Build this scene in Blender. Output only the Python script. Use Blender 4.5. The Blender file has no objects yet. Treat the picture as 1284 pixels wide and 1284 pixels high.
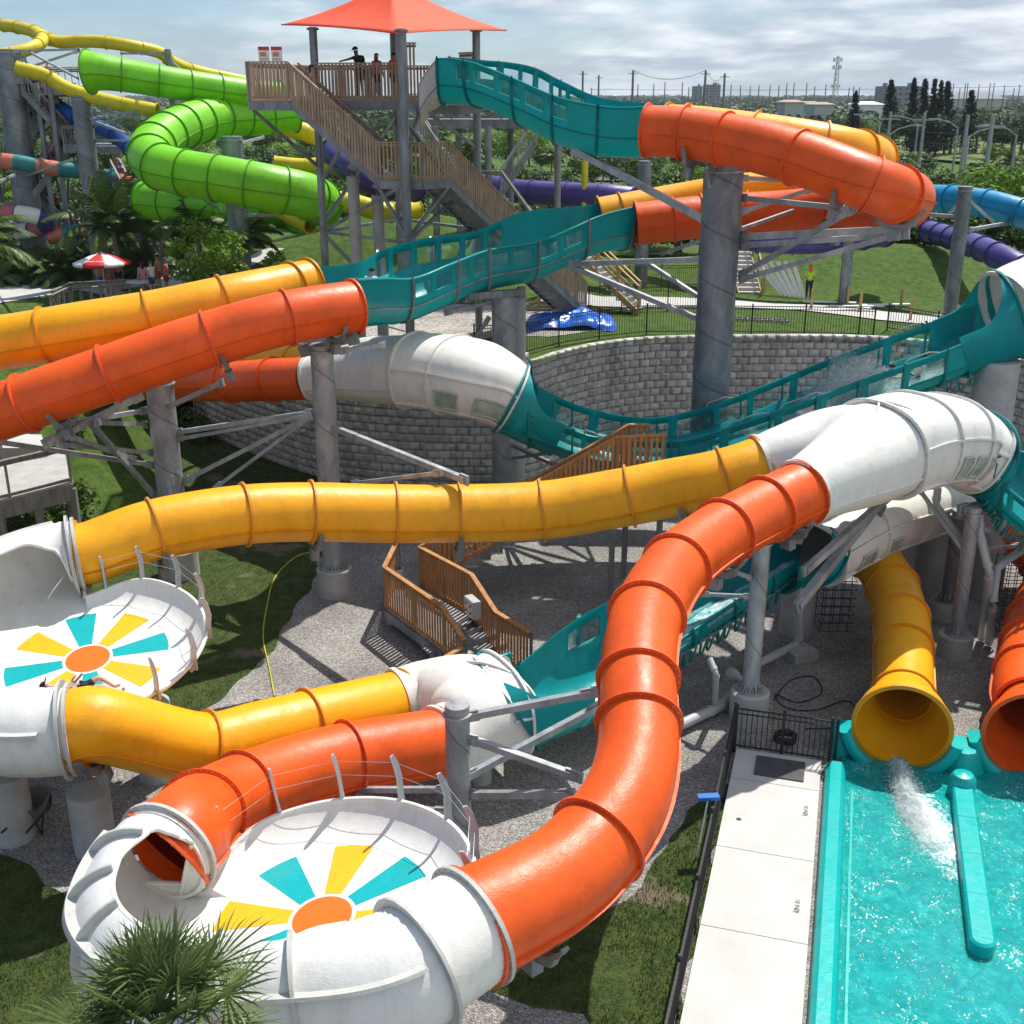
import bpy, bmesh, math, random
from mathutils import Vector, Matrix, noise
random.seed(7)
PI = math.pi; R = math.radians
SC = bpy.context.scene; COL = SC.collection
# ------------------------------------------------------------------ camera, light, exposure
CAMZ = 14.0; PITCH = R(19.87); FPX = 1450.0
cam_d = bpy.data.cameras.new("camera"); cam = bpy.data.objects.new("camera", cam_d); COL.objects.link(cam)
cam.location = (0, 0, CAMZ); cam.rotation_euler = (PI/2 - PITCH, 0, 0)
cam_d.sensor_width = 36; cam_d.lens = 36*FPX/1284; cam_d.clip_end = 9000; cam_d.clip_start = 0.1
SC.camera = cam
SUN_EL, SUN_AZ = R(60), R(33)
sd = bpy.data.lights.new("sun", 'SUN'); sun = bpy.data.objects.new("sun", sd); COL.objects.link(sun)
sd.energy = 4.9; sd.angle = R(0.53); sd.color = (1.0, 0.955, 0.88)
to_sun = Vector((math.sin(SUN_AZ)*math.cos(SUN_EL), math.cos(SUN_AZ)*math.cos(SUN_EL), math.sin(SUN_EL)))
sun.rotation_euler = to_sun.to_track_quat('Z', 'Y').to_euler(); sun.location = (20, 30, 60)
W = bpy.data.worlds.new("World"); SC.world = W; W.use_nodes = True
nt = W.node_tree; nt.nodes.clear()
def wn(t, **k):
    n = nt.nodes.new(t)
    for a, b in k.items(): setattr(n, a, b)
    return n
out = wn('ShaderNodeOutputWorld'); bg = wn('ShaderNodeBackground'); sky = wn('ShaderNodeTexSky', sky_type='NISHITA', sun_disc=False)
sky.sun_elevation = SUN_EL; sky.sun_rotation = SUN_AZ; sky.air_density = 1.0; sky.dust_density = 0.5; sky.ozone_density = 1.2
bg.inputs['Strength'].default_value = 0.080
tc = wn('ShaderNodeTexCoord'); sep = wn('ShaderNodeSeparateXYZ'); nt.links.new(tc.outputs['Generated'], sep.inputs[0])
# project the view direction onto a cloud layer so that clouds flatten towards the horizon
addz = wn('ShaderNodeMath', operation='ADD'); addz.inputs[1].default_value = 0.16
mx = wn('ShaderNodeMath', operation='MAXIMUM'); mx.inputs[1].default_value = 0.0
nt.links.new(sep.outputs[2], mx.inputs[0]); nt.links.new(mx.outputs[0], addz.inputs[0])
dx = wn('ShaderNodeMath', operation='DIVIDE'); dy = wn('ShaderNodeMath', operation='DIVIDE')
nt.links.new(sep.outputs[0], dx.inputs[0]); nt.links.new(addz.outputs[0], dx.inputs[1])
nt.links.new(sep.outputs[1], dy.inputs[0]); nt.links.new(addz.outputs[0], dy.inputs[1])
cmb = wn('ShaderNodeCombineXYZ'); nt.links.new(dx.outputs[0], cmb.inputs[0]); nt.links.new(dy.outputs[0], cmb.inputs[1])
n1 = wn('ShaderNodeTexNoise'); n1.inputs['Scale'].default_value = 1.1; n1.inputs['Detail'].default_value = 9; n1.inputs['Roughness'].default_value = .58
n1.inputs['Distortion'].default_value = .35
nt.links.new(cmb.outputs[0], n1.inputs['Vector'])
n2 = wn('ShaderNodeTexNoise'); n2.inputs['Scale'].default_value = 2.6; n2.inputs['Detail'].default_value = 8
mp = wn('ShaderNodeMapping'); mp.inputs['Location'].default_value = (3.1, 7.7, 1); nt.links.new(cmb.outputs[0], mp.inputs[0]); nt.links.new(mp.outputs[0], n2.inputs['Vector'])
# more cloud to the right
bias = wn('ShaderNodeMath', operation='MULTIPLY_ADD'); bias.inputs[1].default_value = 0.42; nt.links.new(sep.outputs[0], bias.inputs[0]); nt.links.new(n1.outputs['Fac'], bias.inputs[2])
cr = wn('ShaderNodeValToRGB'); cr.color_ramp.elements[0].position = .36; cr.color_ramp.elements[1].position = .60
cr.color_ramp.elements[0].color = (.12, .12, .12, 1); cr.color_ramp.elements[1].color = (1, 1, 1, 1)
nt.links.new(bias.outputs[0], cr.inputs[0])
cc = wn('ShaderNodeValToRGB'); cc.color_ramp.elements[0].position = .40; cc.color_ramp.elements[1].position = .62
cc.color_ramp.elements[0].color = (5.4, 6.3, 7.5, 1); cc.color_ramp.elements[1].color = (10.6, 11.2, 11.8, 1)
nt.links.new(n2.outputs['Fac'], cc.inputs[0])
tint = wn('ShaderNodeMix', data_type='RGBA', blend_type='MULTIPLY'); tint.inputs[0].default_value = 1; tint.inputs[7].default_value = (.74, .96, 1.22, 1)
nt.links.new(sky.outputs[0], tint.inputs[6])
mixs = wn('ShaderNodeMix', data_type='RGBA')
nt.links.new(cr.outputs[0], mixs.inputs[0]); nt.links.new(tint.outputs[2], mixs.inputs[6]); nt.links.new(cc.outputs[0], mixs.inputs[7])
nt.links.new(mixs.outputs[2], bg.inputs[0]); nt.links.new(bg.outputs[0], out.inputs[0])
SC.view_settings.view_transform = 'Standard'; SC.view_settings.look = 'None'; SC.view_settings.exposure = 0.20; SC.view_settings.gamma = 1
SC.cycles.max_bounces = 7; SC.cycles.diffuse_bounces = 3; SC.cycles.glossy_bounces = 3; SC.cycles.transmission_bounces = 4; SC.cycles.transparent_max_bounces = 12
SC.cycles.caustics_reflective = False; SC.cycles.caustics_refractive = False; SC.cycles.sample_clamp_indirect = 6
SC.cycles.use_denoising = True
# ------------------------------------------------------------------ measuring: a photo point at a horizontal distance Y or a height z
CO = Vector((0, 0, CAMZ)); FW = Vector((0, math.cos(PITCH), -math.sin(PITCH))); UPV = Vector((0, math.sin(PITCH), math.cos(PITCH)))
def ray(px, py): return FW + Vector((1, 0, 0))*((px-642)/FPX) + UPV*((642-py)/FPX)
def P(px, py, Y):
    d = ray(px, py); return CO + d*(Y/d.y)
def Pz(px, py, z):
    d = ray(px, py); return CO + d*((z-CAMZ)/d.z)
def proj(v):
    q = Vector(v)-CO; dp = q.dot(FW)
    return (642+FPX*q.x/dp, 642-FPX*q.dot(UPV)/dp)
# ------------------------------------------------------------------ meshes and objects
ORG = {}
class MB:
    def __init__(s): s.v = []; s.f = []; s.m = []
    def add(s, vs, fs, mi=0):
        o = len(s.v); s.v.extend([tuple(v) for v in vs])
        s.f.extend([tuple(i+o for i in f) for f in fs]); s.m.extend([mi]*len(fs)); return o
    def build(s, name, mat, parent=None, label=None, origin=None, ang=35, smooth=True):
        org = ORG[parent] if parent else Vector(origin if origin is not None else (0, 0, 0))
        me = bpy.data.meshes.new(name); me.from_pydata([(a-org.x, b-org.y, c-org.z) for a, b, c in s.v], [], s.f)
        for m in (mat if isinstance(mat, (list, tuple)) else [mat]): me.materials.append(m)
        if any(s.m): me.polygons.foreach_set('material_index', s.m)
        if smooth:
            me.polygons.foreach_set('use_smooth', [True]*len(s.f))
            if ang: me.set_sharp_from_angle(angle=R(ang))
        me.update()
        o = bpy.data.objects.new(name, me); COL.objects.link(o)
        if parent: o.parent = parent; ORG[o] = ORG[parent].copy()
        else: o.location = org; ORG[o] = org.copy()
        if label: o['label'] = label
        return o
def tag(o, label=None, cat=None, group=None, kind=None):
    if label: o['label'] = label
    if cat: o['category'] = cat
    if group: o['group'] = group
    if kind: o['kind'] = kind
    return o
def thing(name, label, cat, loc, group=None):
    o = bpy.data.objects.new(name, None); COL.objects.link(o); o.location = loc; o.empty_display_size = .3
    ORG[o] = Vector(loc); return tag(o, label, cat, group)
def copy_tree(o, parent=None):
    c = o.copy(); COL.objects.link(c); c.parent = parent
    for ch in list(o.children): copy_tree(ch, c)
    return c
def dup(o, loc, rz=0, s=1, label=None):
    c = copy_tree(o); c.location = loc; c.rotation_euler = (0, 0, rz); c.scale = (s, s, s) if not isinstance(s, tuple) else s
    if label: c['label'] = label
    return c
def frame(t, up=Vector((0, 0, 1))):
    t = t.normalized(); s = t.cross(up)
    if s.length < 1e-4: s = Vector((1, 0, 0))
    s.normalize(); u = s.cross(t).normalized(); return t, s, u
def box(mb, c, sx, sy, sz, rz=0, mi=0, M=None):
    c = Vector(c); vs = []
    rot = M or Matrix.Rotation(rz, 3, 'Z')
    for x in (-1, 1):
        for y in (-1, 1):
            for z in (-1, 1): vs.append(c + rot @ Vector((x*sx/2, y*sy/2, z*sz/2)))
    mb.add(vs, [(0, 1, 3, 2), (4, 6, 7, 5), (0, 4, 5, 1), (2, 3, 7, 6), (0, 2, 6, 4), (1, 5, 7, 3)], mi)
def bar(mb, a, b, w=.1, h=None, mi=0, up=Vector((0, 0, 1))):
    a = Vector(a); b = Vector(b); h = h or w; t, s, u = frame(b-a, up)
    vs = [p + s*(x*w/2) + u*(y*h/2) for p in (a, b) for x, y in ((-1, -1), (1, -1), (1, 1), (-1, 1))]
    mb.add(vs, [(0, 1, 5, 4), (1, 2, 6, 5), (2, 3, 7, 6), (3, 0, 4, 7), (3, 2, 1, 0), (4, 5, 6, 7)], mi)
def rod(mb, a, b, r=.05, r2=None, n=10, mi=0, cap=True):
    a = Vector(a); b = Vector(b); r2 = r if r2 is None else r2; t, s, u = frame(b-a)
    vs = []
    for p, q in ((a, r), (b, r2)):
        for k in range(n): vs.append(p + s*math.cos(2*PI*k/n)*q + u*math.sin(2*PI*k/n)*q)
    fs = [(k, (k+1) % n, n+(k+1) % n, n+k) for k in range(n)]
    if cap: fs += [tuple(range(n))[::-1], tuple(range(n, 2*n))]
    mb.add(vs, fs, mi)
def pipe(mb, pts, r=.05, n=8, mi=0, caps=True, radii=None):
    pts = [Vector(p) for p in pts]; vs = []; N = len(pts)
    for i, p in enumerate(pts):
        t = (pts[min(i+1, N-1)]-pts[max(i-1, 0)]); t, s, u = frame(t)
        q = radii[i] if radii else r
        for k in range(n): vs.append(p + s*math.cos(2*PI*k/n)*q + u*math.sin(2*PI*k/n)*q)
    fs = [(i*n+k, i*n+(k+1) % n, (i+1)*n+(k+1) % n, (i+1)*n+k) for i in range(N-1) for k in range(n)]
    if caps: fs += [tuple(range(n))[::-1], tuple(range((N-1)*n, N*n))]
    mb.add(vs, fs, mi)
def lathe(mb, c, prof, n=24, mi=0, cap=True):
    c = Vector(c); vs = []
    for r, z in prof:
        for k in range(n): vs.append(c + Vector((r*math.cos(2*PI*k/n), r*math.sin(2*PI*k/n), z)))
    m = len(prof)
    fs = [(i*n+k, i*n+(k+1) % n, (i+1)*n+(k+1) % n, (i+1)*n+k) for i in range(m-1) for k in range(n)]
    if cap: fs += [tuple(range(n))[::-1], tuple(range((m-1)*n, m*n))]
    mb.add(vs, fs, mi)
def catmull(cps, per=8):
    """cps: list of equal-length float tuples -> dense list"""
    out = []; n = len(cps)
    for i in range(n-1):
        p0 = cps[i-1] if i else [2*a-b for a, b in zip(cps[0], cps[1])]
        p1, p2 = cps[i], cps[i+1]
        p3 = cps[i+2] if i+2 < n else [2*a-b for a, b in zip(cps[-1], cps[-2])]
        for k in range(per):
            t = k/per
            out.append([.5*(2*b+(c-a)*t+(2*a-5*b+4*c-d)*t*t+(3*b-a-3*c+d)*t**3) for a, b, c, d in zip(p0, p1, p2, p3)])
    out.append(list(cps[-1])); return out
def resample(rows, step):
    """rows: [x,y,z,...] resampled at even arc length"""
    L = [0]
    for a, b in zip(rows, rows[1:]): L.append(L[-1]+math.dist(a[:3], b[:3]))
    n = max(2, int(round(L[-1]/step))); res = []; j = 0
    for i in range(n+1):
        d = L[-1]*i/n
        while j < len(L)-2 and L[j+1] < d: j += 1
        t = (d-L[j])/max(1e-9, L[j+1]-L[j])
        res.append([a+(b-a)*t for a, b in zip(rows[j], rows[j+1])])
    return res
def nz(v, s=1.0, o=0.0): return noise.noise(Vector(v)*s+Vector((o, o*1.7, o*.3)))
# ------------------------------------------------------------------ materials
def newmat(name):
    m = bpy.data.materials.new(name); m.use_nodes = True; n = m.node_tree; b = n.nodes['Principled BSDF']; return m, n, b
def nn(n, t, **k):
    x = n.nodes.new(t)
    for a, b in k.items(): setattr(x, a, b)
    return x
def noise_node(n, scale, detail=4, rough=.55, coord='Object', dist=0, stretch=None):
    t = nn(n, 'ShaderNodeTexCoord'); x = nn(n, 'ShaderNodeTexNoise')
    x.inputs['Scale'].default_value = scale; x.inputs['Detail'].default_value = detail; x.inputs['Roughness'].default_value = rough; x.inputs['Distortion'].default_value = dist
    if coord == 'World':
        g = nn(n, 'ShaderNodeNewGeometry'); src = g.outputs['Position']
    else: src = t.outputs[coord]
    if stretch:
        m = nn(n, 'ShaderNodeMapping'); m.inputs['Scale'].default_value = stretch; n.links.new(src, m.inputs[0]); src = m.outputs[0]
    n.links.new(src, x.inputs['Vector']); return x
def ramp(n, src, stops):
    r = nn(n, 'ShaderNodeValToRGB'); e = r.color_ramp.elements
    while len(e) < len(stops): e.new(.5)
    for k, (p, c) in enumerate(stops):
        e[k].position = p; e[k].color = tuple(c)+(1,) if len(c) == 3 else c
    n.links.new(src, r.inputs[0]); return r
def bump(n, b, src, strength=.3, dist=.02, prev=None):
    x = nn(n, 'ShaderNodeBump'); x.inputs['Strength'].default_value = strength; x.inputs['Distance'].default_value = dist
    n.links.new(src, x.inputs['Height'])
    if prev: n.links.new(prev.outputs[0], x.inputs['Normal'])
    n.links.new(x.outputs[0], b.inputs['Normal']); return x
def c4(c): return (c[0], c[1], c[2], 1)
def fibreglass(name, col, rough=.3, var=.14, fade=None):
    m, n, b = newmat(name)
    a = noise_node(n, .9, 5, .6, 'World'); hi = [min(1, c*(1+var)) for c in col]; lo = [c*(1-var) for c in col]
    fade = fade or [min(1, c*.9+.035) for c in col]
    r = ramp(n, a.outputs['Fac'], [(.3, lo), (.55, hi), (.8, fade)])
    s = noise_node(n, 3.5, 6, .7, 'World', dist=.6, stretch=(1, 1, .35)); r2 = ramp(n, s.outputs['Fac'], [(.50, (1, 1, 1)), (.76, (.78, .76, .73))])
    mul = nn(n, 'ShaderNodeMix', data_type='RGBA', blend_type='MULTIPLY'); mul.inputs[0].default_value = .8
    n.links.new(r.outputs[0], mul.inputs[6]); n.links.new(r2.outputs[0], mul.inputs[7]); n.links.new(mul.outputs[2], b.inputs['Base Color'])
    rr = ramp(n, s.outputs['Fac'], [(.3, (rough,)*3), (.8, (min(1, rough+.25),)*3)]); n.links.new(rr.outputs[0], b.inputs['Roughness'])
    g = noise_node(n, 30, 3, .6, 'World', stretch=(1, 1, 2.2)); g2 = noise_node(n, 5, 2, .5, 'World')
    b1 = bump(n, b, g.outputs['Fac'], .35, .012); bump(n, b, g2.outputs['Fac'], .25, .03, b1)
    b.inputs['Specular IOR Level'].default_value = .38
    return m
def plain(name, col, rough=.6, metal=0, var=.15, scale=3, bmp=.2, bs=40, coord='World', spec=.5):
    m, n, b = newmat(name); a = noise_node(n, scale, 6, .65, coord)
    r = ramp(n, a.outputs['Fac'], [(.3, [c*(1-var) for c in col]), (.7, [min(1, c*(1+var)) for c in col])])
    n.links.new(r.outputs[0], b.inputs['Base Color']); b.inputs['Roughness'].default_value = rough; b.inputs['Metallic'].default_value = metal
    b.inputs['Specular IOR Level'].default_value = spec
    if bmp: g = noise_node(n, bs, 4, .6, coord); bump(n, b, g.outputs['Fac'], bmp, .01)
    return m
def galv(name, col=(.36, .375, .39), weld=False):
    m, n, b = newmat(name)
    a = noise_node(n, 1.3, 7, .7, 'World', dist=.8, stretch=(1, 1, .45)); r = ramp(n, a.outputs['Fac'], [(.32, [c*.62 for c in col]), (.5, col), (.66, [min(1, c*1.45) for c in col])])
    last = r.outputs[0]
    if weld:
        # spiral weld seam: one line that climbs as it goes round (object space, z axis)
        t = nn(n, 'ShaderNodeTexCoord'); s = nn(n, 'ShaderNodeSeparateXYZ'); n.links.new(t.outputs['Object'], s.inputs[0])
        at = nn(n, 'ShaderNodeMath', operation='ARCTAN2'); n.links.new(s.outputs[1], at.inputs[0]); n.links.new(s.outputs[0], at.inputs[1])
        k = nn(n, 'ShaderNodeMath', operation='MULTIPLY_ADD'); k.inputs[1].default_value = 1/(2*PI); n.links.new(at.outputs[0], k.inputs[0])
        zz = nn(n, 'ShaderNodeMath', operation='MULTIPLY'); zz.inputs[1].default_value = 1/1.6; n.links.new(s.outputs[2], zz.inputs[0]); n.links.new(zz.outputs[0], k.inputs[2])
        fr = nn(n, 'ShaderNodeMath', operation='FRACT'); n.links.new(k.outputs[0], fr.inputs[0])
        rr = ramp(n, fr.outputs[0], [(.0, (1, 1, 1)), (.955, (1, 1, 1)), (.965, (.55, .55, .56)), (.985, (.55, .55, .56)), (1, (1, 1, 1))])
        mul = nn(n, 'ShaderNodeMix', data_type='RGBA', blend_type='MULTIPLY'); mul.inputs[0].default_value = 1
        n.links.new(last, mul.inputs[6]); n.links.new(rr.outputs[0], mul.inputs[7]); last = mul.outputs[2]
    n.links.new(last, b.inputs['Base Color']); b.inputs['Metallic'].default_value = .35
    g = noise_node(n, 6, 5, .6, 'World'); r3 = ramp(n, g.outputs['Fac'], [(.3, (.38,)*3), (.7, (.62,)*3)]); n.links.new(r3.outputs[0], b.inputs['Roughness'])
    return m
def leafmat(name, c1, c2, rough=.5, tr=.0):
    m, n, b = newmat(name)
    a = noise_node(n, .55, 4, .6, 'World'); g = noise_node(n, 9, 2, .6, 'World')
    mixf = nn(n, 'ShaderNodeMath', operation='MULTIPLY_ADD'); mixf.inputs[1].default_value = .5; n.links.new(g.outputs['Fac'], mixf.inputs[0])
    h = nn(n, 'ShaderNodeMath', operation='MULTIPLY'); h.inputs[1].default_value = .5; n.links.new(a.outputs['Fac'], h.inputs[0]); n.links.new(h.outputs[0], mixf.inputs[2])
    r = ramp(n, mixf.outputs[0], [(.36, c1), (.62, c2)]); n.links.new(r.outputs[0], b.inputs['Base Color'])
    b.inputs['Roughness'].default_value = rough; b.inputs['Specular IOR Level'].default_value = .12
    if tr:
        t = nn(n, 'ShaderNodeBsdfTranslucent'); ms = nn(n, 'ShaderNodeMixShader'); ms.inputs[0].default_value = tr
        n.links.new(r.outputs[0], t.inputs[0]); o = n.nodes['Material Output']
        n.links.new(b.outputs[0], ms.inputs[1]); n.links.new(t.outputs[0], ms.inputs[2]); n.links.new(ms.outputs[0], o.inputs[0])
    return m
def glassmat(name, col=(.75, .9, .88), alpha=.75, rough=.08):
    m, n, b = newmat(name); o = n.nodes['Material Output']
    tr = nn(n, 'ShaderNodeBsdfTransparent'); tr.inputs[0].default_value = c4(col); gl = nn(n, 'ShaderNodeBsdfGlossy'); gl.inputs['Roughness'].default_value = rough
    gl.inputs[0].default_value = (.9, .95, .95, 1)
    ms = nn(n, 'ShaderNodeMixShader'); a = noise_node(n, 4, 5, .6, 'World'); r = ramp(n, a.outputs['Fac'], [(.35, (1-alpha-.08,)*3), (.75, (min(1, 1-alpha+.18),)*3)])
    n.links.new(r.outputs[0], ms.inputs[0]); n.links.new(tr.outputs[0], ms.inputs[1]); n.links.new(gl.outputs[0], ms.inputs[2]); n.links.new(ms.outputs[0], o.inputs[0])
    return m
M = {}
M['orange'] = fibreglass('orange_gelcoat', (.74, .092, .006), .32, .12, (.76, .12, .014))
M['yellow'] = fibreglass('yellow_gelcoat', (.82, .365, .003), .30, .10, (.82, .40, .008))
M['teal'] = fibreglass('teal_gelcoat', (.0, .27, .275), .25, .12, (.01, .30, .30))
def translucent(m, col, f):
    n = m.node_tree; b = n.nodes['Principled BSDF']; o = n.nodes['Material Output']; t = nn(n, 'ShaderNodeBsdfTranslucent'); t.inputs[0].default_value = c4(col); x = nn(n, 'ShaderNodeMixShader'); x.inputs[0].default_value = f
    n.links.new(b.outputs[0], x.inputs[1]); n.links.new(t.outputs[0], x.inputs[2]); n.links.new(x.outputs[0], o.inputs[0])
M['tealch'] = fibreglass('teal_translucent_gelcoat', (.0, .31, .33), .25, .12, (.01, .32, .32)); translucent(M['tealch'], (.03, .62, .60), .30)
M['white'] = fibreglass('white_gelcoat', (.72, .71, .66), .3, .05, (.62, .61, .55))
M['whitein'] = fibreglass('bowl_white_gelcoat', (.70, .70, .675), .24, .04, (.62, .62, .585))
M['green'] = fibreglass('green_gelcoat', (.18, .55, .012), .3)
M['lemon'] = fibreglass('lemon_gelcoat', (.62, .5, .02), .35)
M['blue'] = fibreglass('blue_gelcoat', (.0, .22, .42), .3)
M['navy'] = fibreglass('navy_gelcoat', (.01, .06, .28), .3)
M['purple'] = fibreglass('purple_gelcoat', (.07, .05, .22), .3)
M['rose'] = fibreglass('rose_gelcoat', (.42, .12, .14), .35)
M['coral'] = fibreglass('coral_gelcoat', (.55, .16, .1), .35)
M['seafoam'] = fibreglass('seafoam_gelcoat', (.02, .19, .2), .35)
M['orange_ring'] = fibreglass('orange_flange', (.72, .09, .01), .4)
M['yellow_ring'] = fibreglass('yellow_flange', (.62, .25, .006), .4)
M['teal_ring'] = fibreglass('teal_flange', (.0, .17, .17), .4)
M['green_ring'] = fibreglass('green_flange', (.08, .3, .008), .4)
M['grey_ring'] = fibreglass('grey_flange', (.45, .45, .43), .5)
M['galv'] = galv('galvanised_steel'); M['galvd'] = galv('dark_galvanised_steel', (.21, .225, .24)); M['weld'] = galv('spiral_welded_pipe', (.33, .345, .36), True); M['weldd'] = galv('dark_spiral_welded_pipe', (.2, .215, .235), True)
M['black'] = plain('black_painted_metal', (.018, .018, .02), .45, .3, .2, 4, 0)
M['rubber'] = plain('black_rubber', (.02, .02, .022), .8, 0, .3, 5)
M['pvc'] = plain('grey_plastic_pipe', (.46, .47, .47), .4, 0, .1, 2, .05)
M['conc'] = plain('concrete', (.40, .395, .375), .85, 0, .18, 2.2, .3, 25)
M['canopy'] = plain('orange_shade_cloth', (.78, .075, .018), .75, 0, .06, 2, .25, 90)
M['glass'] = glassmat('clear_acrylic', (.72, .93, .91), .88); M['tealglass'] = glassmat('tinted_acrylic', (.35, .8, .78), .8)
M['rope'] = plain('steel_cable', (.5, .5, .5), .4, .6, .1, 3, 0)
M['boardwhite'] = plain('white_painted_board', (.75, .75, .73), .5, 0, .05)
M['dkgrey'] = plain('dark_rubber_mat', (.07, .07, .075), .8, 0, .2, 6, .5, 60)
def woodmat(name, c1, c2, grey):
    m, n, b = newmat(name); a = noise_node(n, 2.4, 5, .6, 'World', stretch=(3, 3, .6)); g = noise_node(n, 1.1, 4, .6, 'World')
    r = ramp(n, a.outputs['Fac'], [(.3, c1), (.6, c2), (.8, grey)]); n.links.new(r.outputs[0], b.inputs['Base Color']); b.inputs['Roughness'].default_value = .75
    s = noise_node(n, 40, 3, .6, 'World', stretch=(1, 1, .15)); bump(n, b, s.outputs['Fac'], .4, .01); return m
M['wood'] = woodmat('weathered_tan_wood', (.26, .17, .105), (.42, .30, .20), (.38, .32, .27))
M['wood2'] = woodmat('fresh_treated_wood', (.30, .13, .04), (.48, .24, .085), (.42, .27, .14))
M['wood3'] = woodmat('grey_old_wood', (.15, .14, .12), (.27, .25, .22), (.36, .34, .31))
M['wood4'] = woodmat('yellow_pine', (.38, .24, .09), (.5, .34, .14), (.42, .32, .18))
M['bark'] = woodmat('bark', (.07, .05, .035), (.14, .1, .07), (.2, .17, .14))
M['palmbark'] = woodmat('palm_bark', (.16, .13, .1), (.26, .23, .19), (.33, .3, .27))
M['leaf'] = leafmat('green_leaves', (.028, .068, .014), (.11, .17, .035), .5, .2)
M['leafb'] = leafmat('bright_leaves', (.07, .16, .015), (.20, .32, .035), .5, .25)
M['leafd'] = leafmat('dark_needles', (.008, .022, .012), (.02, .045, .022), .6)
M['leafg'] = leafmat('grey_green_leaves', (.03, .06, .025), (.085, .125, .055), .55, .12)
M['palm'] = leafmat('palm_fronds', (.035, .08, .018), (.12, .175, .045), .38, .18)
M['palmn'] = leafmat('fan_palm_blades', (.055, .10, .03), (.17, .23, .08), .4, .2)
# ================================================================== THE SETTING
def gravelmat(name, lo, hi, sc=26):
    m, n, b = newmat(name); t = nn(n, 'ShaderNodeNewGeometry'); v = nn(n, 'ShaderNodeTexVoronoi'); v.inputs['Scale'].default_value = sc
    n.links.new(t.outputs['Position'], v.inputs['Vector']); sp = nn(n, 'ShaderNodeSeparateColor'); n.links.new(v.outputs['Color'], sp.inputs[0])
    r = ramp(n, sp.outputs[0], [(.0, lo), (.75, hi), (1, [min(1, c*1.5) for c in hi])]); a = noise_node(n, .35, 6, .65, 'World'); r2 = ramp(n, a.outputs['Fac'], [(.35, (.62, .60, .58)), (.65, (1.08, 1.06, 1.02))])
    mul = nn(n, 'ShaderNodeMix', data_type='RGBA', blend_type='MULTIPLY'); mul.inputs[0].default_value = 1
    n.links.new(r.outputs[0], mul.inputs[6]); n.links.new(r2.outputs[0], mul.inputs[7]); n.links.new(mul.outputs[2], b.inputs['Base Color']); b.inputs['Roughness'].default_value = .95
    inv = nn(n, 'ShaderNodeMath', operation='SUBTRACT'); inv.inputs[0].default_value = 1; n.links.new(v.outputs['Distance'], inv.inputs[1]); bump(n, b, inv.outputs[0], .9, .03); return m
def grassmat(name, c1, c2, bare=None, bth=.63):
    m, n, b = newmat(name); a = noise_node(n, 2.2, 9, .78, 'World', dist=.4); g = noise_node(n, 20, 4, .8, 'World')
    k = nn(n, 'ShaderNodeMath', operation='MULTIPLY_ADD'); k.inputs[1].default_value = .5; n.links.new(g.outputs['Fac'], k.inputs[0])
    h = nn(n, 'ShaderNodeMath', operation='MULTIPLY'); h.inputs[1].default_value = .5; n.links.new(a.outputs['Fac'], h.inputs[0]); n.links.new(h.outputs[0], k.inputs[2])
    r = ramp(n, k.outputs[0], [(.44, c1), (.56, c2)]); last = r.outputs[0]
    if bare:
        s = noise_node(n, .32, 6, .65, 'World', dist=.5); f = ramp(n, s.outputs['Fac'], [(bth, (0, 0, 0)), (bth+.06, (1, 1, 1))])
        mix = nn(n, 'ShaderNodeMix', data_type='RGBA'); n.links.new(f.outputs[0], mix.inputs[0]); n.links.new(last, mix.inputs[6]); mix.inputs[7].default_value = c4(bare); last = mix.outputs[2]
    n.links.new(last, b.inputs['Base Color']); b.inputs['Roughness'].default_value = .9; b.inputs['Specular IOR Level'].default_value = .2
    bump(n, b, g.outputs['Fac'], .9, .08); return m
M['gravel'] = gravelmat('grey_gravel', (.16, .155, .15), (.40, .39, .375), 34)
M['gravel2'] = gravelmat('pale_gravel', (.22, .21, .195), (.46, .44, .41), 14)
M['grass'] = grassmat('grass', (.030, .055, .014), (.095, .130, .032), (.22, .18, .12), .57)
M['grassup'] = grassmat('bright_lawn', (.030, .075, .010), (.11, .175, .028), (.14, .115, .06), .66)
M['parkgrass'] = grassmat('park_lawn', (.10, .14, .04), (.17, .21, .07), (.26, .24, .15), .6)
M['path'] = plain('pale_concrete_path', (.48, .47, .45), .85, 0, .08, .8, .2, 30)
M['slab'] = plain('white_pool_deck', (.52, .51, .49), .8, 0, .10, .9, .2, 30)
# ---- lower ground (the works yard round the slides)
g = MB(); N = 60
def lowz(x, y): return 0.0
xs = [-160+320*i/N for i in range(N+1)]; ys = [-60+180*i/N for i in range(N+1)]
g.add([(x, y, 0) for y in ys for x in xs], [(j*(N+1)+i, j*(N+1)+i+1, (j+1)*(N+1)+i+1, (j+1)*(N+1)+i) for j in range(N) for i in range(N)])
o = g.build('ground', M['gravel']); tag(o, kind='structure')
WALLP = [(-14.3, 50.2, 2.6), (-13.6, 49.3, 3.6), (-11.8, 47, 4.6), (-7.7, 42.9, 4.9), (-4.3, 41.5, 4.9), (-1.25, 41.2, 4.9), (.67, 41.5, 4.85), (2.06, 43.4, 4.8), (3.7, 45, 4.8), (6, 46.1, 4.8), (9.4, 46.4, 4.7), (13.5, 46.4, 4.65), (16.3, 45.4, 4.65), (18.3, 43, 4.7), (19.3, 39, 4.8), (18.9, 34, 4.9), (17.9, 30, 4.9), (17.6, 25, 4.9)]
wallc = resample(catmull(WALLP, 10), .225)
def sm(t): t = max(0, min(1, t)); return t*t*(3-2*t)
def gauss(x, y, cx, cy, sx, sy): return math.exp(-(((x-cx)/sx)**2+((y-cy)/sy)**2))
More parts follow.
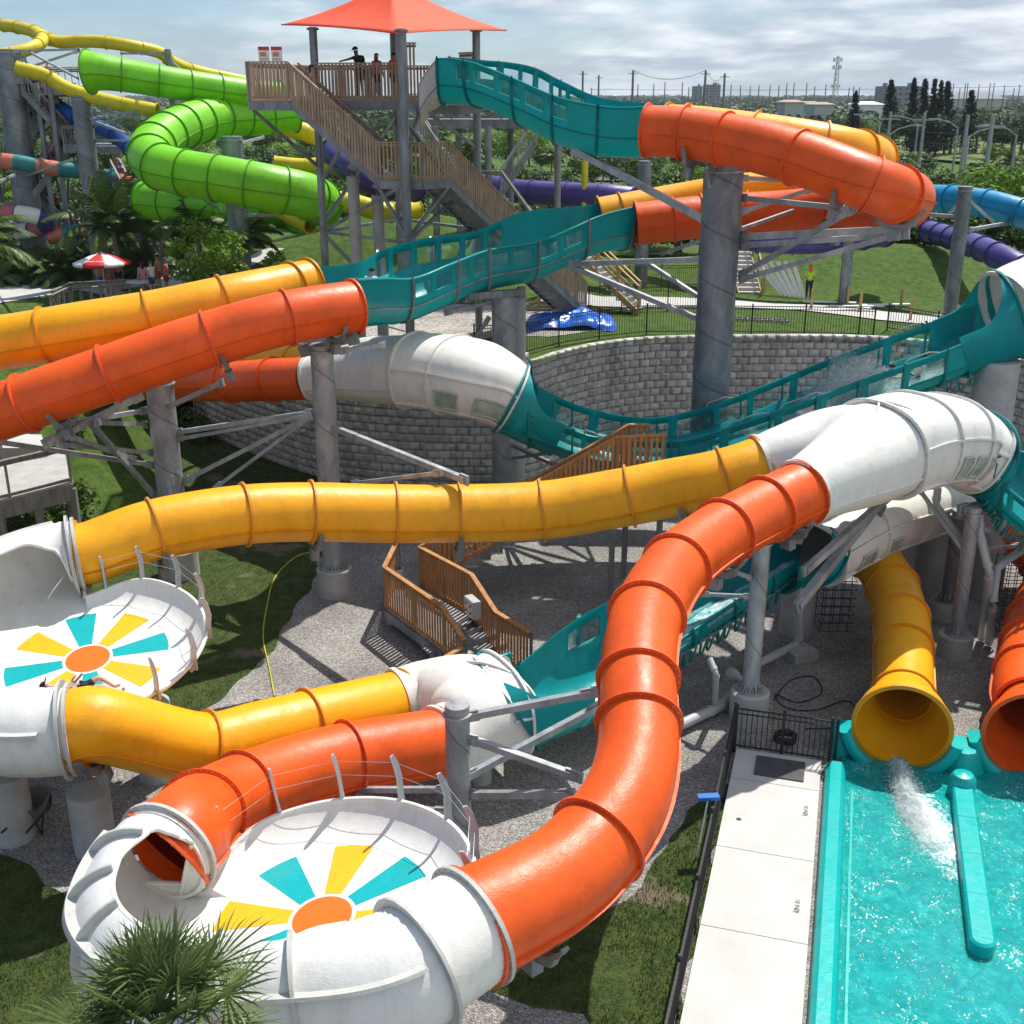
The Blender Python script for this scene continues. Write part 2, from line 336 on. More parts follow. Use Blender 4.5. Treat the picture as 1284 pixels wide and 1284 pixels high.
def H(x, y):
    """height of the upper ground"""
    d = math.hypot(x, y)
    z = 4.75-.9*sm((d-50)/14)-1.9*sm((d-75)/120)-1.2*sm((d-200)/500)
    z += 4.0*gauss(x, y, -6, 66, 9, 7)+1.1*gauss(x, y, -15, 60, 5, 6)
    z += 1.9*gauss(x, y, 21, 69, 13, 5.5)*(1 if x > 0 else 1)
    z += .08*nz((x*.3, y*.3, 0))
    return z
BND = [(45, 20, 4.9), (26, 22, 4.9)]+[tuple(w) for w in wallc[::-1]]+[(-14.6, 48, 1.0), (-14, 45, .02), (-13.2, 41, -.05), (-13, 37, -.05), (-16, 34.5, -.05), (-22, 33.5, -.05), (-40, 32, -.05), (-90, 30, -.05)]
DS = [0, .35, .9, 1.6, 2.5, 3.5, 5, 6.5, 8, 10, 12, 14, 16, 18, 20, 22, 24, 26, 28, 31, 34, 38, 43, 50, 60, 75, 95, 130, 180, 260, 400, 700, 1300, 2600, 6000]
def bzw(i): return max(0, min(1, 1))
O2 = Vector((0, 20, 0)); t = MB(); vs = []
for (bx, by, bz) in BND:
    dr = Vector((bx-O2.x, by-O2.y, 0)).normalized(); wallish = bz > 2.0
    for k, d in enumerate(DS):
        x, y = bx+dr.x*(d+(.1 if wallish else 0)), by+dr.y*(d+(.1 if wallish else 0)); h = H(x, y)
        if wallish: z = bz-.06+(h-bz+.06)*sm(d/5)
        else: z = bz+(h-bz)*sm(d/13)
        vs.append((x, y, z))
nd = len(DS)
t.add(vs, [(i*nd+k, (i+1)*nd+k, (i+1)*nd+k+1, i*nd+k+1) for i in range(len(BND)-1) for k in range(nd-1)])
UP = t
o = t.build('terrain', M['grassup'], ang=None); tag(o, kind='structure')
# lookup of terrain height by ray casting a bvh
from mathutils.bvhtree import BVHTree
bvh = BVHTree.FromPolygons([Vector(v) for v in t.v], t.f)
def GZ(x, y):
    h = bvh.ray_cast(Vector((x, y, 60)), Vector((0, 0, -1)))
    return max(0, h[0].z) if h[0] else 0.0
def ground_at(px, py):
    d = ray(px, py).normalized(); h = bvh.ray_cast(CO, d)
    q = CO+d*(-CAMZ/d.z) if d.z < 0 else None
    if h[0] and (q is None or (h[0]-CO).length < (q-CO).length): return h[0]
    return q
def drape(name, cl, width, mat, dz=.02, seg=6, ragged=0.0, step=1.0):
    rows = resample(catmull([tuple(c)+((width,) if len(c) == 2 else ()) for c in cl], 8), step); mb = MB(); vs = []
    for i, r in enumerate(rows):
        a = rows[max(0, i-1)]; b = rows[min(len(rows)-1, i+1)]; n_ = Vector((-(b[1]-a[1]), b[0]-a[0], 0)).normalized()
        for k in range(seg+1):
            u = (k/seg-.5)*r[2]
            if ragged and k in (0, seg): u += ragged*nz((r[0]*.7, r[1]*.7, k))*2
            x, y = r[0]+n_.x*u, r[1]+n_.y*u; vs.append((x, y, GZ(x, y)+dz))
    s = seg+1; mb.add(vs, [(i*s+k, i*s+k+1, (i+1)*s+k+1, (i+1)*s+k) for i in range(len(rows)-1) for k in range(seg)])
    o = mb.build(name, mat); tag(o, kind='structure'); return o
def plan(px, py):
    p = ground_at(px, py); return (p.x, p.y)
drape('concrete_path', [plan(700, 372), plan(760, 379), plan(850, 380), plan(930, 383), plan(1010, 386), plan(1090, 394), plan(1170, 402), plan(1235, 398), plan(1330, 380)], 3.6, M['path'], .05)
drape('gravel_yard', [plan(395, 432)+(3.5,), plan(470, 412)+(7,), plan(560, 404)+(8,), plan(650, 400)+(8,), plan(760, 402)+(5,)], 8, M['gravel2'], .025, 8, .5)
drape('curb_path', [plan(275, 345), plan(305, 332), plan(345, 312)], 1.2, M['path'], .04)
drape('white_plaza', [plan(-60, 372)+(9,), plan(40, 362)+(7,), plan(95, 355)+(4.5,), plan(150, 356)+(4.5,), plan(215, 362)+(4,)], 8, M['path'], .04)
drape('park_lawn', [(150, 330, 150), (120, 240, 90), (105, 205, 50)], 60, M['parkgrass'], .5, 10, 3, 10)
drape('road', [(-30, 170), (10, 175), (60, 178), (115, 170), (200, 150)], 8, plain('grey_asphalt', (.10, .10, .10), .9), .3)
# ---- retaining wall of split-face blocks
def wallmat():
    m, n, b = newmat('split_face_block'); oi = nn(n, 'ShaderNodeNewGeometry'); a = noise_node(n, 1.1, 7, .7, 'World', dist=.6, stretch=(1, 1, .35))
    r = ramp(n, oi.outputs['Random Per Island'], [(0, (.44, .435, .43)), (.5, (.54, .535, .525)), (1, (.66, .655, .645))]); r2 = ramp(n, a.outputs['Fac'], [(.36, (.70, .70, .69)), (.6, (1.1, 1.09, 1.07))])
    mul = nn(n, 'ShaderNodeMix', data_type='RGBA', blend_type='MULTIPLY'); mul.inputs[0].default_value = 1
    n.links.new(r.outputs[0], mul.inputs[6]); n.links.new(r2.outputs[0], mul.inputs[7]); n.links.new(mul.outputs[2], b.inputs['Base Color']); b.inputs['Roughness'].default_value = .95
    g1 = noise_node(n, 9, 6, .7, 'World'); bump(n, b, g1.outputs['Fac'], .8, .06); return m
M['block'] = wallmat(); M['mortar'] = plain('wall_backing', (.07, .068, .065), .95)
rw = thing('retaining_wall', 'tall curved retaining wall of grey split-face concrete blocks', 'wall', (0, 41.3, 0))
CH = .30; BL = .45; wc = resample(catmull(WALLP, 10), BL/2); mb = MB(); rnd = random.Random(3)
for c in range(17):
    st = c % 2; batter = c*.018
    for i in range(st, len(wc)-2, 2):
        a, b = Vector(wc[i][:2]), Vector(wc[i+2][:2]); top = (wc[i][2]+wc[i+2][2])/2
        z0 = c*CH; z1 = z0+CH
        if z0 > top-.05: continue
        d = (b-a).normalized(); nrm = Vector((d.y, -d.x)); g = .008
        ins = [(g, 0), (.09+rnd.random()*.03, .05+rnd.random()*.05), ((b-a).length/2+rnd.uniform(-.06, .06), .07+rnd.random()*.06), ((b-a).length-.1, .05+rnd.random()*.05), ((b-a).length-g, 0)]
        vs = []
        for (zz, q) in ((z0+g, 0), (z0+.07, .8), (z0+CH*.6, 1.1), (z1-.05, .9), (z1-g, 0)):
            for u, dp in ins:
                p = a+d*u+nrm*(dp*q*(.75+rnd.random()*.5)-batter+.02); vs.append((p.x, p.y, zz))
        fs = [(r*5+k, r*5+k+1, r*5+k+6, r*5+k+5) for r in range(4) for k in range(4)]
        o0 = len(vs)
        for u in (ins[0][0], ins[-1][0]):
            for zz in (z0+g, z1-g): p = a+d*u-nrm*.40; vs.append((p.x, p.y, zz))
        fs += [(20, 24, o0+3, o0+1), (0, 20, o0+1, o0), (4, o0+2, o0+3, 24)]
        mb.add(vs, fs)
mb.build('block_face', M['block'], rw, ang=25)
mb = MB(); vs = []
for w in wc:
    vs += [(w[0], w[1], -.2), (w[0], w[1], w[2]-.12)]
i0 = None
back = []
for i, w in enumerate(wc):
    a = Vector(wc[max(0, i-1)][:2]); b = Vector(wc[min(len(wc)-1, i+1)][:2]); d = (b-a).normalized(); n_ = (-d.y, d.x); vs[2*i] = (w[0]+n_[0]*.36, w[1]+n_[1]*.36, -.2); vs[2*i+1] = (w[0]+n_[0]*.36, w[1]+n_[1]*.36, w[2]-.1); back += [(w[0]+n_[0]*.7, w[1]+n_[1]*.7, -.2), (w[0]+n_[0]*.7, w[1]+n_[1]*.7, w[2]-.12)]
nv = len(vs); vs += back; fs = []
for i in range(len(wc)-1): fs += [(2*i, 2*i+2, 2*i+3, 2*i+1), (nv+2*i, nv+2*i+1, nv+2*i+3, nv+2*i+2), (2*i+1, 2*i+3, nv+2*i+3, nv+2*i+1)]
mb.add(vs, fs); mb.build('wall_core', M['mortar'], rw)
# ---- grass patches of the lower yard
def patch(name, pts, z=.012, rag=.4, mat='grass'):
    P2 = [Pz(x, y, 0) for x, y in pts]; ring = []
    for a, b in zip(P2, P2[1:]+P2[:1]):
        n_ = max(2, int((b-a).length/.3))
        for k in range(n_):
            q = a.lerp(b, k/n_); ring.append(Vector((q.x+rag*nz(q, .8), q.y+rag*nz(q, .8, 5), z)))
    bm = bmesh.new(); vv = [bm.verts.new(v) for v in ring]; f = bm.faces.new(vv); bmesh.ops.triangulate(bm, faces=[f]); me = bpy.data.meshes.new(name); bm.to_mesh(me); bm.free(); me.materials.append(M[mat])
    o = bpy.data.objects.new(name, me); COL.objects.link(o); tag(o, kind='structure'); return ring
pa = patch('grass_patch', [(-300, 1040), (0, 1068), (50, 1100), (85, 1150), (150, 1250), (260, 1420), (-500, 1420)])
pb = patch('grass_patch', [(240, 905), (300, 860), (350, 800), (372, 760), (395, 720), (430, 660), (640, 632), (840, 622), (840, 585), (620, 596), (400, 590), (290, 548), (200, 520), (-500, 520), (-500, 905)])
pc = patch('grass_patch', [(916, 985), (860, 1012), (842, 1060), (800, 1110), (740, 1145), (700, 1178), (652, 1212), (622, 1238), (660, 1262), (720, 1282), (800, 1420), (830, 1420), (852, 1284), (890, 1120), (922, 985)])
def inpoly(x, y, ring):
    c = False; j = len(ring)-1
    for i in range(len(ring)):
        a, b = ring[i], ring[j]
        if (a.y > y) != (b.y > y) and x < (b.x-a.x)*(y-a.y)/(b.y-a.y)+a.x: c = not c
        j = i
    return c
gb = MB(); rnd = random.Random(11)
for ring, dens, hh in ((pa, 420, .08), (pc, 520, .08), (pb, 70, .10)):
    x0, x1 = max(-12, min(v.x for v in ring)), max(v.x for v in ring); y0, y1 = min(v.y for v in ring), max(v.y for v in ring)
    vis = [v for v in ring]
    for k in range(int(dens*(x1-x0)*(y1-y0))):
        x, y = rnd.uniform(x0, x1), rnd.uniform(y0, y1)
        if not inpoly(x, y, ring): continue
        q = proj((x, y, 0))
        if not (-30 < q[0] < 1310 and q[1] < 1310): continue
        if nz((x, y, 0), .9) > .33: continue
        a = rnd.uniform(0, 2*PI); h = hh*rnd.uniform(.5, 1.3); w = .012; dx_, dy_ = math.cos(a), math.sin(a); l = rnd.uniform(-.6, .6)*h
        gb.add([(x-dx_*w, y-dy_*w, 0), (x+dx_*w, y+dy_*w, 0), (x+dy_*l, y-dx_*l, h)], [(0, 1, 2)])
M['blade'] = leafmat('grass_blades', (.04, .07, .016), (.14, .18, .05), .6, .15)
o = gb.build('lawn_grass', M['blade'], ang=None); tag(o, kind='stuff')
# ================================================================== THE POOL
WD = Vector((-.280, -.960, 0)); WN = Vector((.960, -.280, 0))          # along the walkway (to the camera), across it (to the right)
W0 = Vector((5.05, 22.75, 0))                                           # far left corner of the walkway
def wk(a, c, z=0.0): return W0+WD*a+WN*c+Vector((0, 0, z))
def quadsheet(name, a0, a1, c0, c1, z, mat, kind='structure', na=1, nc=1, thick=0):
    mb = MB(); vs = [wk(a0+(a1-a0)*i/na, c0+(c1-c0)*j/nc, z) for i in range(na+1) for j in range(nc+1)]
    mb.add(vs, [(i*(nc+1)+j, (i+1)*(nc+1)+j, (i+1)*(nc+1)+j+1, i*(nc+1)+j+1) for i in range(na) for j in range(nc)])
    o = mb.build(name, mat, origin=wk((a0+a1)/2, (c0+c1)/2, 0)); tag(o, kind=kind); return o
# walkway slabs, each a real slab with a joint
LEN = 16.0
mb = MB(); edges = [0, 1.25, 3.75, 6.15, 8.6, 11.0, 13.4, LEN]
for a0, a1 in zip(edges, edges[1:]):
    c = wk((a0+a1)/2, .95, .06); rot = Matrix(((WD.x, WN.x, 0), (WD.y, WN.y, 0), (0, 0, 1)))
    box(mb, c, (a1-a0)-.018, 1.86, .12, M=rot)
o = mb.build('walkway', M['slab'], origin=wk(LEN/2, .95, 0)); tag(o, kind='structure')
mb = MB(); box(mb, wk(.62, 1.02, .135), .78, 1.05, .03, M=rot)
o = mb.build('rubber_mat', M['dkgrey'], origin=wk(.62, 1.02, .12)); tag(o, 'dark square rubber mat on the far end of the white walkway', 'mat')
# text markings
def text(s, pos, size, rotz, mat, name='text', parent=None, tilt=(0, 0), ext=.0015, align='CENTER'):
    cu = bpy.data.curves.new(name, 'FONT'); cu.body = s; cu.size = size; cu.extrude = ext; cu.align_x = align; cu.align_y = 'CENTER'
    o = bpy.data.objects.new(name, cu); COL.objects.link(o)
    dg = bpy.context.evaluated_depsgraph_get(); me = bpy.data.meshes.new_from_object(o.evaluated_get(dg)); bpy.data.objects.remove(o)
    me.materials.append(mat) if not me.materials else None
    me.materials[0] = mat
    o = bpy.data.objects.new(name, me); COL.objects.link(o); o.rotation_euler = (tilt[0], tilt[1], rotz)
    if parent: o.parent = parent; o.location = Vector(pos)-ORG[parent]
    else: o.location = pos
    ORG[o] = Vector(pos); return o
M['ink'] = plain('black_paint', (.03, .03, .03), .7, 0, .1)
HA = math.atan2(WD.y, WD.x)
for a, lab in ((5.15, 'small black depth mark 18 IN on the sunlit walkway slab by the pool edge'), (2.05, 'small black depth mark 18 IN near the dark mat on the shaded walkway slab')):
    tile = MB(); box(tile, wk(a, 1.64, .123), .40, .17, .008, M=rot); to = tile.build('depth_marker', M['slab'], origin=wk(a, 1.64, .12)); tag(to, lab, 'depth marker', 'depth markers along the pool edge')
    tx = text('18 IN', wk(a-.03, 1.64, .1285), .125, HA, M['ink'], 'marking', to)
    rg = MB(); pipe(rg, [wk(a+.15, 1.64, .129)+Vector((.045*math.cos(q), .045*math.sin(q), 0)) for q in [2*PI*i/14 for i in range(15)]], .006, 5); bar(rg, wk(a+.12, 1.61, .13), wk(a+.18, 1.67, .13), .01, .006)
    rg.build('no_diving_symbol', M['ink'], to)
mb = MB(); lathe(mb, wk(2.75, .35, .118), [(.001, .008), (.05, .008), (.06, .0)], 14, cap=False); o = mb.build('floor_drain', M['dkgrey'], origin=wk(2.75, .35, .118)); tag(o, 'small round drain cover in the white walkway', 'drain')
# teal rim of the basin: rounded curb swept along
PO = M['tealpool'] = fibreglass('pool_teal_gelcoat', (.0, .40, .385), .22, .06)
M['tealpool2'] = plain('pool_floor_teal', (.0, .42, .41), .5, 0, .08, 1.5, 0)
def curb(mb, pts, prof, closed=False, mi=0):
    pts = [Vector(p) for p in pts]; vs = []; n_ = len(prof)
    for i, p in enumerate(pts):
        a = pts[max(0, i-1)]; b = pts[min(len(pts)-1, i+1)]; t, s, u = frame(b-a)
        for (x, z) in prof: vs.append(p+s*x+Vector((0, 0, z)))
    fs = [(i*n_+k, i*n_+(k+1) % n_, (i+1)*n_+(k+1) % n_, (i+1)*n_+k) for i in range(len(pts)-1) for k in range(n_)]
    fs += [tuple(range(n_))[::-1], tuple(range((len(pts)-1)*n_, len(pts)*n_))]
    mb.add(vs, fs, mi)
basin = thing('splash_basin', 'teal fibreglass splash pool basin with rounded rim beside the white walkway', 'pool', wk(5, 4, 0))
def rimprof(w, h, d=.5): return [(-w/2, -.02), (-w/2, h*.45), (-w/2+.05, h*.8), (-w/4, h), (w/4, h), (w/2-.03, h*.8), (w/2, h*.5), (w/2+.06, -d), (-w/2+.05, -d)]
mb = MB(); curb(mb, [wk(a, 2.19, 0) for a in (.25, .6, 1, 2, 4, 6, 8, 10, 13, LEN)], rimprof(.44, .30, .5)[::-1]); mb.build('side_rim', PO, basin)
mb = MB(); curb(mb, [wk(a, 2.55, .0) for a in (1.0, 4, 8, 12, LEN)], rimprof(.10, .10, .5)[::-1]); mb.build('inner_step', PO, basin)
# end wall: a scalloped wall, dipping round the mouths (half-round cradles)
M1C = Pz(1131, 912, 1.0); M2C = Pz(1297, 924, 1.0)
def cof(p): q = p-W0; return q.dot(WD), q.dot(WN)
a1, c1 = cof(M1C); a2, c2 = cof(M2C)
pts = []; mb = MB()
cs = [2.1+.1*i for i in range(int((c2+3-2.1)/.1))]
vs = []; prev = None
AE = min(a1, a2)-.12
def endz(c):
    z = .62
    for cc in (c1, c2):
        q = abs(c-cc); z = min(z, -.1+.72*sm((q-.80)/.34))
    return z
v2 = []
for c in cs:
    z = endz(c); bulge = sum(.22*math.exp(-((abs(c-cc)-1.25)/.3)**2) for cc in (c1, c2)); a = AE
    v2 += [wk(a-.25, c, -.3), wk(a-.25, c, z*.8), wk(a-.17, c, z), wk(a+.02+bulge*.5, c, z+.02), wk(a+.20+bulge, c, z-.01), wk(a+.30+bulge, c, z*.7-.05), wk(a+.34+bulge, c, -.5)]
mb.add(v2, [(i*7+k, i*7+k+1, (i+1)*7+k+1, (i+1)*7+k) for i in range(len(cs)-1) for k in range(6)]); mb.build('end_wall', PO, basin, ang=50)
for cc_, ctr in ((c1, M1C), (c2, M2C)):
    mb = MB(); v = []; nk = 30
    for k in range(nk+1):
        an = R(-168+156*k/nk)
        for (r_, a_) in ((1.07, -.42), (1.07, .10), (1.13, .15), (1.26, .15), (1.32, .08), (1.32, -.42)): v.append(ctr+WN*(r_*math.cos(an))+Vector((0, 0, r_*math.sin(an)))+WD*a_)
    mb.add(v, [(6*k+j, 6*k+(j+1) % 6, 6*k+6+(j+1) % 6, 6*k+6+j) for k in range(nk) for j in range(6)]+[(0, 1, 2, 3, 4, 5), tuple(6*nk+j for j in (5, 4, 3, 2, 1, 0))]); mb.build('mouth_cradle', PO, basin, ang=50)
mb = MB(); fl = [wk(-1.0, 2.1, -.42), wk(LEN, 2.1, -.42), wk(LEN, 12, -.42), wk(-1.0, 12, -.42)]; mb.add(fl, [(0, 1, 2, 3)]); mb.build('basin_floor', M['tealpool2'], basin)
# divider
da, dc = cof(Pz(1207, 985, .3)); db, dd = cof(Pz(1232, 1178, .3))
mb = MB(); pp = [wk(da+(db-da)*k/8, dc+(dd-dc)*k/8-.0, 0) for k in range(9)]
curb(mb, pp, [(-.24, -.5), (-.21, .30), (-.17, .345), (.17, .345), (.21, .30), (.24, -.5)][::-1])
e = pp[-1]; lathe(mb, e, [(.245, -.5), (.215, .30), (.17, .342), (.01, .342)], 20, cap=False)
e = pp[0]-WD*.1; lathe(mb, e, [(.30, -.5), (.27, .42), (.20, .52), (.08, .55), (.01, .56)], 20, cap=False)
for k in (2, 4, 6):
    q = pp[k]; bar(mb, q-WN*.2+Vector((0, 0, .346)), q+WN*.2+Vector((0, 0, .346)), .015, .008)
mb.build('lane_divider', PO, basin)
# water
def watermat():
    m, n, b = newmat('pool_water'); b.inputs['Base Color'].default_value = (0, .36, .36, 1); b.inputs['Roughness'].default_value = .05; b.inputs['IOR'].default_value = 1.33
    a = noise_node(n, 2.6, 8, .66, 'World', dist=1.4); r = ramp(n, a.outputs['Fac'], [(.3, (.0, .24, .24)), (.5, (.0, .31, .30)), (.66, (.01, .40, .38))])
    n.links.new(r.outputs[0], b.inputs['Base Color'])
    w1 = noise_node(n, 2.2, 5, .6, 'World', dist=.9); w2 = noise_node(n, 7.5, 5, .6, 'World', dist=1.2)
    b1 = bump(n, b, w2.outputs['Fac'], 1, .045); w3 = noise_node(n, 20, 3, .6, 'World', dist=.8); bump(n, b, w3.outputs['Fac'], 1, .010, b1)
    # foam where the yellow tube pours in, and white flecks painted in as sun glints
    g = nn(n, 'ShaderNodeNewGeometry'); f = MJ
    d = nn(n, 'ShaderNodeVectorMath', operation='SUBTRACT'); d.inputs[1].default_value = tuple(f); n.links.new(g.outputs['Position'], d.inputs[0])
    mp_ = nn(n, 'ShaderNodeMapping', vector_type='TEXTURE'); mp_.inputs['Rotation'].default_value = (0, 0, HA+.32); mp_.inputs['Scale'].default_value = (2.1, .55, 1); n.links.new(d.outputs[0], mp_.inputs[0])
    L = nn(n, 'ShaderNodeVectorMath', operation='LENGTH'); n.links.new(mp_.outputs[0], L.inputs[0])
    fn = noise_node(n, 6, 9, .75, 'World', dist=1.5); s = nn(n, 'ShaderNodeMath', operation='MULTIPLY_ADD'); s.inputs[1].default_value = 1.9; n.links.new(fn.outputs['Fac'], s.inputs[0])
    ng = nn(n, 'ShaderNodeMath', operation='MULTIPLY'); ng.inputs[1].default_value = -.62; n.links.new(L.outputs['Value'], ng.inputs[0]); n.links.new(ng.outputs[0], s.inputs[2])
    fr0 = ramp(n, s.outputs[0], [(.42, (0, 0, 0)), (.75, (1, 1, 1))])
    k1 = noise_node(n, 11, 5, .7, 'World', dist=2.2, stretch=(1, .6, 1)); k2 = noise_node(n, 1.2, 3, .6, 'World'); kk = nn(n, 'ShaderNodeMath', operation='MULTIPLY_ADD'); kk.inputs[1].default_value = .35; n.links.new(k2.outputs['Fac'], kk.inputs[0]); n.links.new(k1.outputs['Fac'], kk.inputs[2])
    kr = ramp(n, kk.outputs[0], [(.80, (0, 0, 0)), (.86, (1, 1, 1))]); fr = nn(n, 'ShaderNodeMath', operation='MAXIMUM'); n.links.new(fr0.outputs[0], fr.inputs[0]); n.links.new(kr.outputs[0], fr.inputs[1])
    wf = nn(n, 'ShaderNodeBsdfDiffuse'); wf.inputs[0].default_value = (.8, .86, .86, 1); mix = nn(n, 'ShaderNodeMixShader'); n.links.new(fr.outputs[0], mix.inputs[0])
    o = n.nodes['Material Output']; n.links.new(b.outputs[0], mix.inputs[1]); n.links.new(wf.outputs[0], mix.inputs[2]); n.links.new(mix.outputs[0], o.inputs[0]); return m
MJ = Pz(1165, 1030, .08)
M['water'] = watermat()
mb = MB(); NA, NC = 300, 130; v = []
for i in range(NA+1):
    for j in range(NC+1):
        a = AE+.05+(12.2-AE)*i/NA; c = 2.3+6.5*j/NC; q = wk(a, c, 0); x, y = q.x, q.y
        h = .030*nz((x*1.6, y*1.6, 1))+.026*nz((x*3.6+1.5*nz((x, y, 3)), y*3.6, 4))+.010*nz((x*8, y*8+nz((x*2, y*2, 7)), 8)); v.append((x, y, .07+h))
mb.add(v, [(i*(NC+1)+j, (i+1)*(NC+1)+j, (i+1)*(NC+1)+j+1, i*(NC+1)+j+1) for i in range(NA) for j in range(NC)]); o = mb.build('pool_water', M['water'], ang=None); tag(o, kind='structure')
M['foam'] = leafmat('water_foam', (.86, .9, .9), (.92, .95, .95), .5, .5)
def droplets(name, pts, seed=1):
    mb = MB()
    for p, r in pts:
        mb.add([p+Vector(v)*r for v in ((1, 0, 0), (-1, 0, 0), (0, 1, 0), (0, -1, 0), (0, 0, 1), (0, 0, -1))], [(0, 2, 4), (2, 1, 4), (1, 3, 4), (3, 0, 4), (2, 0, 5), (1, 2, 5), (3, 1, 5), (0, 3, 5)])
    o = mb.build(name, M['foam'], ang=None); return tag(o, kind='stuff')
rnd = random.Random(5); pts = []
j0 = Pz(1126, 958, .30); j1 = Pz(1137, 1000, .15); j2 = Pz(1150, 1030, .1); j3 = Pz(1170, 1064, .1)
for k in range(9000):
    t_ = rnd.random()**1.5
    p = (j0.lerp(j1, t_*2.5) if t_ < .4 else j1.lerp(j2, (t_-.4)/.3) if t_ < .7 else j2.lerp(j3, (t_-.7)/.3))
    w = .10+.22*t_; q = Vector((rnd.gauss(0, w*.8), rnd.gauss(0, w), abs(rnd.gauss(0, .04+.09*math.sin(PI*min(1, t_*1.5))))))
    pts.append((p+q, rnd.uniform(.003, .011)))
droplets('splash_foam', pts)

def foammat():
    m, n, b = newmat('foam_sheet'); o = n.nodes['Material Output']; at_ = nn(n, 'ShaderNodeAttribute'); at_.attribute_name = 'cov'
    a = noise_node(n, 9, 8, .75, 'World', dist=.8); s_ = nn(n, 'ShaderNodeMath', operation='MULTIPLY_ADD'); s_.inputs[1].default_value = 1.6; n.links.new(a.outputs['Fac'], s_.inputs[0]); n.links.new(at_.outputs['Fac'], s_.inputs[2])
    r = ramp(n, s_.outputs[0], [(.0, (0, 0, 0)), (.95, (0, 0, 0)), (1.0, (1, 1, 1))]); mr = nn(n, 'ShaderNodeMapRange'); mr.inputs[1].default_value = 1.0; mr.inputs[2].default_value = 1.75; n.links.new(s_.outputs[0], mr.inputs[0])
    b.inputs['Base Color'].default_value = (.88, .92, .93, 1); b.inputs['Roughness'].default_value = .4; tl = nn(n, 'ShaderNodeBsdfTranslucent'); tl.inputs[0].default_value = (.9, .94, .95, 1); m1 = nn(n, 'ShaderNodeMixShader'); m1.inputs[0].default_value = .45
    g = noise_node(n, 25, 5, .7, 'World'); bump(n, b, g.outputs['Fac'], .8, .04)
    n.links.new(b.outputs[0], m1.inputs[1]); n.links.new(tl.outputs[0], m1.inputs[2]); tr = nn(n, 'ShaderNodeBsdfTransparent'); m2 = nn(n, 'ShaderNodeMixShader')
    n.links.new(mr.outputs[0], m2.inputs[0]); n.links.new(tr.outputs[0], m2.inputs[1]); n.links.new(m1.outputs[0], m2.inputs[2]); n.links.new(m2.outputs[0], o.inputs[0]); return m
M['foamsheet'] = foammat()
def foam_sheet(name, fn, nu, nv):
    """fn(u,v) -> (Vector, coverage)"""
    mb = MB(); cv = []; v = []
    for i in range(nu+1):
        for j in range(nv+1): p, c = fn(i/nu, j/nv); v.append(p); cv.append(c)
    mb.add(v, [(i*(nv+1)+j, (i+1)*(nv+1)+j, (i+1)*(nv+1)+j+1, i*(nv+1)+j+1) for i in range(nu) for j in range(nv)]); o = mb.build(name, M['foamsheet'], ang=None)
    at_ = o.data.attributes.new('cov', 'FLOAT', 'POINT'); at_.data.foreach_set('value', cv); return tag(o, kind='stuff')
def jetp(t_): return j0.lerp(j1, t_/.3) if t_ < .3 else j1.lerp(j2, (t_-.3)/.35) if t_ < .65 else j2.lerp(j3, (t_-.65)/.35)
for L_ in range(4):
    def fn(u, v, L_=L_):
        c = jetp(u); w = .14+.5*u; x = (v-.5)*2; e = 1-abs(x)**2; h = (.10+.10*math.sin(PI*min(1, u*1.3)))*e*(1-.22*L_)+.06*L_*e*0
        p = c+WN*(x*w)+Vector((.05*nz((u*6, v*4, L_)), .05*nz((u*6, v*4, L_+9)), 0)); p.z = .09+h*(1+1.2*nz((u*12, v*7, L_*3.1)))+(.30*(1-u/.3) if u < .3 else 0)*e**.5
        return p, .62*e+.30*math.sin(PI*min(1, u*1.15+.12))-.25-.25*max(0, u-.6)
    foam_sheet('splash_foam', fn, 60, 22)
# ================================================================== THE SLIDES
def cw(c):
    """control point -> world row: (px,py,Y,...) or (Vector,...)"""
    if isinstance(c[0], Vector): return [c[0].x, c[0].y, c[0].z]+list(c[1:])
    p = P(*c[:3]); return [p.x, p.y, p.z]+list(c[3:])
def path_frames(rows, flat=True):
    fr = []
    for i, r in enumerate(rows):
        a = Vector(rows[max(0, i-1)][:3]); b = Vector(rows[min(len(rows)-1, i+1)][:3]); fr.append(frame(b-a))
    return fr
def sweep(mb, rows, ringfn, closed=True, mi=0, mifn=None, flip=False):
    fr = path_frames(rows); vs = []; n_ = None
    for i, (r, (t, s, u)) in enumerate(zip(rows, fr)):
        pr = ringfn(i, r); n_ = len(pr); p = Vector(r[:3])
        for x, z in pr: vs.append(p+s*x+u*z)
    K = n_ if closed else n_-1; o = len(mb.v); mb.v.extend([tuple(v) for v in vs])
    for i in range(len(rows)-1):
        for k in range(K):
            f = (o+i*n_+k, o+i*n_+(k+1) % n_, o+(i+1)*n_+(k+1) % n_, o+(i+1)*n_+k); mb.f.append(f[::-1] if flip else f); mb.m.append(mifn(i) if mifn else mi)
    return o, n_
def circ(a, b, n=36, e=1.0):
    r = []
    for k in range(n):
        c, s = math.cos(2*PI*k/n), math.sin(2*PI*k/n)
        r.append((a*math.copysign(abs(c)**e, c), b*math.copysign(abs(s)**e, s)))
    return r
def shell(mb, rows, th=.03, n=36, e=1.0, mifn=None):
    AB = lambda r: (r[3], r[4] if len(r) > 4 else r[3])
    o1, k = sweep(mb, rows, lambda i, r: circ(AB(r)[0], AB(r)[1], n, e), mifn=mifn)
    o2, k = sweep(mb, rows, lambda i, r: circ(AB(r)[0]-th, AB(r)[1]-th, n, e), mifn=mifn, flip=True)
    L = (len(rows)-1)*n
    for q in (0, L):
        for k in range(n): mb.f.append((o1+q+k, o1+q+(k+1) % n, o2+q+(k+1) % n, o2+q+k)); mb.m.append(mifn(0 if q == 0 else len(rows)-2) if mifn else 0)
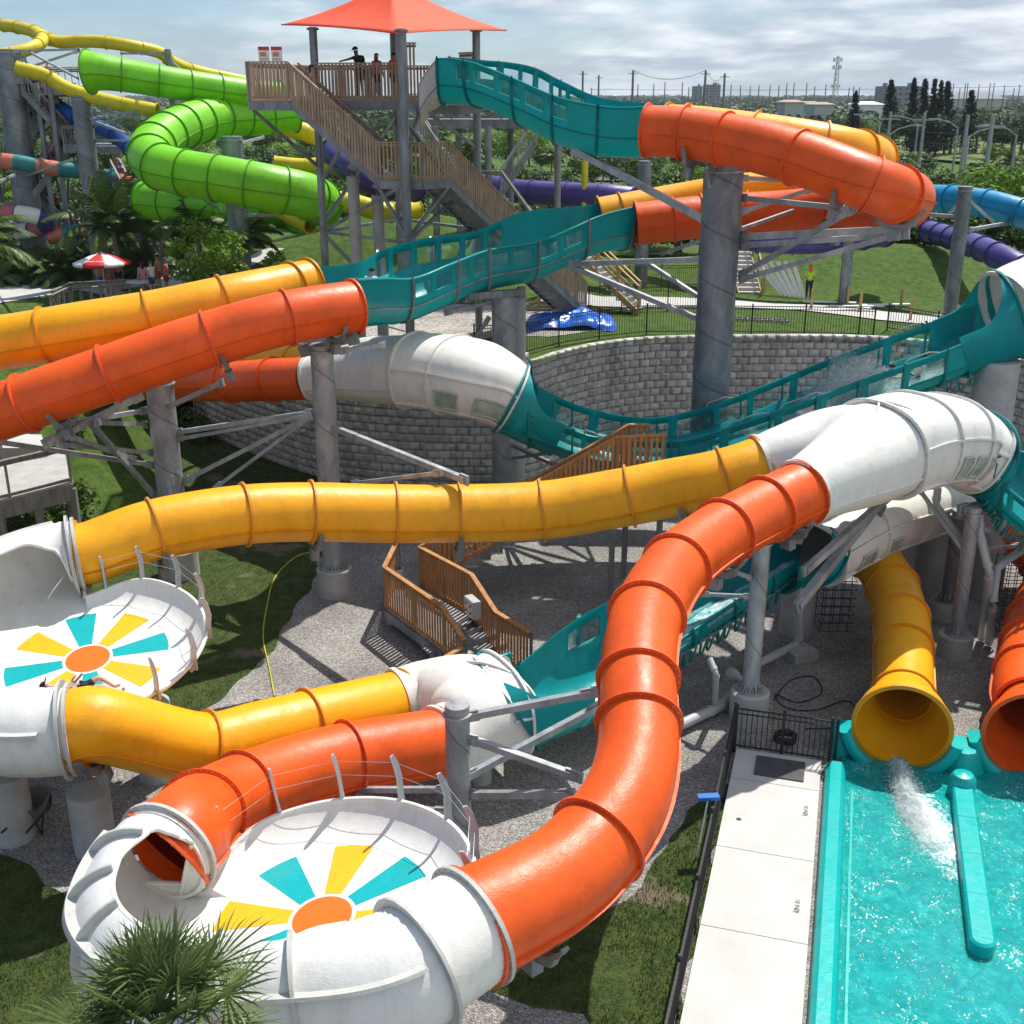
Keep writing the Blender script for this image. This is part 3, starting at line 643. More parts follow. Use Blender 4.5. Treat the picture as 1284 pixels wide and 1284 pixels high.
def ringat(mb, rows, i, w=.075, t=.05, n=36, e=1.0, bolts=0, inner=.01, arc=None):
    fr = path_frames(rows); tt, s, u = fr[i]; r = rows[i]; p = Vector(r[:3]); a = r[3]; b = r[4] if len(r) > 4 else a
    ks = list(range(n)) if arc is None else [k for k in range(n) if arc[0] <= k <= arc[1]]
    vs = []
    for off in (-t/2, t/2):
        for q in (-inner, w):
            rg = circ(a+q, b+q, n, e); vs += [p+tt*off+s*rg[k][0]+u*rg[k][1] for k in ks]
    m = len(ks); fs = []; K = m if arc is None else m-1
    for k in range(K):
        k2 = (k+1) % m
        fs += [(k, k2, m+k2, m+k), (2*m+k2, 2*m+k, 3*m+k, 3*m+k2), (m+k, m+k2, 3*m+k2, 3*m+k), (k2, k, 2*m+k, 2*m+k2)]
    mb.add(vs, fs)
    for k in range(bolts):
        an = 2*PI*k/bolts; d = s*math.cos(an)+u*math.sin(an); c = p+s*math.cos(an)*(a+w*.55)+u*math.sin(an)*(b+w*.55)
        for sg in (-1, 1): rod(mb, c+tt*(sg*t*.5), c+tt*(sg*(t*.5+.014)), .013, n=6, mi=1)
def ribs(mb, rows, ang, w=.06, t=.03, e=1.0):
    ca, sa = math.cos(ang), math.sin(ang)
    def pr(i, r):
        a = r[3]; b = r[4] if len(r) > 4 else a; n = 72; k = int(round(ang/(2*PI)*n)) % n
        c = (a*math.copysign(abs(ca)**e, ca), b*math.copysign(abs(sa)**e, sa)); d = Vector(c).normalized(); q = Vector((-d.y, d.x))
        c = Vector(c)
        return [tuple(c-d*.01-q*t/2), tuple(c+d*w-q*t/2), tuple(c+d*w+q*t/2), tuple(c-d*.01+q*t/2)]
    sweep(mb, rows, pr)
def nearest(rows, px, py, lo=0, hi=None):
    best = None
    for i in range(lo, hi or len(rows)):
        q = proj(rows[i][:3]); d = (q[0]-px)**2+(q[1]-py)**2
        if best is None or d < best[0]: best = (d, i)
    return best[1]
BOLT = M['bolt'] = plain('steel_bolts', (.5, .5, .5), .4, .7, .1, 3, 0)
TUBES = {}
def tube(name, label, cps, mat, ring, r=.70, flanges=None, spacing=1.85, bolts=0, n=36, cat='water slide', group=None, bands=None, seam=True, key=None, seam_ang=-8, step=.16, fw=.075, end_rings=(1, 1), rlabel=None):
    rows = [cw(c) for c in cps]; rows = [q if len(q) > 3 else q+[r] for q in rows]
    rows = resample(catmull(rows, 10), step)
    th = thing(name, label, cat, Vector(rows[len(rows)//2][:3])-Vector((0, 0, r)), group)
    mb = MB(); 
    if bands:
        cum = [0]
        for a, b in zip(rows, rows[1:]): cum.append(cum[-1]+math.dist(a[:3], b[:3]))
        L, mats, off = bands; mf = lambda i: int((cum[i]+off)/L) % len(mats); shell(mb, rows, n=n, mifn=mf); mb.build('tube_shell', mats, th)
    else: shell(mb, rows, n=n); mb.build('tube_shell', mat, th)
    idx = []
    if end_rings[0]: idx.append(0)
    if flanges:
        for f in flanges: idx.append(nearest(rows, *f))
    else:
        k = int(round(spacing/step)); m = max(1, round((len(rows)-1)/k)); idx += [int(round(j*(len(rows)-1)/m)) for j in range(1, m)]
    if end_rings[1]: idx.append(len(rows)-1)
    for i in idx:
        rb = MB(); ringat(rb, rows, i, w=fw, n=n, bolts=bolts); rb.build('flange', [ring, BOLT], th, ang=40)
    if seam:
        for an in (R(seam_ang), PI-R(seam_ang)):
            sb = MB(); ribs(sb, rows, an, w=.055 if r > .5 else .03); sb.build('seam_rib', ring, th)
    TUBES[key or name] = (rows, th); return th
# ------------------------------------------------------------------ round swirl bowls
def interp(tab, x):
    for (x0, y0), (x1, y1) in zip(tab, tab[1:]):
        if x <= x1: u = (x-x0)/(x1-x0) if x1 > x0 else 0; u = max(0, min(1, u)); return y0+(y1-y0)*u*u*(3-2*u)
    return tab[-1][1]
def bowl(key, label, center, tiltx, tilty, sgn, th_in, th_out, phis, petal0, lip=-28, Rr=((0, 2.75), (1, 2.75)), Rl=1.75, q=.75, stan=(), hoodribs=(), lipphi=None):
    """th_in..th_out (deg, walking by sgn) is the banked wall; phis: [(fraction, phimax)]"""
    C = Vector(center); rot = (Matrix.Rotation(R(tiltx), 3, 'X') @ Matrix.Rotation(R(tilty), 3, 'Y'))
    E1, E2, E3 = rot @ Vector((1, 0, 0)), rot @ Vector((0, 1, 0)), rot @ Vector((0, 0, 1))
    def L(r, th, z): return C+E1*(r*math.cos(R(th)))+E2*(r*math.sin(R(th)))+E3*z
    t = thing('swirl_bowl', label, 'slide bowl', C-Vector((0, 0, .2)))
    span = (th_out-th_in)*sgn % 360; rest = 360-span
    def RR(th):
        a = ((th-th_in)*sgn) % 360
        if a <= span: return interp(Rr, a/span)
        f = (a-span)/rest; w1 = 1-sm(f/.24); w2 = 1-sm((1-f)/.24); return Rl+(1.56-Rl)*(w1+w2)
    def RF(th):
        a = ((th-th_in)*sgn) % 360
        if a > 353: return interp(Rr, 0)+.1
        if span < a < span+7: return interp(Rr, 1)+.1
        return RR(th)
    # floor
    mb = MB(); N = 180; rr = [0.02, .4, .8, 1.2, 1.54, 'a', 'b', 'c']; fq = {'a': .33, 'b': .66, 'c': 1}
    rad = lambda r, k: r if not isinstance(r, str) else 1.54+(RF(360*k/N)-1.54)*fq[r]
    vs = [L(rad(r, k), 360*k/N, 0) for r in rr for k in range(N)]; vs2 = [L(rad(r, k), 360*k/N, -.05) for r in rr for k in range(N)]
    fs = [(i*N+k, i*N+(k+1) % N, (i+1)*N+(k+1) % N, (i+1)*N+k) for i in range(len(rr)-1) for k in range(N)]
    mb.add(vs, fs+[tuple(range(N))]); mb.add(vs2, [f[::-1] for f in fs]+[tuple(range(N))[::-1]]); mb.build('bowl_floor', M['whitein'], t)
    # painted sun wheel: real thin decals
    def sector(name, a0, a1, r0, r1, mat, nseg=8):
        m_ = MB(); v = []
        for k in range(nseg+1):
            a = a0+(a1-a0)*k/nseg
            v += [L(r0, a, .004), L(r1, a, .004)]
        m_.add(v, [(2*k, 2*k+1, 2*k+3, 2*k+2) for k in range(nseg)]); m_.build(name, mat, t, ang=None)
    m_ = MB(); m_.add([L(.44, 360*k/48, .005) for k in range(48)], [tuple(range(48))]); m_.build('painted_hub', M['hub'], t)
    for k in range(8):
        a = petal0+45*k; m_ = MB(); n_ = 10; v = []
        for j in range(n_+1):
            u = j/n_-.5; v += [L(.50, a+u*30, .004), L(1.62, a+u*23, .004)]
        m_.add(v, [(2*j, 2*j+1, 2*j+3, 2*j+2) for j in range(n_)]); m_.build('painted_petal', (M['petteal'], M['petyel'])[k % 2], t, ang=None)
    nh = 72; nph = 26; thk = .05
    def arcpt(th, ph, off=0): return L(RR(th)+(q+off)*math.cos(R(ph)), th, q+(q+off)*math.sin(R(ph)))
    def arcgrid(mb, ths, pm):
        for off, flip in ((0, 0), (thk, 1)):
            o = len(mb.v); nr = nph+1
            for i, th in enumerate(ths):
                for k in range(nr): ph = -90+(pm[i]+90)*k/nph; mb.v.append(tuple(arcpt(th, ph, off)))
            for i in range(len(ths)-1):
                for k in range(nph): f = (o+i*nr+k, o+i*nr+k+1, o+(i+1)*nr+k+1, o+(i+1)*nr+k); mb.f.append(f[::-1] if flip else f); mb.m.append(0)
            if flip:
                oo = o-len(ths)*nr
                for i in range(len(ths)-1): mb.f.append((oo+i*nr+nph, oo+(i+1)*nr+nph, o+(i+1)*nr+nph, o+i*nr+nph)); mb.m.append(0)
                for e_ in (0, len(ths)-1):
                    for k in range(nph): mb.f.append((oo+e_*nr+k, oo+e_*nr+k+1, o+e_*nr+k+1, o+e_*nr+k)); mb.m.append(0)
    ths = [th_in+sgn*span*i/nh for i in range(nh+1)]; pm = [interp(phis, i/nh) for i in range(nh+1)]
    mb = MB(); arcgrid(mb, ths, pm); mb.build('banked_wall', M['whitein'], t, ang=50)
    nl = 60; th2 = [th_out+sgn*rest*i/nl for i in range(nl+1)]
    lipf = lipphi or [(0, -50), (.2, lip), (.8, lip), (1, -50)]
    pm2 = [interp(lipf, i/nl) for i in range(nl+1)]
    mb = MB(); arcgrid(mb, th2, pm2); mb.build('low_rim', M['whitein'], t, ang=50)
    # rim roll of the low side
    mb = MB(); pipe(mb, [arcpt(a, p_, .025) for a, p_ in zip(th2, pm2)], .045, 8); mb.build('rim_lip', M['whitein'], t)
    # rim roll of the hood
    mb = MB(); pipe(mb, [arcpt(a, p_, .02) for a, p_ in zip(ths, pm)], .04, 8); mb.build('hood_lip', M['white'], t)
    # outer seam ribs
    for fr_ in hoodribs:
        th = th_in+sgn*span*fr_; pmx = interp(phis, fr_); mb = MB(); v = []
        tt = (E1*(-math.sin(R(th)))+E2*math.cos(R(th))).normalized(); nn_ = 22
        for k in range(nn_+1):
            ph = -90+(pmx+90)*k/nn_
            for o_, s_ in ((thk-.01, -.02), (thk+.12, -.025), (thk+.12, .025), (thk-.01, .02)): v.append(arcpt(th, ph, o_)+tt*s_)
        mb.add(v, [(4*k+j, 4*k+(j+1) % 4, 4*k+4+(j+1) % 4, 4*k+4+j) for k in range(nn_) for j in range(4)]+[(0, 1, 2, 3), (4*nn_+3, 4*nn_+2, 4*nn_+1, 4*nn_)])
        mb.build('hood_rib', M['grey_ring'], t, ang=30)
    # horizontal seam round the hood
    mb = MB(); v = [];
    for th in ths[2:-2]:
        for o_, p_ in ((thk-.01, 33), (thk+.13, 34), (thk+.13, 37), (thk-.01, 41)): v.append(arcpt(th, p_, o_))
    mb.add(v, [(4*k+j, 4*k+(j+1) % 4, 4*k+4+(j+1) % 4, 4*k+4+j) for k in range(len(v)//4-1) for j in range(4)]); mb.build('hood_seam', M['grey_ring'], t, ang=30)
    # radial floor ribs under the bowl, ring beam
    mb = MB(); pipe(mb, [L(1.5, 360*k/40, -.16) for k in range(41)], .08, 6); 
    for k in range(8): bar(mb, L(.1, k*45, -.12), L(RR(k*45)+.1, k*45, -.12), .08, .14)
    mb.build('under_frame', M['galv'], t)
    # stanchions of the low rim with two cables
    tops = []; mids = []
    for fr_ in stan:
        th = th_out+sgn*rest*fr_; ph = interp(lipf, fr_); b0 = arcpt(th, ph, .03); rad = (E1*math.cos(R(th))+E2*math.sin(R(th))); tt = E3.cross(rad)
        pts = [b0-E3*.16+rad*.02, b0+E3*.12+rad*.05, b0+E3*.42+rad*.10, b0+E3*.70+rad*.07, b0+E3*.86+rad*.02]
        mb = MB(); v = []
        for p_, w in zip(pts, (.16, .13, .12, .11, .07)):
            for a_, b_ in ((-1, -1), (1, -1), (1, 1), (-1, 1)): v.append(p_+rad*(a_*w/2)+tt*(b_*.018))
        mb.add(v, [(4*k+j, 4*k+(j+1) % 4, 4*k+4+(j+1) % 4, 4*k+4+j) for k in range(4) for j in range(4)]+[(0, 1, 2, 3), (19, 18, 17, 16)])
        bar(mb, b0-E3*.18-tt*.07, b0+E3*.16, .02, .02); bar(mb, b0-E3*.18+tt*.07, b0+E3*.16, .02, .02); box(mb, b0-E3*.12, .06, .17, .1, rz=R(th))
        mb.build('stanchion', M['stan'], t, ang=50); tops.append(pts[3]); mids.append(pts[2])
    ends = (arcpt(th2[0], 120, .1), arcpt(th2[-1], 120, .1))
    for row in (tops, mids):
        if len(row) > 1: mb = MB(); pipe(mb, row, .005, 5); mb.build('cable', M['rope'], t)
    def port(th, sg): # point on tube centreline and outward tangent
        c = L(RR(th), th, q); tg = (E1*(-math.sin(R(th)))+E2*math.cos(R(th)))*sg; return c, tg
    return port(th_in, -sgn), port(th_out, sgn), L, t
M['hub'] = fibreglass('painted_orange', (.82, .15, .01), .3, .03); M['petteal'] = fibreglass('painted_teal', (.0, .36, .38), .3, .04); M['petyel'] = fibreglass('painted_yellow', (.80, .42, .01), .3, .04)
M['stan'] = plain('pale_stanchion_metal', (.42, .44, .48), .4, .3, .1)
b1 = bowl('b1', 'large white swirl bowl beside the palm, painted sun wheel inside', P(404, 1150, 13.8), 1.5, -8, -1, -50, 160, 
          [(0, 262), (.05, 190), (.12, 116), (.26, 86), (.60, 80), (.84, 88), (.95, 106), (.985, 150), (1, 262)], 35, Rl=1.62, Rr=((0, 2.6), (.28, 2.18), (.55, 2.28), (.8, 2.55), (1, 2.6)), stan=(.10, .22, .34, .46, .58, .70, .82, .92), hoodribs=(.0, .22, .40, .55, .68, .8, .92))
b2 = bowl('b2', 'white swirl bowl with painted sun wheel and a rider lying on its rim', P(110, 826, 21.4), 11, 0, 1, 111, 283,
          [(0, 258), (.012, 190), (.035, 135), (.12, 108), (.40, 98), (.74, 92), (.88, 100), (.95, 150), (1, 258)], 22.5, Rr=((0, 2.95), (.5, 2.85), (1, 3.1)), stan=(.2, .33, .46, .58, .70, .82, .92), hoodribs=(.0, .2, .4, .6, .8, 1.0))
for b, pr_, ln in ((b1, 0, .9), (b2, 0, .12), (b1, 1, .12), (b2, 1, .12)):
    c_, d_ = b[pr_]; rows = [[*(c_+d_*(-.06+(ln+.06)*k/4)), .77] for k in range(5)]; mb = MB(); shell(mb, rows, .05, 44); mb.build('port_sleeve', M['white'], b[3])
    mb = MB(); ringat(mb, rows, 4, .08, .06, 44, bolts=30); mb.build('hood_rib', [M['grey_ring'], BOLT], b[3])
(b1i, b1it), (b1o, b1ot) = b1[0], b1[1]; (b2i, b2it), (b2o, b2ot) = b2[0], b2[1]
# ------------------------------------------------------------------ tubes
tube('orange_tube_slide', 'big orange tube slide sweeping down from the white hood into the lower swirl bowl', [(1005, 618, 24.4, .70), (955, 642, 23.6, .69), (895, 675, 22.3, .67), (845, 715, 20.8, .65), (812, 770, 18.9, .64), (801, 830, 17.4, .62), (801, 890, 16.3, .62), (799, 948, 15.4, .63), (783, 1004, 14.6, .65), (748, 1056, 13.9, .68), (696, 1106, 13.2, .71), (b1i+b1it*.88, .74)],
     M['orange'], M['orange_ring'], r=.72, flanges=[(965, 638), (905, 662), (850, 710), (812, 770), (800, 850), (800, 905), (748, 1056)], bolts=28, key='or5', n=48, seam_ang=-14, fw=.085)
tube('orange_tube_slide', 'short orange tube slide curving out of the lower swirl bowl to the white fork', [(b1o+b1ot*.11, .74), (b1o+b1ot*.45, .74), (264, 1014, 16.8), (340, 980, 18.2), (430, 953, 19.3), (550, 932, 20.5)],
     M['orange'], M['orange_ring'], flanges=[(255, 1030), (310, 995), (435, 950)], bolts=24, key='or6', n=44, seam_ang=-22)
tube('yellow_tube_slide', 'long yellow tube slide crossing the middle of the photo to the left bowl', [(955, 583, 27.2, .71), (930, 592, 27.1, .71), (890, 603, 27.1, .72), (840, 612, 27.3, .73), (780, 624, 27.4, .74), (680, 640, 27.4, .74), (570, 644, 27.2, .73), (480, 644, 26.9, .73), (390, 642, 26.4, .72), (300, 646, 25.7, .71), (195, 664, 24.8, .70), (b2i+b2it*.45,), (b2i+b2it*.1,)],
     M['yellow'], M['yellow_ring'], flanges=[(912, 598), (790, 620), (677, 640), (572, 643), (498, 644), (392, 641), (303, 645), (195, 662)], bolts=20, key='ye5', n=40, seam_ang=-18)
tube('yellow_tube_slide', 'short yellow tube slide leaving the left bowl towards the white fork', [(b2o+b2ot*.11, .71), (b2o+b2ot*.6, .68), (250, 937, 19.4, .67), (330, 921, 20.2, .68), (420, 900, 21.2, .69), (502, 881, 22.4, .70)],
     M['yellow'], M['yellow_ring'], flanges=[(253, 933), (385, 908)], bolts=24, key='ye6', n=40, seam_ang=-22)
# upper pair from the tower
tube('orange_tube_slide', 'high orange tube slide from the tower making the tight hairpin at upper right', [(812, 164, 36), (850, 166, 35.6), (900, 173, 35), (960, 186, 34), (1020, 204, 33), (1080, 227, 32.2), (1122, 242, 32.4), (1140, 249, 34.2), (1125, 256, 36.8), (1085, 261, 38.6), (1040, 261, 39.8), (980, 266, 40.6), (920, 269, 41), (860, 274, 41), (798, 281, 41)],
     M['orange'], M['orange_ring'], r=.72, flanges=[(858, 166), (906, 175), (1002, 197), (1092, 232), (1122, 243), (1136, 253), (1046, 260), (940, 268), (878, 272), (842, 277)], key='or1')
tube('yellow_tube_slide', 'high yellow tube slide behind the orange hairpin at upper right', [(838, 160, 38.6), (880, 163, 38), (960, 173, 37), (1030, 184, 36.4), (1080, 195, 36.8), (1098, 203, 38.6), (1085, 213, 41), (1040, 224, 42.6), (980, 236, 43.4), (900, 246, 43.8), (830, 258, 44), (752, 272, 43.8)],
     M['yellow'], M['yellow_ring'], flanges=[(862, 163), (946, 170), (1030, 184), (1078, 194), (1095, 200), (1000, 230), (885, 247), (780, 265)], key='ye1')
# middle pair leaving the photo at the left and coming back
tube('orange_tube_slide', 'orange tube slide running from the teal channel down out of the left edge', [(443, 385, 31.6, .70), (400, 391, 31, .70), (340, 403, 30.4, .71), (270, 423, 30, .72), (200, 446, 29.6, .73), (130, 471, 29.3, .73), (60, 495, 29, .73), (-20, 523, 29, .73), (-110, 545, 29.6, .73), (-190, 540, 32, .73), (-210, 520, 35, .73)],
     M['orange'], M['orange_ring'], r=.74, flanges=[(362, 398), (262, 426), (137, 468), (30, 506)], bolts=18, key='or2', n=40, seam_ang=-12)
tube('yellow_tube_slide', 'yellow tube slide behind the orange one, leaving the left edge', [(388, 354, 34.4, .66), (350, 363, 33.6, .68), (290, 376, 32.6, .70), (200, 396, 31.8, .72), (100, 413, 31.2, .73), (20, 427, 31, .73), (-80, 440, 31, .73), (-170, 450, 33, .73), (-190, 462, 36, .73)],
     M['yellow'], M['yellow_ring'], r=.74, flanges=[(366, 358), (283, 378), (185, 399), (55, 420)], key='ye2', n=40, seam_ang=-12)
tube('red_tube_slide', 'shaded red tube slide behind the grey column, joining the white fork', [(-100, 455, 48), (60, 470, 46.5), (140, 476, 45), (220, 478, 42.6), (290, 478, 40), (340, 476, 38.6), (392, 474, 37.4)],
     M['orange'], M['orange_ring'], r=.72, flanges=[(222, 478), (288, 478), (345, 476)], key='or3')
tube('yellow_tube_slide', 'yellow tube slide barely seen above the shaded red tube', [(120, 452, 47), (230, 455, 44), (320, 458, 41.4), (425, 459, 39.4)], M['yellow'], M['yellow_ring'], r=.72, key='ye3')
# pool slides with flared mouths
def mouth(th, c, d, mat, ring, r0=.68, r1=1.0, ln=1.25):
    rows = [[*(c-d*(ln*(1-k/8))), r0+(r1-r0)*sm(k/7.0)+.0] for k in range(9)]; mb = MB(); shell(mb, rows, .035, 48); mb.build('flared_mouth', mat, th)
    mb = MB(); ringat(mb, rows, 8, .07, .05, 48); mb.build('flange', ring, th)
    return rows[0]
d1 = (M1C-P(1134, 835, 24.6)).normalized(); s1 = M1C-d1*1.25
t = tube('yellow_tube_slide', 'shaded yellow tube slide pouring into the splash basin', [(1040, 655, 31.5), (1070, 672, 30.6), (1096, 700, 29.4), (1119, 737, 28.2), (1131, 782, 26.4), (s1-d1*1.0,), (s1,)],
     M['yellow'], M['yellow_ring'], r=.66, flanges=[(1098, 700), (1118, 735), (1130, 775), (1134, 815)], bolts=20, key='ye7', seam_ang=-5, n=40)
mouth(t, M1C, d1, M['yellow'], M['yellow_ring'])
d2 = (M2C-P(1285, 840, 24.6)).normalized(); s2 = M2C-d2*1.25
t = tube('orange_tube_slide', 'orange tube slide at the right edge pouring into the second basin lane', [(1195, 632, 32), (1240, 650, 31.8), (1300, 690, 31.2), (1322, 730, 30), (1302, 780, 27.0), (s2-d2*1.0,), (s2,)],
     M['orange'], M['orange_ring'], r=.74, spacing=1.5, bolts=20, key='or7', seam_ang=-5, n=40)
mouth(t, M2C, d2, M['orange'], M['orange_ring'])
# ------------------------------------------------------------------ white forks and hoods
HOODS = []
def hood(label, lobes, main, rings=(), e=.82, windows=None, name='white_slide_hood', cat='slide hood', n=48, th=.05):
    ctr = cw(main[0] if main else lobes[0][-1]); t = thing(name, label, cat, Vector(ctr[:3])-Vector((0, 0, 1.2)))
    for lb in lobes:
        rows = resample(catmull([cw(c) for c in lb], 10), .16); mb = MB(); shell(mb, rows, th, n, e=.9); mb.build('fork_branch', M['white'], t, ang=50)
        for an in (R(-16), PI-R(-16)):
            sb = MB(); ribs(sb, rows, an, w=.05, e=.9); sb.build('seam_rib', M['white'], t)
        sb = MB(); ringat(sb, rows, 0, .06, .10, n, .9); sb.build('hood_rib', M['white'], t)
        sb = MB(); ringat(sb, rows, len(rows)-1, .07, .05, n, .9, bolts=34); sb.build('hood_rib', [M['white'], BOLT], t)
    if main:
        rows = resample(catmull([cw(c) for c in main], 10), .07); mb = MB(); HOODS.append(rows)
        nearw = []
        shell(mb, rows, th, n, e=e); mb.build('hood_shell', M['white'], t, ang=50)
        for fr_ in rings:
            sb = MB(); ringat(sb, rows, min(len(rows)-1, int(fr_*(len(rows)-1))), .07, .06, n, e, bolts=34); sb.build('hood_rib', [M['white'], BOLT], t)
        for an in (R(-38), PI+R(38), R(12), PI-R(12)):
            sb = MB(); ribs(sb, rows, an, w=.07, t=.05, e=e); sb.build('seam_rib', M['white'], t)
        if windows:
            fr = path_frames(rows); side, cs_ = windows
            for c0, c1_ in cs_:
                i0, i1 = int(c0*(len(rows)-1)), max(int(c0*(len(rows)-1))+2, int(c1_*(len(rows)-1)))
                fb = MB(); gb_ = MB(); gr = []
                for i in range(i0, i1+1):
                    tt, s, u = fr[i]; r = rows[i]; p = Vector(r[:3])
                    for an in (R(-32), R(-25), R(-18), R(-11), R(-4)):
                        aa = an if side > 0 else PI-an; ca, sa = math.cos(aa), math.sin(aa); a, b = r[3]+.03, r[4]+.03
                        gr.append(p+s*a*math.copysign(abs(ca)**e, ca)+u*b*math.copysign(abs(sa)**e, sa))
                m = len(gr)//5
                gb_.add(gr, [(5*k+j, 5*k+j+1, 5*k+j+6, 5*k+j+5) for k in range(m-1) for j in range(4)])
                f = fb; ring_ = [gr[5*k] for k in range(m)]+[gr[5*(m-1)+j] for j in (1, 2, 3)]+[gr[5*k+4] for k in range(m-1, -1, -1)]+[gr[j] for j in (3, 2, 1, 0)]; pipe(fb, ring_, .03, 6)
                wf = fb.build('window_frame', M['grey_ring'], t); gb_.build('window_pane', M['tealpane'], t)
    return t
M['tealpane'] = plain('tinted_window_pane', (.34, .44, .34), .15, 0, .4, 1.6, 0)
hood('white fork where the orange and yellow tubes leave the large hood at right',
     [[(1005, 618, 24.4, .71, .71), (1035, 602, 25.0, .86, .82), (1075, 582, 26, 1.15, 1.0), (1106, 562, 27.0, 1.40, 1.14)],
      [(955, 583, 27.2, .71, .71), (985, 574, 27.3, .82, .80), (1040, 563, 27.5, 1.05, 1.0), (1106, 560, 27.1, 1.38, 1.13)]],
     [(1102, 563, 26.95, 1.42, 1.15), (1132, 553, 27.4, 1.42, 1.14), (1168, 549, 28.0, 1.42, 1.10), (1198, 554, 28.5, 1.40, 1.06), (1222, 566, 28.6, 1.38, 1.02)], rings=(0, .34, .68, 1), windows=(1, [(.40, .50), (.55, .65), (.71, .81), (.86, .95)]))
hood('white fork in the shadow of the upper slides, joining the long teal channel',
     [[(392, 474, 37.4, .72, .72), (425, 470, 37, .85, .8), (470, 466, 36.3, 1.1, 1.0), (520, 464, 35.6, 1.35, 1.1)],
      [(425, 459, 39.4, .72, .72), (460, 455, 38, .85, .85), (500, 460, 36.4, 1.1, 1.0), (520, 463, 35.8, 1.33, 1.1)]],
     [(518, 464, 35.6, 1.40, 1.13), (560, 468, 35.1, 1.45, 1.15), (605, 478, 34.5, 1.45, 1.13), (641, 496, 34.5, 1.42, 1.08)], rings=(0, .42, 1), windows=(1, [(.50, .68), (.76, .94)]))
hood('white fork at lower centre where the yellow and orange tubes meet the teal channel',
     [[(550, 932, 20.5, .71, .71), (575, 922, 20.9, .80, .76), (590, 905, 21.3, .98, .9), (613, 888, 21.95, 1.22, .97)],
      [(502, 881, 22.4, .71, .71), (530, 874, 22.6, .78, .78), (572, 876, 22.4, 1.0, .94), (613, 885, 22.1, 1.20, .96)]],
     [(610, 887, 22.0, 1.24, .99), (631, 881, 22.2, 1.30, 1.0)], rings=(1,))
hood('white hood at the right edge above the top of the long teal channel', [],
     [(1264, 394, 34.0, 1.35, 1.25), (1300, 378, 34.2, 1.42, 1.28), (1360, 362, 34.5, 1.45, 1.25), (1420, 360, 34.5, 1.4, 1.2)], rings=(0, .35), windows=(-1, [(.05, .2)]))
hood('low white hood with grey windows under the large white hood', [],
     [(1008, 690, 28.0, 1.25, .85), (1045, 668, 28.9, 1.3, .88), (1085, 650, 29.8, 1.3, .88), (1130, 638, 30.8, 1.2, .85), (1170, 632, 31.4, .95, .8), (1198, 630, 31.9, .76, .76)], rings=(0, .3, .6, 1), windows=(1, [(.12, .22), (.30, .40)]))
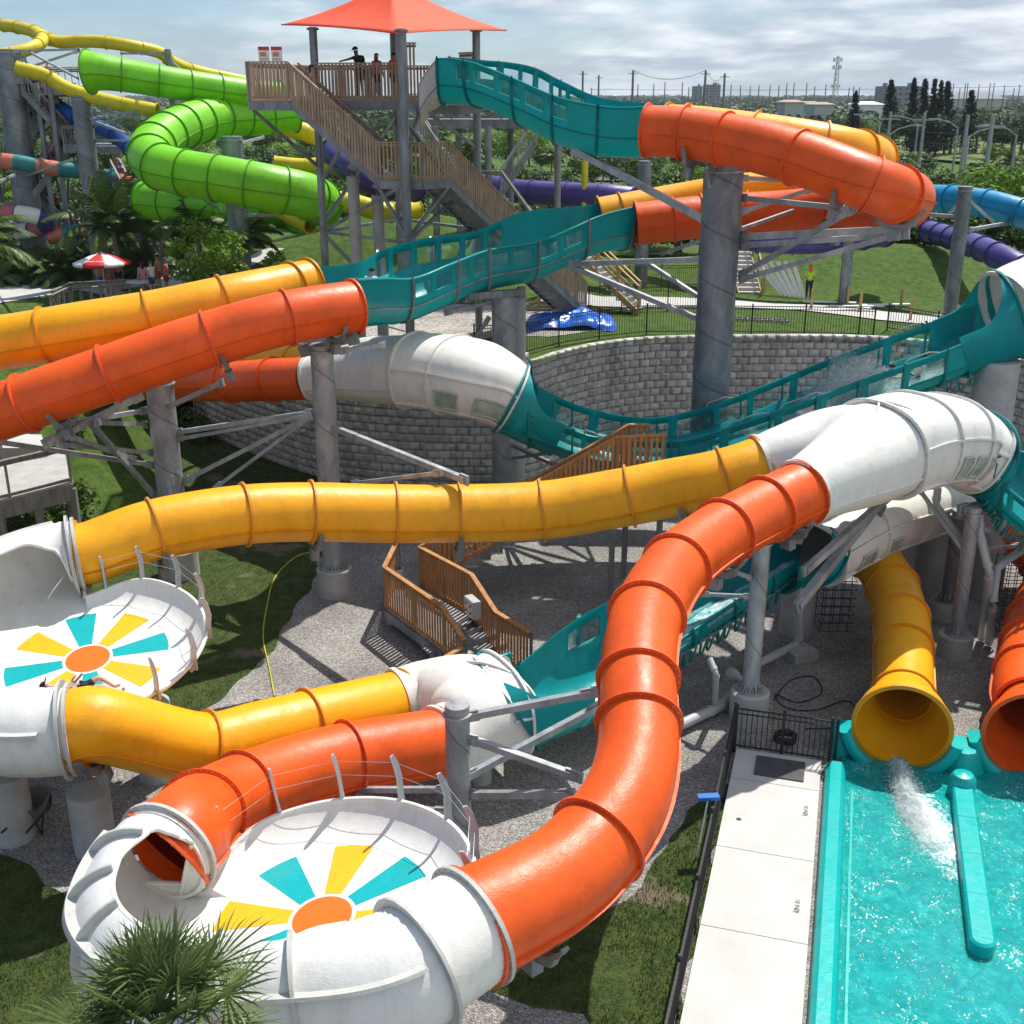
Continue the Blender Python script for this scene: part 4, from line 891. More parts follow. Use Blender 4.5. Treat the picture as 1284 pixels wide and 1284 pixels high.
# ------------------------------------------------------------------ open teal channels
PROF = [(-.07, .02), (0, 0), (.0, .13), (.03, .42), (.10, .60), (.25, .79), (.50, .92), (.90, .985), (1.25, 1.0)]
def trough(label, rows, h, mat='tealch', wnear=None, wfar=None, flanges=(), rails=False, winlen=.8, gap=.24, key=None, floormat=None, ribcol='teal_ring', hoses=None, wt=(.13, .42), handrail=None):
    """rows: [(nearVec, farVec)] -> teal channel. wnear/wfar = [(s0,s1)] windowed stretches as fractions"""
    flat = [list(a)+list(b) for a, b in rows]; cen = [[(a[i]+a[i+3])/2 for i in range(3)]+a for a in flat]; cen = resample(catmull(cen, 8), .115)
    th = thing('open_water_channel', label, 'water slide', Vector(cen[len(cen)//2][:3])-Vector((0, 0, h)))
    N = len(cen); seg = .115; PR = [(x, d) for x, d in PROF]
    PR[2] = (0, wt[0]); PR[3] = (.03, wt[1])
    grid = []
    for r in cen:
        A = Vector(r[3:6]); B = Vector(r[6:9]); Wd = (B-A); Wd.z = 0; w = Wd.length; d = Wd.normalized(); fz = min(A.z, B.z)-h; half = w/2; line = []
        for x, q in PR: line.append(Vector((A.x, A.y, A.z+(fz-A.z)*q))+d*min(x*half/1.3, half))
        line.append(Vector(((A.x+B.x)/2, (A.y+B.y)/2, fz-.01)))
        for x, q in PR[::-1]: line.append(Vector((B.x, B.y, B.z+(fz-B.z)*q))-d*min(x*half/1.3, half))
        grid.append(line)
    nc = len(grid[0])
    def winmask(spec):
        mask = [0]*N; wins = []
        for s0, s1 in (spec or []):
            i = int(s0*N); wl = int(winlen/seg); gp = int(gap/seg)
            while i+wl < s1*N: wins.append((i, i+wl)); i += wl+gp
        for a, b in wins:
            for i in range(a, b): mask[i] = 1
        return mask, wins
    mn, wn_ = winmask(wnear); mf, wf_ = winmask(wfar); mb = MB(); mb.v = [tuple(v) for l in grid for v in l]
    for i in range(N-1):
        for k in range(nc-1):
            if k == 2 and mn[i]: continue
            if k == nc-4 and mf[i]: continue
            mb.f.append((i*nc+k, i*nc+k+1, (i+1)*nc+k+1, (i+1)*nc+k)); mb.m.append(0)
    o = mb.build('channel_shell', M[mat], th, ang=45); sd_ = o.modifiers.new('thickness', 'SOLIDIFY'); sd_.thickness = .05; sd_.offset = 0
    for wins, k in ((wn_, 2), (wf_, nc-4)):
        for a, b in wins:
            g_ = MB(); v = []
            for i in range(a, b+1): v += [grid[i][k], grid[i][k+1]]
            g_.add(v, [(2*j, 2*j+1, 2*j+3, 2*j+2) for j in range(b-a)]); g_.build('window_pane', M['glass'], th, ang=None)
    for f in flanges:
        i = min(N-2, int(f*(N-1))); fb = MB(); tt = (grid[i+1][4]-grid[i][4]).normalized(); v = []
        cc = sum(grid[i], Vector())/nc
        for k in range(nc):
            p = grid[i][k]; pa_ = grid[i][max(0, k-1)]; pb_ = grid[i][min(nc-1, k+1)]; dn = (pb_-pa_).normalized().cross(tt).normalized()
            if dn.dot(p-cc-Vector((0, 0, h*.4))) < 0: dn = -dn
            for o_, s_ in ((.0, -.03), (.11, -.03), (.11, .03), (.0, .03)): v.append(p+dn*o_+tt*s_)
        fb.add(v, [(4*k+j, 4*k+(j+1) % 4, 4*k+4+(j+1) % 4, 4*k+4+j) for k in range(nc-1) for j in range(4)]); fb.build('channel_rib', M[ribcol], th, ang=30)
    for sgn_, kk in ((1, 4), (-1, nc-5)):
        sb = MB(); v = []
        for i in range(0, N, 2):
            r = cen[i]; A = Vector(r[3:6]); B = Vector(r[6:9]); d = (B-A); d.z = 0; d.normalize(); p = grid[i][kk]; v.append(p-d*sgn_*.05)
        pipe(sb, v, .03, 6); sb.build('seam_rib', M[ribcol], th)
    if handrail:
        for s0, s1, side in handrail:
            i0, i1 = int(s0*(N-1)), int(s1*(N-1)); kk = 1 if side == 0 else nc-2
            hb = MB(); pts = [grid[i0][kk]]+[grid[i][kk]+Vector((0, 0, .13)) for i in range(i0+1, i1, 3)]+[grid[i1][kk]]; pipe(hb, pts, .022, 6); hb.build('grab_rail', M['galv'], th)
    if hoses:
        s0, s1, cnt = hoses
        for j in range(cnt):
            i = int((s0+(s1-s0)*j/(cnt-1))*(N-1)); p = grid[i][6]; tt = (grid[min(N-1, i+3)][6]-grid[max(0, i-3)][6]).normalized(); r = cen[i]; d = (Vector(r[6:9])-Vector(r[3:6])); d.z = 0; d.normalize()
            hb = MB(); pts = [p+tt*.05-d*.25+Vector((0, 0, .1)), p-d*.34-Vector((0, 0, .10))+tt*.02, p-d*.28-Vector((0, 0, .34))-tt*.10, p-d*.05-Vector((0, 0, .42))-tt*.16, p+d*.15-Vector((0, 0, .28))-tt*.12]
            pipe(hb, [q[:3] for q in catmull([tuple(x) for x in pts], 4)], .028, 6); hb.build('drain_hose', M['tealhose'], th)
    TUBES[key] = (cen, th, grid); return th
M['tealhose'] = plain('green_teal_hose', (.0, .22, .18), .4, 0, .1, 3, 0)
def pair(lst, dY=2.8): return [(P(a, b, c), P(a2, b2, c2)) for a, b, c, a2, b2, c2 in lst]
def centred(lst, hw):
    pts = [P(*l[:3]) for l in lst]; outp = []
    for i, p in enumerate(pts):
        t_ = pts[min(i+1, len(pts)-1)]-pts[max(0, i-1)]; s = Vector((t_.y, -t_.x, 0)).normalized(); w = lst[i][3] if len(lst[i]) > 3 else hw
        if s.y > 0: s = -s
        outp.append((p+s*w, p-s*w))
    return outp
# 1: from the tower to the upper pair
trough('high teal channel with cut-out windows running from the tower platform', pair([(549, 73, 44, 562, 72, 47), (570, 74, 43.4, 605, 76, 46.2), (598, 80, 42.4, 640, 79, 45.2), (648, 100, 41, 672, 86, 44), (700, 122, 39.4, 706, 103, 42.4), (760, 134, 37.8, 757, 124, 40.4), (814, 134, 36, 838, 131, 38.8)]),
       1.5, wnear=[(.12, .66)], wfar=[(.1, .80)], flanges=(0, .17, .38, .56, .76, 1), key='ch1', winlen=1.0, gap=.26)
# 2: middle
trough('wide teal channel in the middle with windows and a rider in it', pair([(444, 350, 31.6, 385, 336, 34.6), (480, 349, 33, 447, 330, 35.6), (521, 348, 34.6, 481, 313, 37.6), (565, 331, 36, 531, 300, 39), (615, 313, 38, 598, 290, 40.6), (675, 303, 39.5, 648, 268, 42), (717, 286, 40, 690, 262, 42.8), (754, 270, 40.6, 728, 259, 43.4), (800, 258, 41, 760, 254, 43.8)]),
       1.45, wnear=[(.26, .86)], wfar=[(.22, .66)], flanges=(0, .24, .42, .56, .72, .88, 1), key='ch2', winlen=.86, gap=.25, ribcol='galvd')
# 3: long dip
trough('long teal channel dipping in front of the block wall with spray in it', pair([(662, 518, 33.1, 672, 484, 35.7), (684, 526, 33.2, 692, 494, 35.8), (724, 541, 33.2, 724, 508, 35.8), (754, 549, 33.1, 774, 521, 35.8), (841, 553, 33, 824, 524, 35.8), (888, 544, 32.9, 881, 512, 35.7), (981, 513, 32.8, 941, 491, 35.6), (1077, 478, 32.8, 1040, 451, 35.5), (1174, 444, 32.8, 1149, 411, 35.4), (1227, 423, 32.8, 1198, 393, 35.3), (1252, 413, 32.8, 1224, 383, 35.3)]),
       1.22, wnear=[(.04, .95)], wfar=[(.05, .93)], flanges=(0, .1, .2, .3, .4, .5, .6, .7, .8, .9), key='ch3', winlen=1.25, gap=.26, wt=(.16, .58), hoses=(.66, .98, 14), handrail=[(.13, .19, 0), (.42, .50, 0), (.52, .62, 0), (.64, .76, 0), (.80, .88, 0), (.40, .48, 1), (.72, .78, 1), (.82, .88, 1)])
# 4: right edge, below the large hood
trough('short teal channel at the right edge behind the large white hood', centred([(1222, 552, 28.7, 1.4), (1246, 566, 28.7, 1.4), (1278, 590, 28.4, 1.4), (1320, 618, 27.8, 1.4), (1370, 660, 27, 1.4)], 1.4), 1.15, wnear=[(.15, .9)], wfar=[(.2, .9)], flanges=(0, .4, .8), key='ch4', winlen=.5, gap=.3, hoses=(.05, .8, 16))
# 5: lower
trough('teal channel full of rushing water rising behind the big orange tube', pair([(650, 915, 21.1, 650, 836, 23.5), (680, 909, 21.45, 680, 811, 23.9), (708, 899, 21.9, 705, 790, 24.4), (745, 885, 22.5, 752, 761, 25.2), (800, 843, 23.6, 800, 744, 26.0), (850, 804, 24.4, 851, 727, 26.8), (900, 769, 25.2, 900, 702, 27.4), (948, 737, 25.8, 950, 677, 28.0), (1000, 703, 26.9, 1008, 649, 29.0)]), .60, wnear=[(.52, .88)], wfar=[(.16, .5)], flanges=(0, .2, .45, .6, .75, .9, 1), key='ch5', winlen=.95, gap=.28, hoses=(.40, .93, 18))
# the flared ends where an open channel grows out of a closed hood
def flare(hi, hend, chan, cend, n_=13, mat='tealch'):
    hr = HOODS[hi][hend]; cen, th, grid = TUBES[chan]; N = len(cen); idx = list(range(0, n_+1)) if cend == 0 else list(range(N-1, N-2-n_, -1)); rows = []
    for j, i in enumerate(idx):
        u = j/n_; f = grid[i][9]; A = Vector(cen[i][3:6]); B = Vector(cen[i][6:9]); hw = math.hypot(B.x-A.x, B.y-A.y)/2+.04; b_ = hr[4]; w = sm(u*1.3)
        tgt = [f.x, f.y, f.z+b_-.03, hw, b_]; rows.append([hr[q]*(1-w)+tgt[q]*w if q > 2 else (hr[q]+(tgt[q]-hr[q])*w if j < 3 else tgt[q]*(w)+hr[q]*(1-w)) for q in range(5)])
    pts = [rows[0]]
    for r in rows[1:]:
        if math.dist(r[:3], pts[-1][:3]) > .05: pts.append(r)
    rows = resample(pts, .09); fr = path_frames(rows); mb = MB(); K = 40; L = len(rows)
    for off in (.035, -.02):
        o = len(mb.v)
        for q, (r, (t_, s_, u_)) in enumerate(zip(rows, fr)):
            al = 98+82*(1-min(1, q/(L-1)*1.25))**3.2; 
            for k in range(K+1):
                an = R(-90-al+2*al*k/K); ca, sa = math.cos(an), math.sin(an); a, b = r[3]+off, r[4]+off
                mb.v.append(tuple(Vector(r[:3])+s_*a*math.copysign(abs(ca)**.82, ca)+u_*b*math.copysign(abs(sa)**.82, sa)))
        for q in range(L-1):
            for k in range(K): f = (o+q*(K+1)+k, o+q*(K+1)+k+1, o+(q+1)*(K+1)+k+1, o+(q+1)*(K+1)+k); mb.f.append(f); mb.m.append(0)
    o1 = L*(K+1)
    for q in range(L-1):
        for k in (0, K): mb.f.append((q*(K+1)+k, (q+1)*(K+1)+k, o1+(q+1)*(K+1)+k, o1+q*(K+1)+k)); mb.m.append(0)
    mb.build('flared_end', M[mat], th, ang=50); rb = MB(); ringat(rb, [[*rows[0][:3], rows[0][3]+.03, rows[0][4]+.03]]+rows[1:], 0, .07, .06, 48, .82); rb.build('channel_rib', M['teal_ring'], th)
flare(1, -1, 'ch3', 0, 9); flare(3, 0, 'ch3', -1, 10); flare(0, -1, 'ch4', 0); flare(2, -1, 'ch5', 0, 8); flare(4, 0, 'ch5', -1)
# running water in the channels
def chanwater(chan, s0, s1, z=.09, w=.8, name='running_water', label=None):
    cen, th, grid = TUBES[chan]; N = len(cen); mb = MB(); v = []
    for i in range(int(s0*(N-1)), int(s1*(N-1))+1):
        r = cen[i]; A = Vector(r[3:6]); B = Vector(r[6:9]); f = grid[i][len(grid[i])//2]; d = (B-A); d.z = 0; d.normalize()
        for k in range(9): u = (k/8-.5)*2*w; v.append(f+d*u+Vector((0, 0, z+.02*nz((f.x*3, f.y*3, k*3.3)))))
    m = len(v)//9; mb.add(v, [(i*9+k, i*9+k+1, (i+1)*9+k+1, (i+1)*9+k) for i in range(m-1) for k in range(8)])
    o = mb.build(name, M['rush'], ang=None); tag(o, kind='stuff')
def rushmat():
    m, n, b = newmat('rushing_water'); a = noise_node(n, 3.2, 9, .72, 'World', dist=.6); r = ramp(n, a.outputs['Fac'], [(.36, (.0, .38, .38)), (.46, (.25, .62, .62)), (.56, (.8, .87, .88))])
    n.links.new(r.outputs[0], b.inputs['Base Color']); b.inputs['Roughness'].default_value = .12; w = noise_node(n, 7, 6, .7, 'World'); bump(n, b, w.outputs['Fac'], .8, .08); return m
M['rush'] = rushmat()
chanwater('ch5', .03, .98, .10, 1.15); chanwater('ch3', .60, .99, .05, .9); chanwater('ch2', .0, .5, .03, .9)
# spray in the long channel
cen, th, grid = TUBES['ch3']; N = len(cen); pts = []; rnd = random.Random(8)
for k in range(14000):
    s = min(.99, max(.5, rnd.gauss(.72, .06) if rnd.random() < .6 else rnd.uniform(.58, .95))); i = int(s*(N-1)); f = grid[i][9]; r = cen[i]; d = (Vector(r[6:9])-Vector(r[3:6])); d.z = 0; d.normalize()
    hgt = .55*math.exp(-((s-.71)/.08)**2)+.12
    pts.append((f+d*rnd.gauss(0, .5)+Vector((0, 0, abs(rnd.gauss(0, hgt)))), rnd.uniform(.004, .012)))
droplets('water_spray', pts)
for L_ in range(7):
    def fn(u, v, L_=L_):
        s_ = .56+.40*u; i = int(s_*(N-1)); f = grid[i][9]; r = cen[i]; d = (Vector(r[6:9])-Vector(r[3:6])); d.z = 0; d.normalize(); off = (L_-3)/3*.8
        hh = (.35+1.05*math.exp(-((s_-.71)/.09)**2)); p = f+d*(off+.25*nz((u*7, v*3, L_)))+Vector((0, 0, .05+v*hh*(1+.4*nz((u*9, 1, L_*2.3)))))
        return p, .72*(1-v)**1.0+.32*math.sin(PI*u)-.10
    foam_sheet('water_spray', fn, 80, 14)
# ================================================================== COLUMNS, STRUTS, TOWERS
def column(label, px, py, Y, r, base=None, mat='weld', struts=(), cap=True, name='support_column', group=None, concrete=False, ztop=None, saddle=None, z0=None):
    tp = P(px, py, Y); gz = GZ(tp.x, tp.y) if z0 is None else z0; tz = ztop if ztop else tp.z; loc = Vector((tp.x, tp.y, gz)); t = thing(name, label, 'column', loc, group)
    mb = MB()
    if concrete:
        prof = []; z = gz-.3
        while z < tz-.02: prof += [(r, z-gz), (r, min(tz, z+.28)-gz-.01), (r*.992, min(tz, z+.28)-gz)]; z += .28
        prof += [(r, tz-gz), (r*.97, tz-gz+.01), (.01, tz-gz+.01)]
        lathe(mb, loc, prof, 32); mb.build('shaft', M['conc'], t, ang=40)
    else:
        lathe(mb, loc, [(r, -.2 if not base else .3), (r, tz-gz-.03), (r+.0, tz-gz), (r*.98, tz-gz+.012), (.01, tz-gz+.014)], 32); mb.build('shaft', M[mat], t, ang=40)
        fb = MB(); lathe(fb, loc, [(r, tz-gz-.18), (r+.05, tz-gz-.18), (r+.05, tz-gz-.14), (r, tz-gz-.14)], 32, cap=False); fb.build('collar', M['galv'], t)
    if base:
        br, bh = base; cb = MB(); lathe(cb, loc, [(br, -.2), (br, bh-.04), (br-.04, bh), (.01, bh)], 36); cb.build('concrete_base', M['conc'], t, ang=40)
        pb = MB(); lathe(pb, loc, [(r+.13, bh), (r+.13, bh+.04), (r, bh+.04)], 32, cap=False)
        for k in range(12):
            a = 2*PI*k/12; c = loc+Vector((math.cos(a)*(r+.08), math.sin(a)*(r+.08), bh)); rod(pb, c, c+Vector((0, 0, .13)), .018, n=6)
            q = loc+Vector((0, 0, bh+.04)); d = Vector((math.cos(a+.26), math.sin(a+.26), 0)); s_ = Vector((-d.y, d.x, 0))*.01
            v = [q+d*r-s_, q+d*(r+.11)-s_, q+d*r+Vector((0, 0, .22))-s_, q+d*r+s_, q+d*(r+.11)+s_, q+d*r+Vector((0, 0, .22))+s_]
            pb.add(v, [(0, 1, 2), (5, 4, 3), (0, 3, 4, 1), (1, 4, 5, 2), (2, 5, 3, 0)])
        pb.build('base_plate', M['galv'], t)
    for st in struts:
        a, b = st[0], st[1]; w = st[2] if len(st) > 2 else .13
        A = P(*a) if len(a) == 3 else P(a[0], a[1], Y); B = P(*b) if len(b) == 3 else P(b[0], b[1], Y); sb = MB(); bar(sb, A, B, w, w); 
        for q, d in ((A, (B-A).normalized()), (B, (A-B).normalized())): bar(sb, q-d*.10, q+d*.22, w*.45, w*1.7)
        sb.build('strut', M[st[3]] if len(st) > 3 else M['galv'], t, ang=30)
    return t
def saddle(key, px, py, parent=None, to=None, label=None, w=.9):
    """steel cradle under a tube, with a short stem"""
    rows, th = TUBES[key][:2]; i = nearest(rows, px, py); fr = path_frames(rows)[i]; p = Vector(rows[i][:3]); r = rows[i][3] if len(rows[i]) < 6 else .7
    t, s, u = fr; mb = MB(); v = []; n_ = 12
    for k in range(n_+1):
        a = R(-155+130*k/n_); 
        for o_, e_ in ((.09, -.06), (.24 if 2 < k < 10 else .14, -.06), (.24 if 2 < k < 10 else .14, .06), (.09, .06)): v.append(p+(s*math.cos(a)+u*math.sin(a))*(r+o_)+t*e_)
    mb.add(v, [(4*k+j, 4*k+(j+1) % 4, 4*k+4+(j+1) % 4, 4*k+4+j) for k in range(n_) for j in range(4)]+[(0, 1, 2, 3), (4*n_+3, 4*n_+2, 4*n_+1, 4*n_)])
    bar(mb, p-u*(r+.2), p-u*(r+.5), .3, .2, up=t)
    mb.build('cradle', M['galvd'], parent or th, ang=30)
Cg = 'grey steel columns of the slides'
column('thick grey steel column under the left orange tube, on a round concrete base in grass', 199, 474, 33, .40, (.62, .9), group=Cg, struts=[
    ((190, 583), (-10, 553, 29.3)), ((182, 515), (72, 533, 29.2)), ((182, 532), (121, 530, 29.5)), ((168, 576, 32), (86, 547, 29.3)), ((191, 568), (75, 557, 29.3)), ((194, 622), (117, 534, 30)), ((175, 497, 31), (58, 556, 29.2), .16),
    ((205, 513), (278, 480, 30.5)), ((222, 542), (392, 517, 31.6)), ((222, 551), (388, 521, 31.5), .1), ((231, 603), (392, 521, 31.6)), ((271, 611, 32.6), (392, 521, 31.6), .1), ((0, 549, 30), (45, 538, 29.3)), ((213, 600, 32.6), (216, 632, 32.6), .12)])
column('grey steel column where the orange tube meets the teal channel, beside the wooden stairs', 403, 432, 31.6, .32, (.52, .85), group=Cg, struts=[
    ((413, 534), (584, 602, 26.8), .15), ((444, 606, 29.5), (551, 593, 27.3), .1), ((430, 440, 31.6), (480, 432, 33), .12), ((380, 440, 31.6), (445, 424, 31.2), .2, 'galvd')])
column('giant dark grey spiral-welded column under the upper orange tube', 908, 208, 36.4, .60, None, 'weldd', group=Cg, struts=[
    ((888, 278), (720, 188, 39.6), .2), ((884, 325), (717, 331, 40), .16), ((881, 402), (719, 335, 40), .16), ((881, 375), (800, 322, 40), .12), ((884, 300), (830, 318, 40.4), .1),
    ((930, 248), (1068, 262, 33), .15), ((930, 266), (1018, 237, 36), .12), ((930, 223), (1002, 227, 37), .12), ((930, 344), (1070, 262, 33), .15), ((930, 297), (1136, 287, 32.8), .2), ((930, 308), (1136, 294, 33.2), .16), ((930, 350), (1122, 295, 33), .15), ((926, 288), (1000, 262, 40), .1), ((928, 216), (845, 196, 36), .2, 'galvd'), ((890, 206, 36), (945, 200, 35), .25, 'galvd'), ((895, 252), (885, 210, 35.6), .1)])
column('grey steel column under the middle teal channel near the blue tarp', 632, 366, 39.4, .42, None, group=Cg, struts=[((618, 378), (560, 392, 39), .12), ((640, 557), (700, 585, 34.4), .12, 'galvd'), ((642, 575), (690, 568, 34.4), .1, 'galvd'), ((655, 366, 39.4), (585, 372, 37.6), .22, 'galvd'), ((612, 400, 39.4), (596, 425, 39.6), .1)])
column('slim pale plastic-wrapped column behind the grey one near the blue tarp', 651, 368, 41.4, .24, None, 'pvc')
column('slender steel post with open flat top standing beside the lower bowl', 573, 884, 17.5, .215, (.4, .3), group=Cg, struts=[((585, 899), (745, 868, 17.6), .12), ((585, 925), (724, 974, 16.6), .12), ((585, 974), (752, 885, 18.6), .12), ((585, 996), (716, 996, 16.4), .12), ((560, 1020), (438, 1010, 18.4), .14), ((560, 990, 17.5), (440, 990, 19), .1)])
column('slender steel column under the big orange tube, base behind the black fence', 956, 672, 24.2, .20, (.46, .8), group=Cg, struts=[((966, 668), (1003, 672, 25), .22, 'galvd'), ((945, 668, 24.2), (990, 652, 24.3), .2, 'galvd'), ((943, 725), (885, 705, 22.6), .1), ((943, 748), (880, 745, 25), .08), ((1000, 760, 25.4), (1095, 640, 27.8), .2), ((1010, 715, 25), (1120, 618, 27.8), .16), ((1100, 640, 28), (1120, 600, 27.8), .2, 'galvd')])
column('steel column at right with struts on both sides, on a low concrete base', 1222, 636, 27.6, .18, (.45, .62), group=Cg, struts=[((1232, 663), (1284, 676, 28), .09), ((1232, 690), (1275, 684, 29), .09), ((1215, 700), (1150, 610, 28.4), .09), ((1205, 640, 27.6), (1245, 630, 28), .2, 'galvd')])
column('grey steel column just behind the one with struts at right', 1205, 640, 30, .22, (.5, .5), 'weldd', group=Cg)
Cc = 'round concrete columns under the slides'
column('round concrete column under the low white hood, left of two', 1131, 655, 31.6, .46, concrete=True, group=Cc)
column('round concrete column under the low white hood, right of two, beside the orange bend', 1172, 650, 31.9, .47, concrete=True, group=Cc)
column('round concrete column in the shade under the right end of the large hood', 1250, 640, 31.4, .48, concrete=True, group=Cc)
column('round concrete column behind the grey plastic pipe under the lower teal channel', 1003, 722, 29.0, .45, concrete=True, group=Cc)
column('stout round concrete column under the upper right teal channel', 1252, 452, 33.4, .62, concrete=True, group=Cc)
column('round concrete column under the yellow outlet of the left bowl', 110, 992, 19.2, .40, concrete=True, group=Cc)
column('round concrete column cut off by the left edge under the bowl', 4, 970, 19.6, .42, concrete=True, group=Cc)
column('round concrete column under the right side of the left bowl', 188, 880, 21.8, .40, concrete=True, group=Cc)
column('short round concrete column under the white fork at lower centre', 604, 962, 21.6, .22, concrete=True, group=Cc)
for k_, a_, b_ in (('or2', 60, 495), ('or2', 275, 423), ('or2', 420, 388), ('or1', 1060, 222), ('or1', 1128, 245), ('or1', 870, 168), ('or5', 985, 628), ('or5', 900, 672), ('ye5', 195, 662), ('ye5', 400, 642), ('ye5', 572, 643), ('or6', 430, 952), ('ye6', 110, 935), ('or5', 660, 1120), ('or1', 1050, 260), ('ye5', 850, 610)): saddle(k_, a_, b_)
# ---- railings and stairs
def railing(par, pts, h=1.15, rail='wood', post='galvd', bal='wood', step=.14, bw=.075, pstep=1.6, top=(.13, .045), gap=.08, posts=True):
    pts = [Vector(p) for p in pts]; tb = MB(); bb = MB()
    for a, b in zip(pts, pts[1:]):
        L = (b-a).length; d = (b-a)/L; up = Vector((0, 0, 1)); bar(tb, a+up*h, b+up*h, top[0], top[1]); bar(tb, a+up*(h-.10), b+up*(h-.10), .04, .09); bar(tb, a+up*gap, b+up*gap, .04, .09)
        n_ = max(1, int(L/step)); hz = Vector((d.x, d.y, 0)).normalized(); sd_ = Vector((hz.y, -hz.x, 0))*.035
        for k in range(n_):
            q = a+d*(L*(k+.5)/n_)+sd_; box(bb, q+up*(h/2-.0), bw, .022, h-.02, rz=math.atan2(hz.y, hz.x))
            if step > .3: bb.build('baluster', M[bal], par, ang=30); bb = MB()
        if posts:
            m = max(1, round(L/pstep))
            for k in range(m+1):
                q = a+d*(L*k/m)-sd_*1.2; pb = MB(); box(pb, q+up*(h/2-.1), .06, .06, h+.2, rz=math.atan2(hz.y, hz.x)); pb.build('post', M[post], par)
    tb.build('top_rail', M[rail], par, ang=30)
    if bb.v: bb.build('balusters', M[bal], par, ang=30)
def flight(par, a, b, w, n, tread='galvd', side=None, strmat='galvd', thick=.26):
    """stairs from upper point a to lower point b (outer edge), width vector w"""
    a, b, w = Vector(a), Vector(b), Vector(w); tb = MB(); d = (b-a)/n; hz = Vector((d.x, d.y, 0)); rz = math.atan2(hz.y, hz.x)
    for k in range(n):
        c = a+d*(k+.5)+w/2; c.z = a.z+d.z*(k+1); box(tb, c, hz.length*1.05, w.length, .045, rz=rz); box(tb, c+hz.normalized()*(-hz.length/2)+Vector((0, 0, -d.z/2-.0)), .02, w.length-.04, abs(d.z)*.8, rz=rz)
    tb.build('stair_treads', M[tread], par, ang=30)
    for e in (0, 1):
        sb = MB(); q = w*e; bar(sb, a+q-Vector((0, 0, .12)), b+q-Vector((0, 0, .12)), .05, thick); sb.build('stringer', M[strmat], par)
def deck(par, corners, th=.3, mat='wood', edge='galvd'):
    cs_ = [Vector(c) for c in corners]; mb = MB(); n_ = len(cs_); v = [c for c in cs_]+[c-Vector((0, 0, .06)) for c in cs_]
    mb.add(v, [tuple(range(n_)), tuple(range(n_, 2*n_))[::-1]]+[(k, n_+k, n_+(k+1) % n_, (k+1) % n_) for k in range(n_)]); mb.build('deck', M[mat], par, ang=30)
    for k in range(n_):
        a, b = cs_[k], cs_[(k+1) % n_]; sb = MB(); bar(sb, a-Vector((0, 0, .06+th/2)), b-Vector((0, 0, .06+th/2)), .09, th); sb.build('edge_beam', M[edge], par)
def lvl(px, py, Y, z): p = P(px, py, Y); p.z = z; return p
tw = thing('slide_tower', 'tall slide tower with weathered wooden railings, steel stairs and an orange shade canopy', 'tower', (P(503, 300, 44).x, 46, GZ(-5, 46)))
ZD, ZM = 13.80, 11.10
def at(px, Y, z): # x from a photo column at given Y and z
    d = ray(px, 600); dep = (Y*math.cos(PITCH)+(CAMZ-z)*math.sin(PITCH)); return Vector(((px-642)/FPX*dep, Y, z))
L0, L1, L2, L3 = at(313, 44.4, ZD), at(364, 44.2, ZD), at(392, 46.2, ZD), at(318, 46.6, ZD)
deck(tw, [L0, L1, L2, L3]); D0, D1, D2, D3 = at(388, 46.25, ZD), at(527, 45.4, ZD), at(560, 50.5, ZD), at(400, 51.4, ZD)
deck(tw, [D0, D1, D2, D3]); R_ = Vector((0, 0, 0))
railing(tw, [L0, L1], 1.28); railing(tw, [L0, L3], 1.28)
railing(tw, [at(394, 46.3, ZD), at(500, 45.7, ZD)], 1.28); railing(tw, [L3, D3], 1.28, posts=False); railing(tw, [D3, D2], 1.28, posts=False)
railing(tw, [at(505, 45.6, ZD), at(523, 45.4, ZD)], 1.95, posts=False); railing(tw, [at(577, 50, ZD), at(600, 49, ZD)], 1.75, posts=False)
S0 = at(364, 44.2, ZD); S1 = at(475, 43.6, ZM); wv = Vector((0.05, 1.7, 0))
flight(tw, S0, S1, wv, 15); railing(tw, [S0, S1], 1.28); railing(tw, [S0+wv, S1+wv], 1.28, bal='galvd', bw=.02, posts=False)
m = [S1, at(530, 43.2, ZM), at(562, 44.2, ZM), at(562, 46.0, ZM), at(500, 46.6, ZM), S1+wv]
deck(tw, m, .28); railing(tw, m[:3], 1.28)
E0 = at(562, 44.25, ZM); E1 = P(735, 392, 50.3); E1.z = max(E1.z, GZ(E1.x, E1.y)+.05); wv2 = Vector((-.55, 1.55, 0)).normalized()*1.6; wv2 = Vector(((E1-E0).y, -(E1-E0).x, 0)).normalized()*-1.6
flight(tw, E0, E1, wv2, 30); railing(tw, [E0, E1], 1.28); railing(tw, [E0+wv2, E1+wv2], 1.28, posts=False)
cols = []
for px, Y, r, py_ in ((392, 46.6, .15, 34), (503, 43.0, .17, 36), (597, 47.5, .15, 36), (493, 51.5, .15, 36)):
    tp = P(px, py_, Y); gz = GZ(tp.x, tp.y); mb = MB(); rod(mb, (tp.x, tp.y, gz-.2), (tp.x, tp.y, tp.z), r, n=18); lathe(mb, (tp.x, tp.y, tp.z-.1), [(r, 0), (r+.08, .0), (r+.08, .07), (.01, .07)], 18, cap=False)
    lathe(mb, (tp.x, tp.y, 9.0), [(r, 0), (r+.12, .0), (r+.12, .10), (r, .10)], 18, cap=False); mb.build('tower_post', M['galvd'], tw); cols.append((tp.x, tp.y, gz))
c = cols
def br(a, b, w=.11):
    mb = MB(); bar(mb, a, b, w, w); mb.build('brace', M['galvd'], tw)
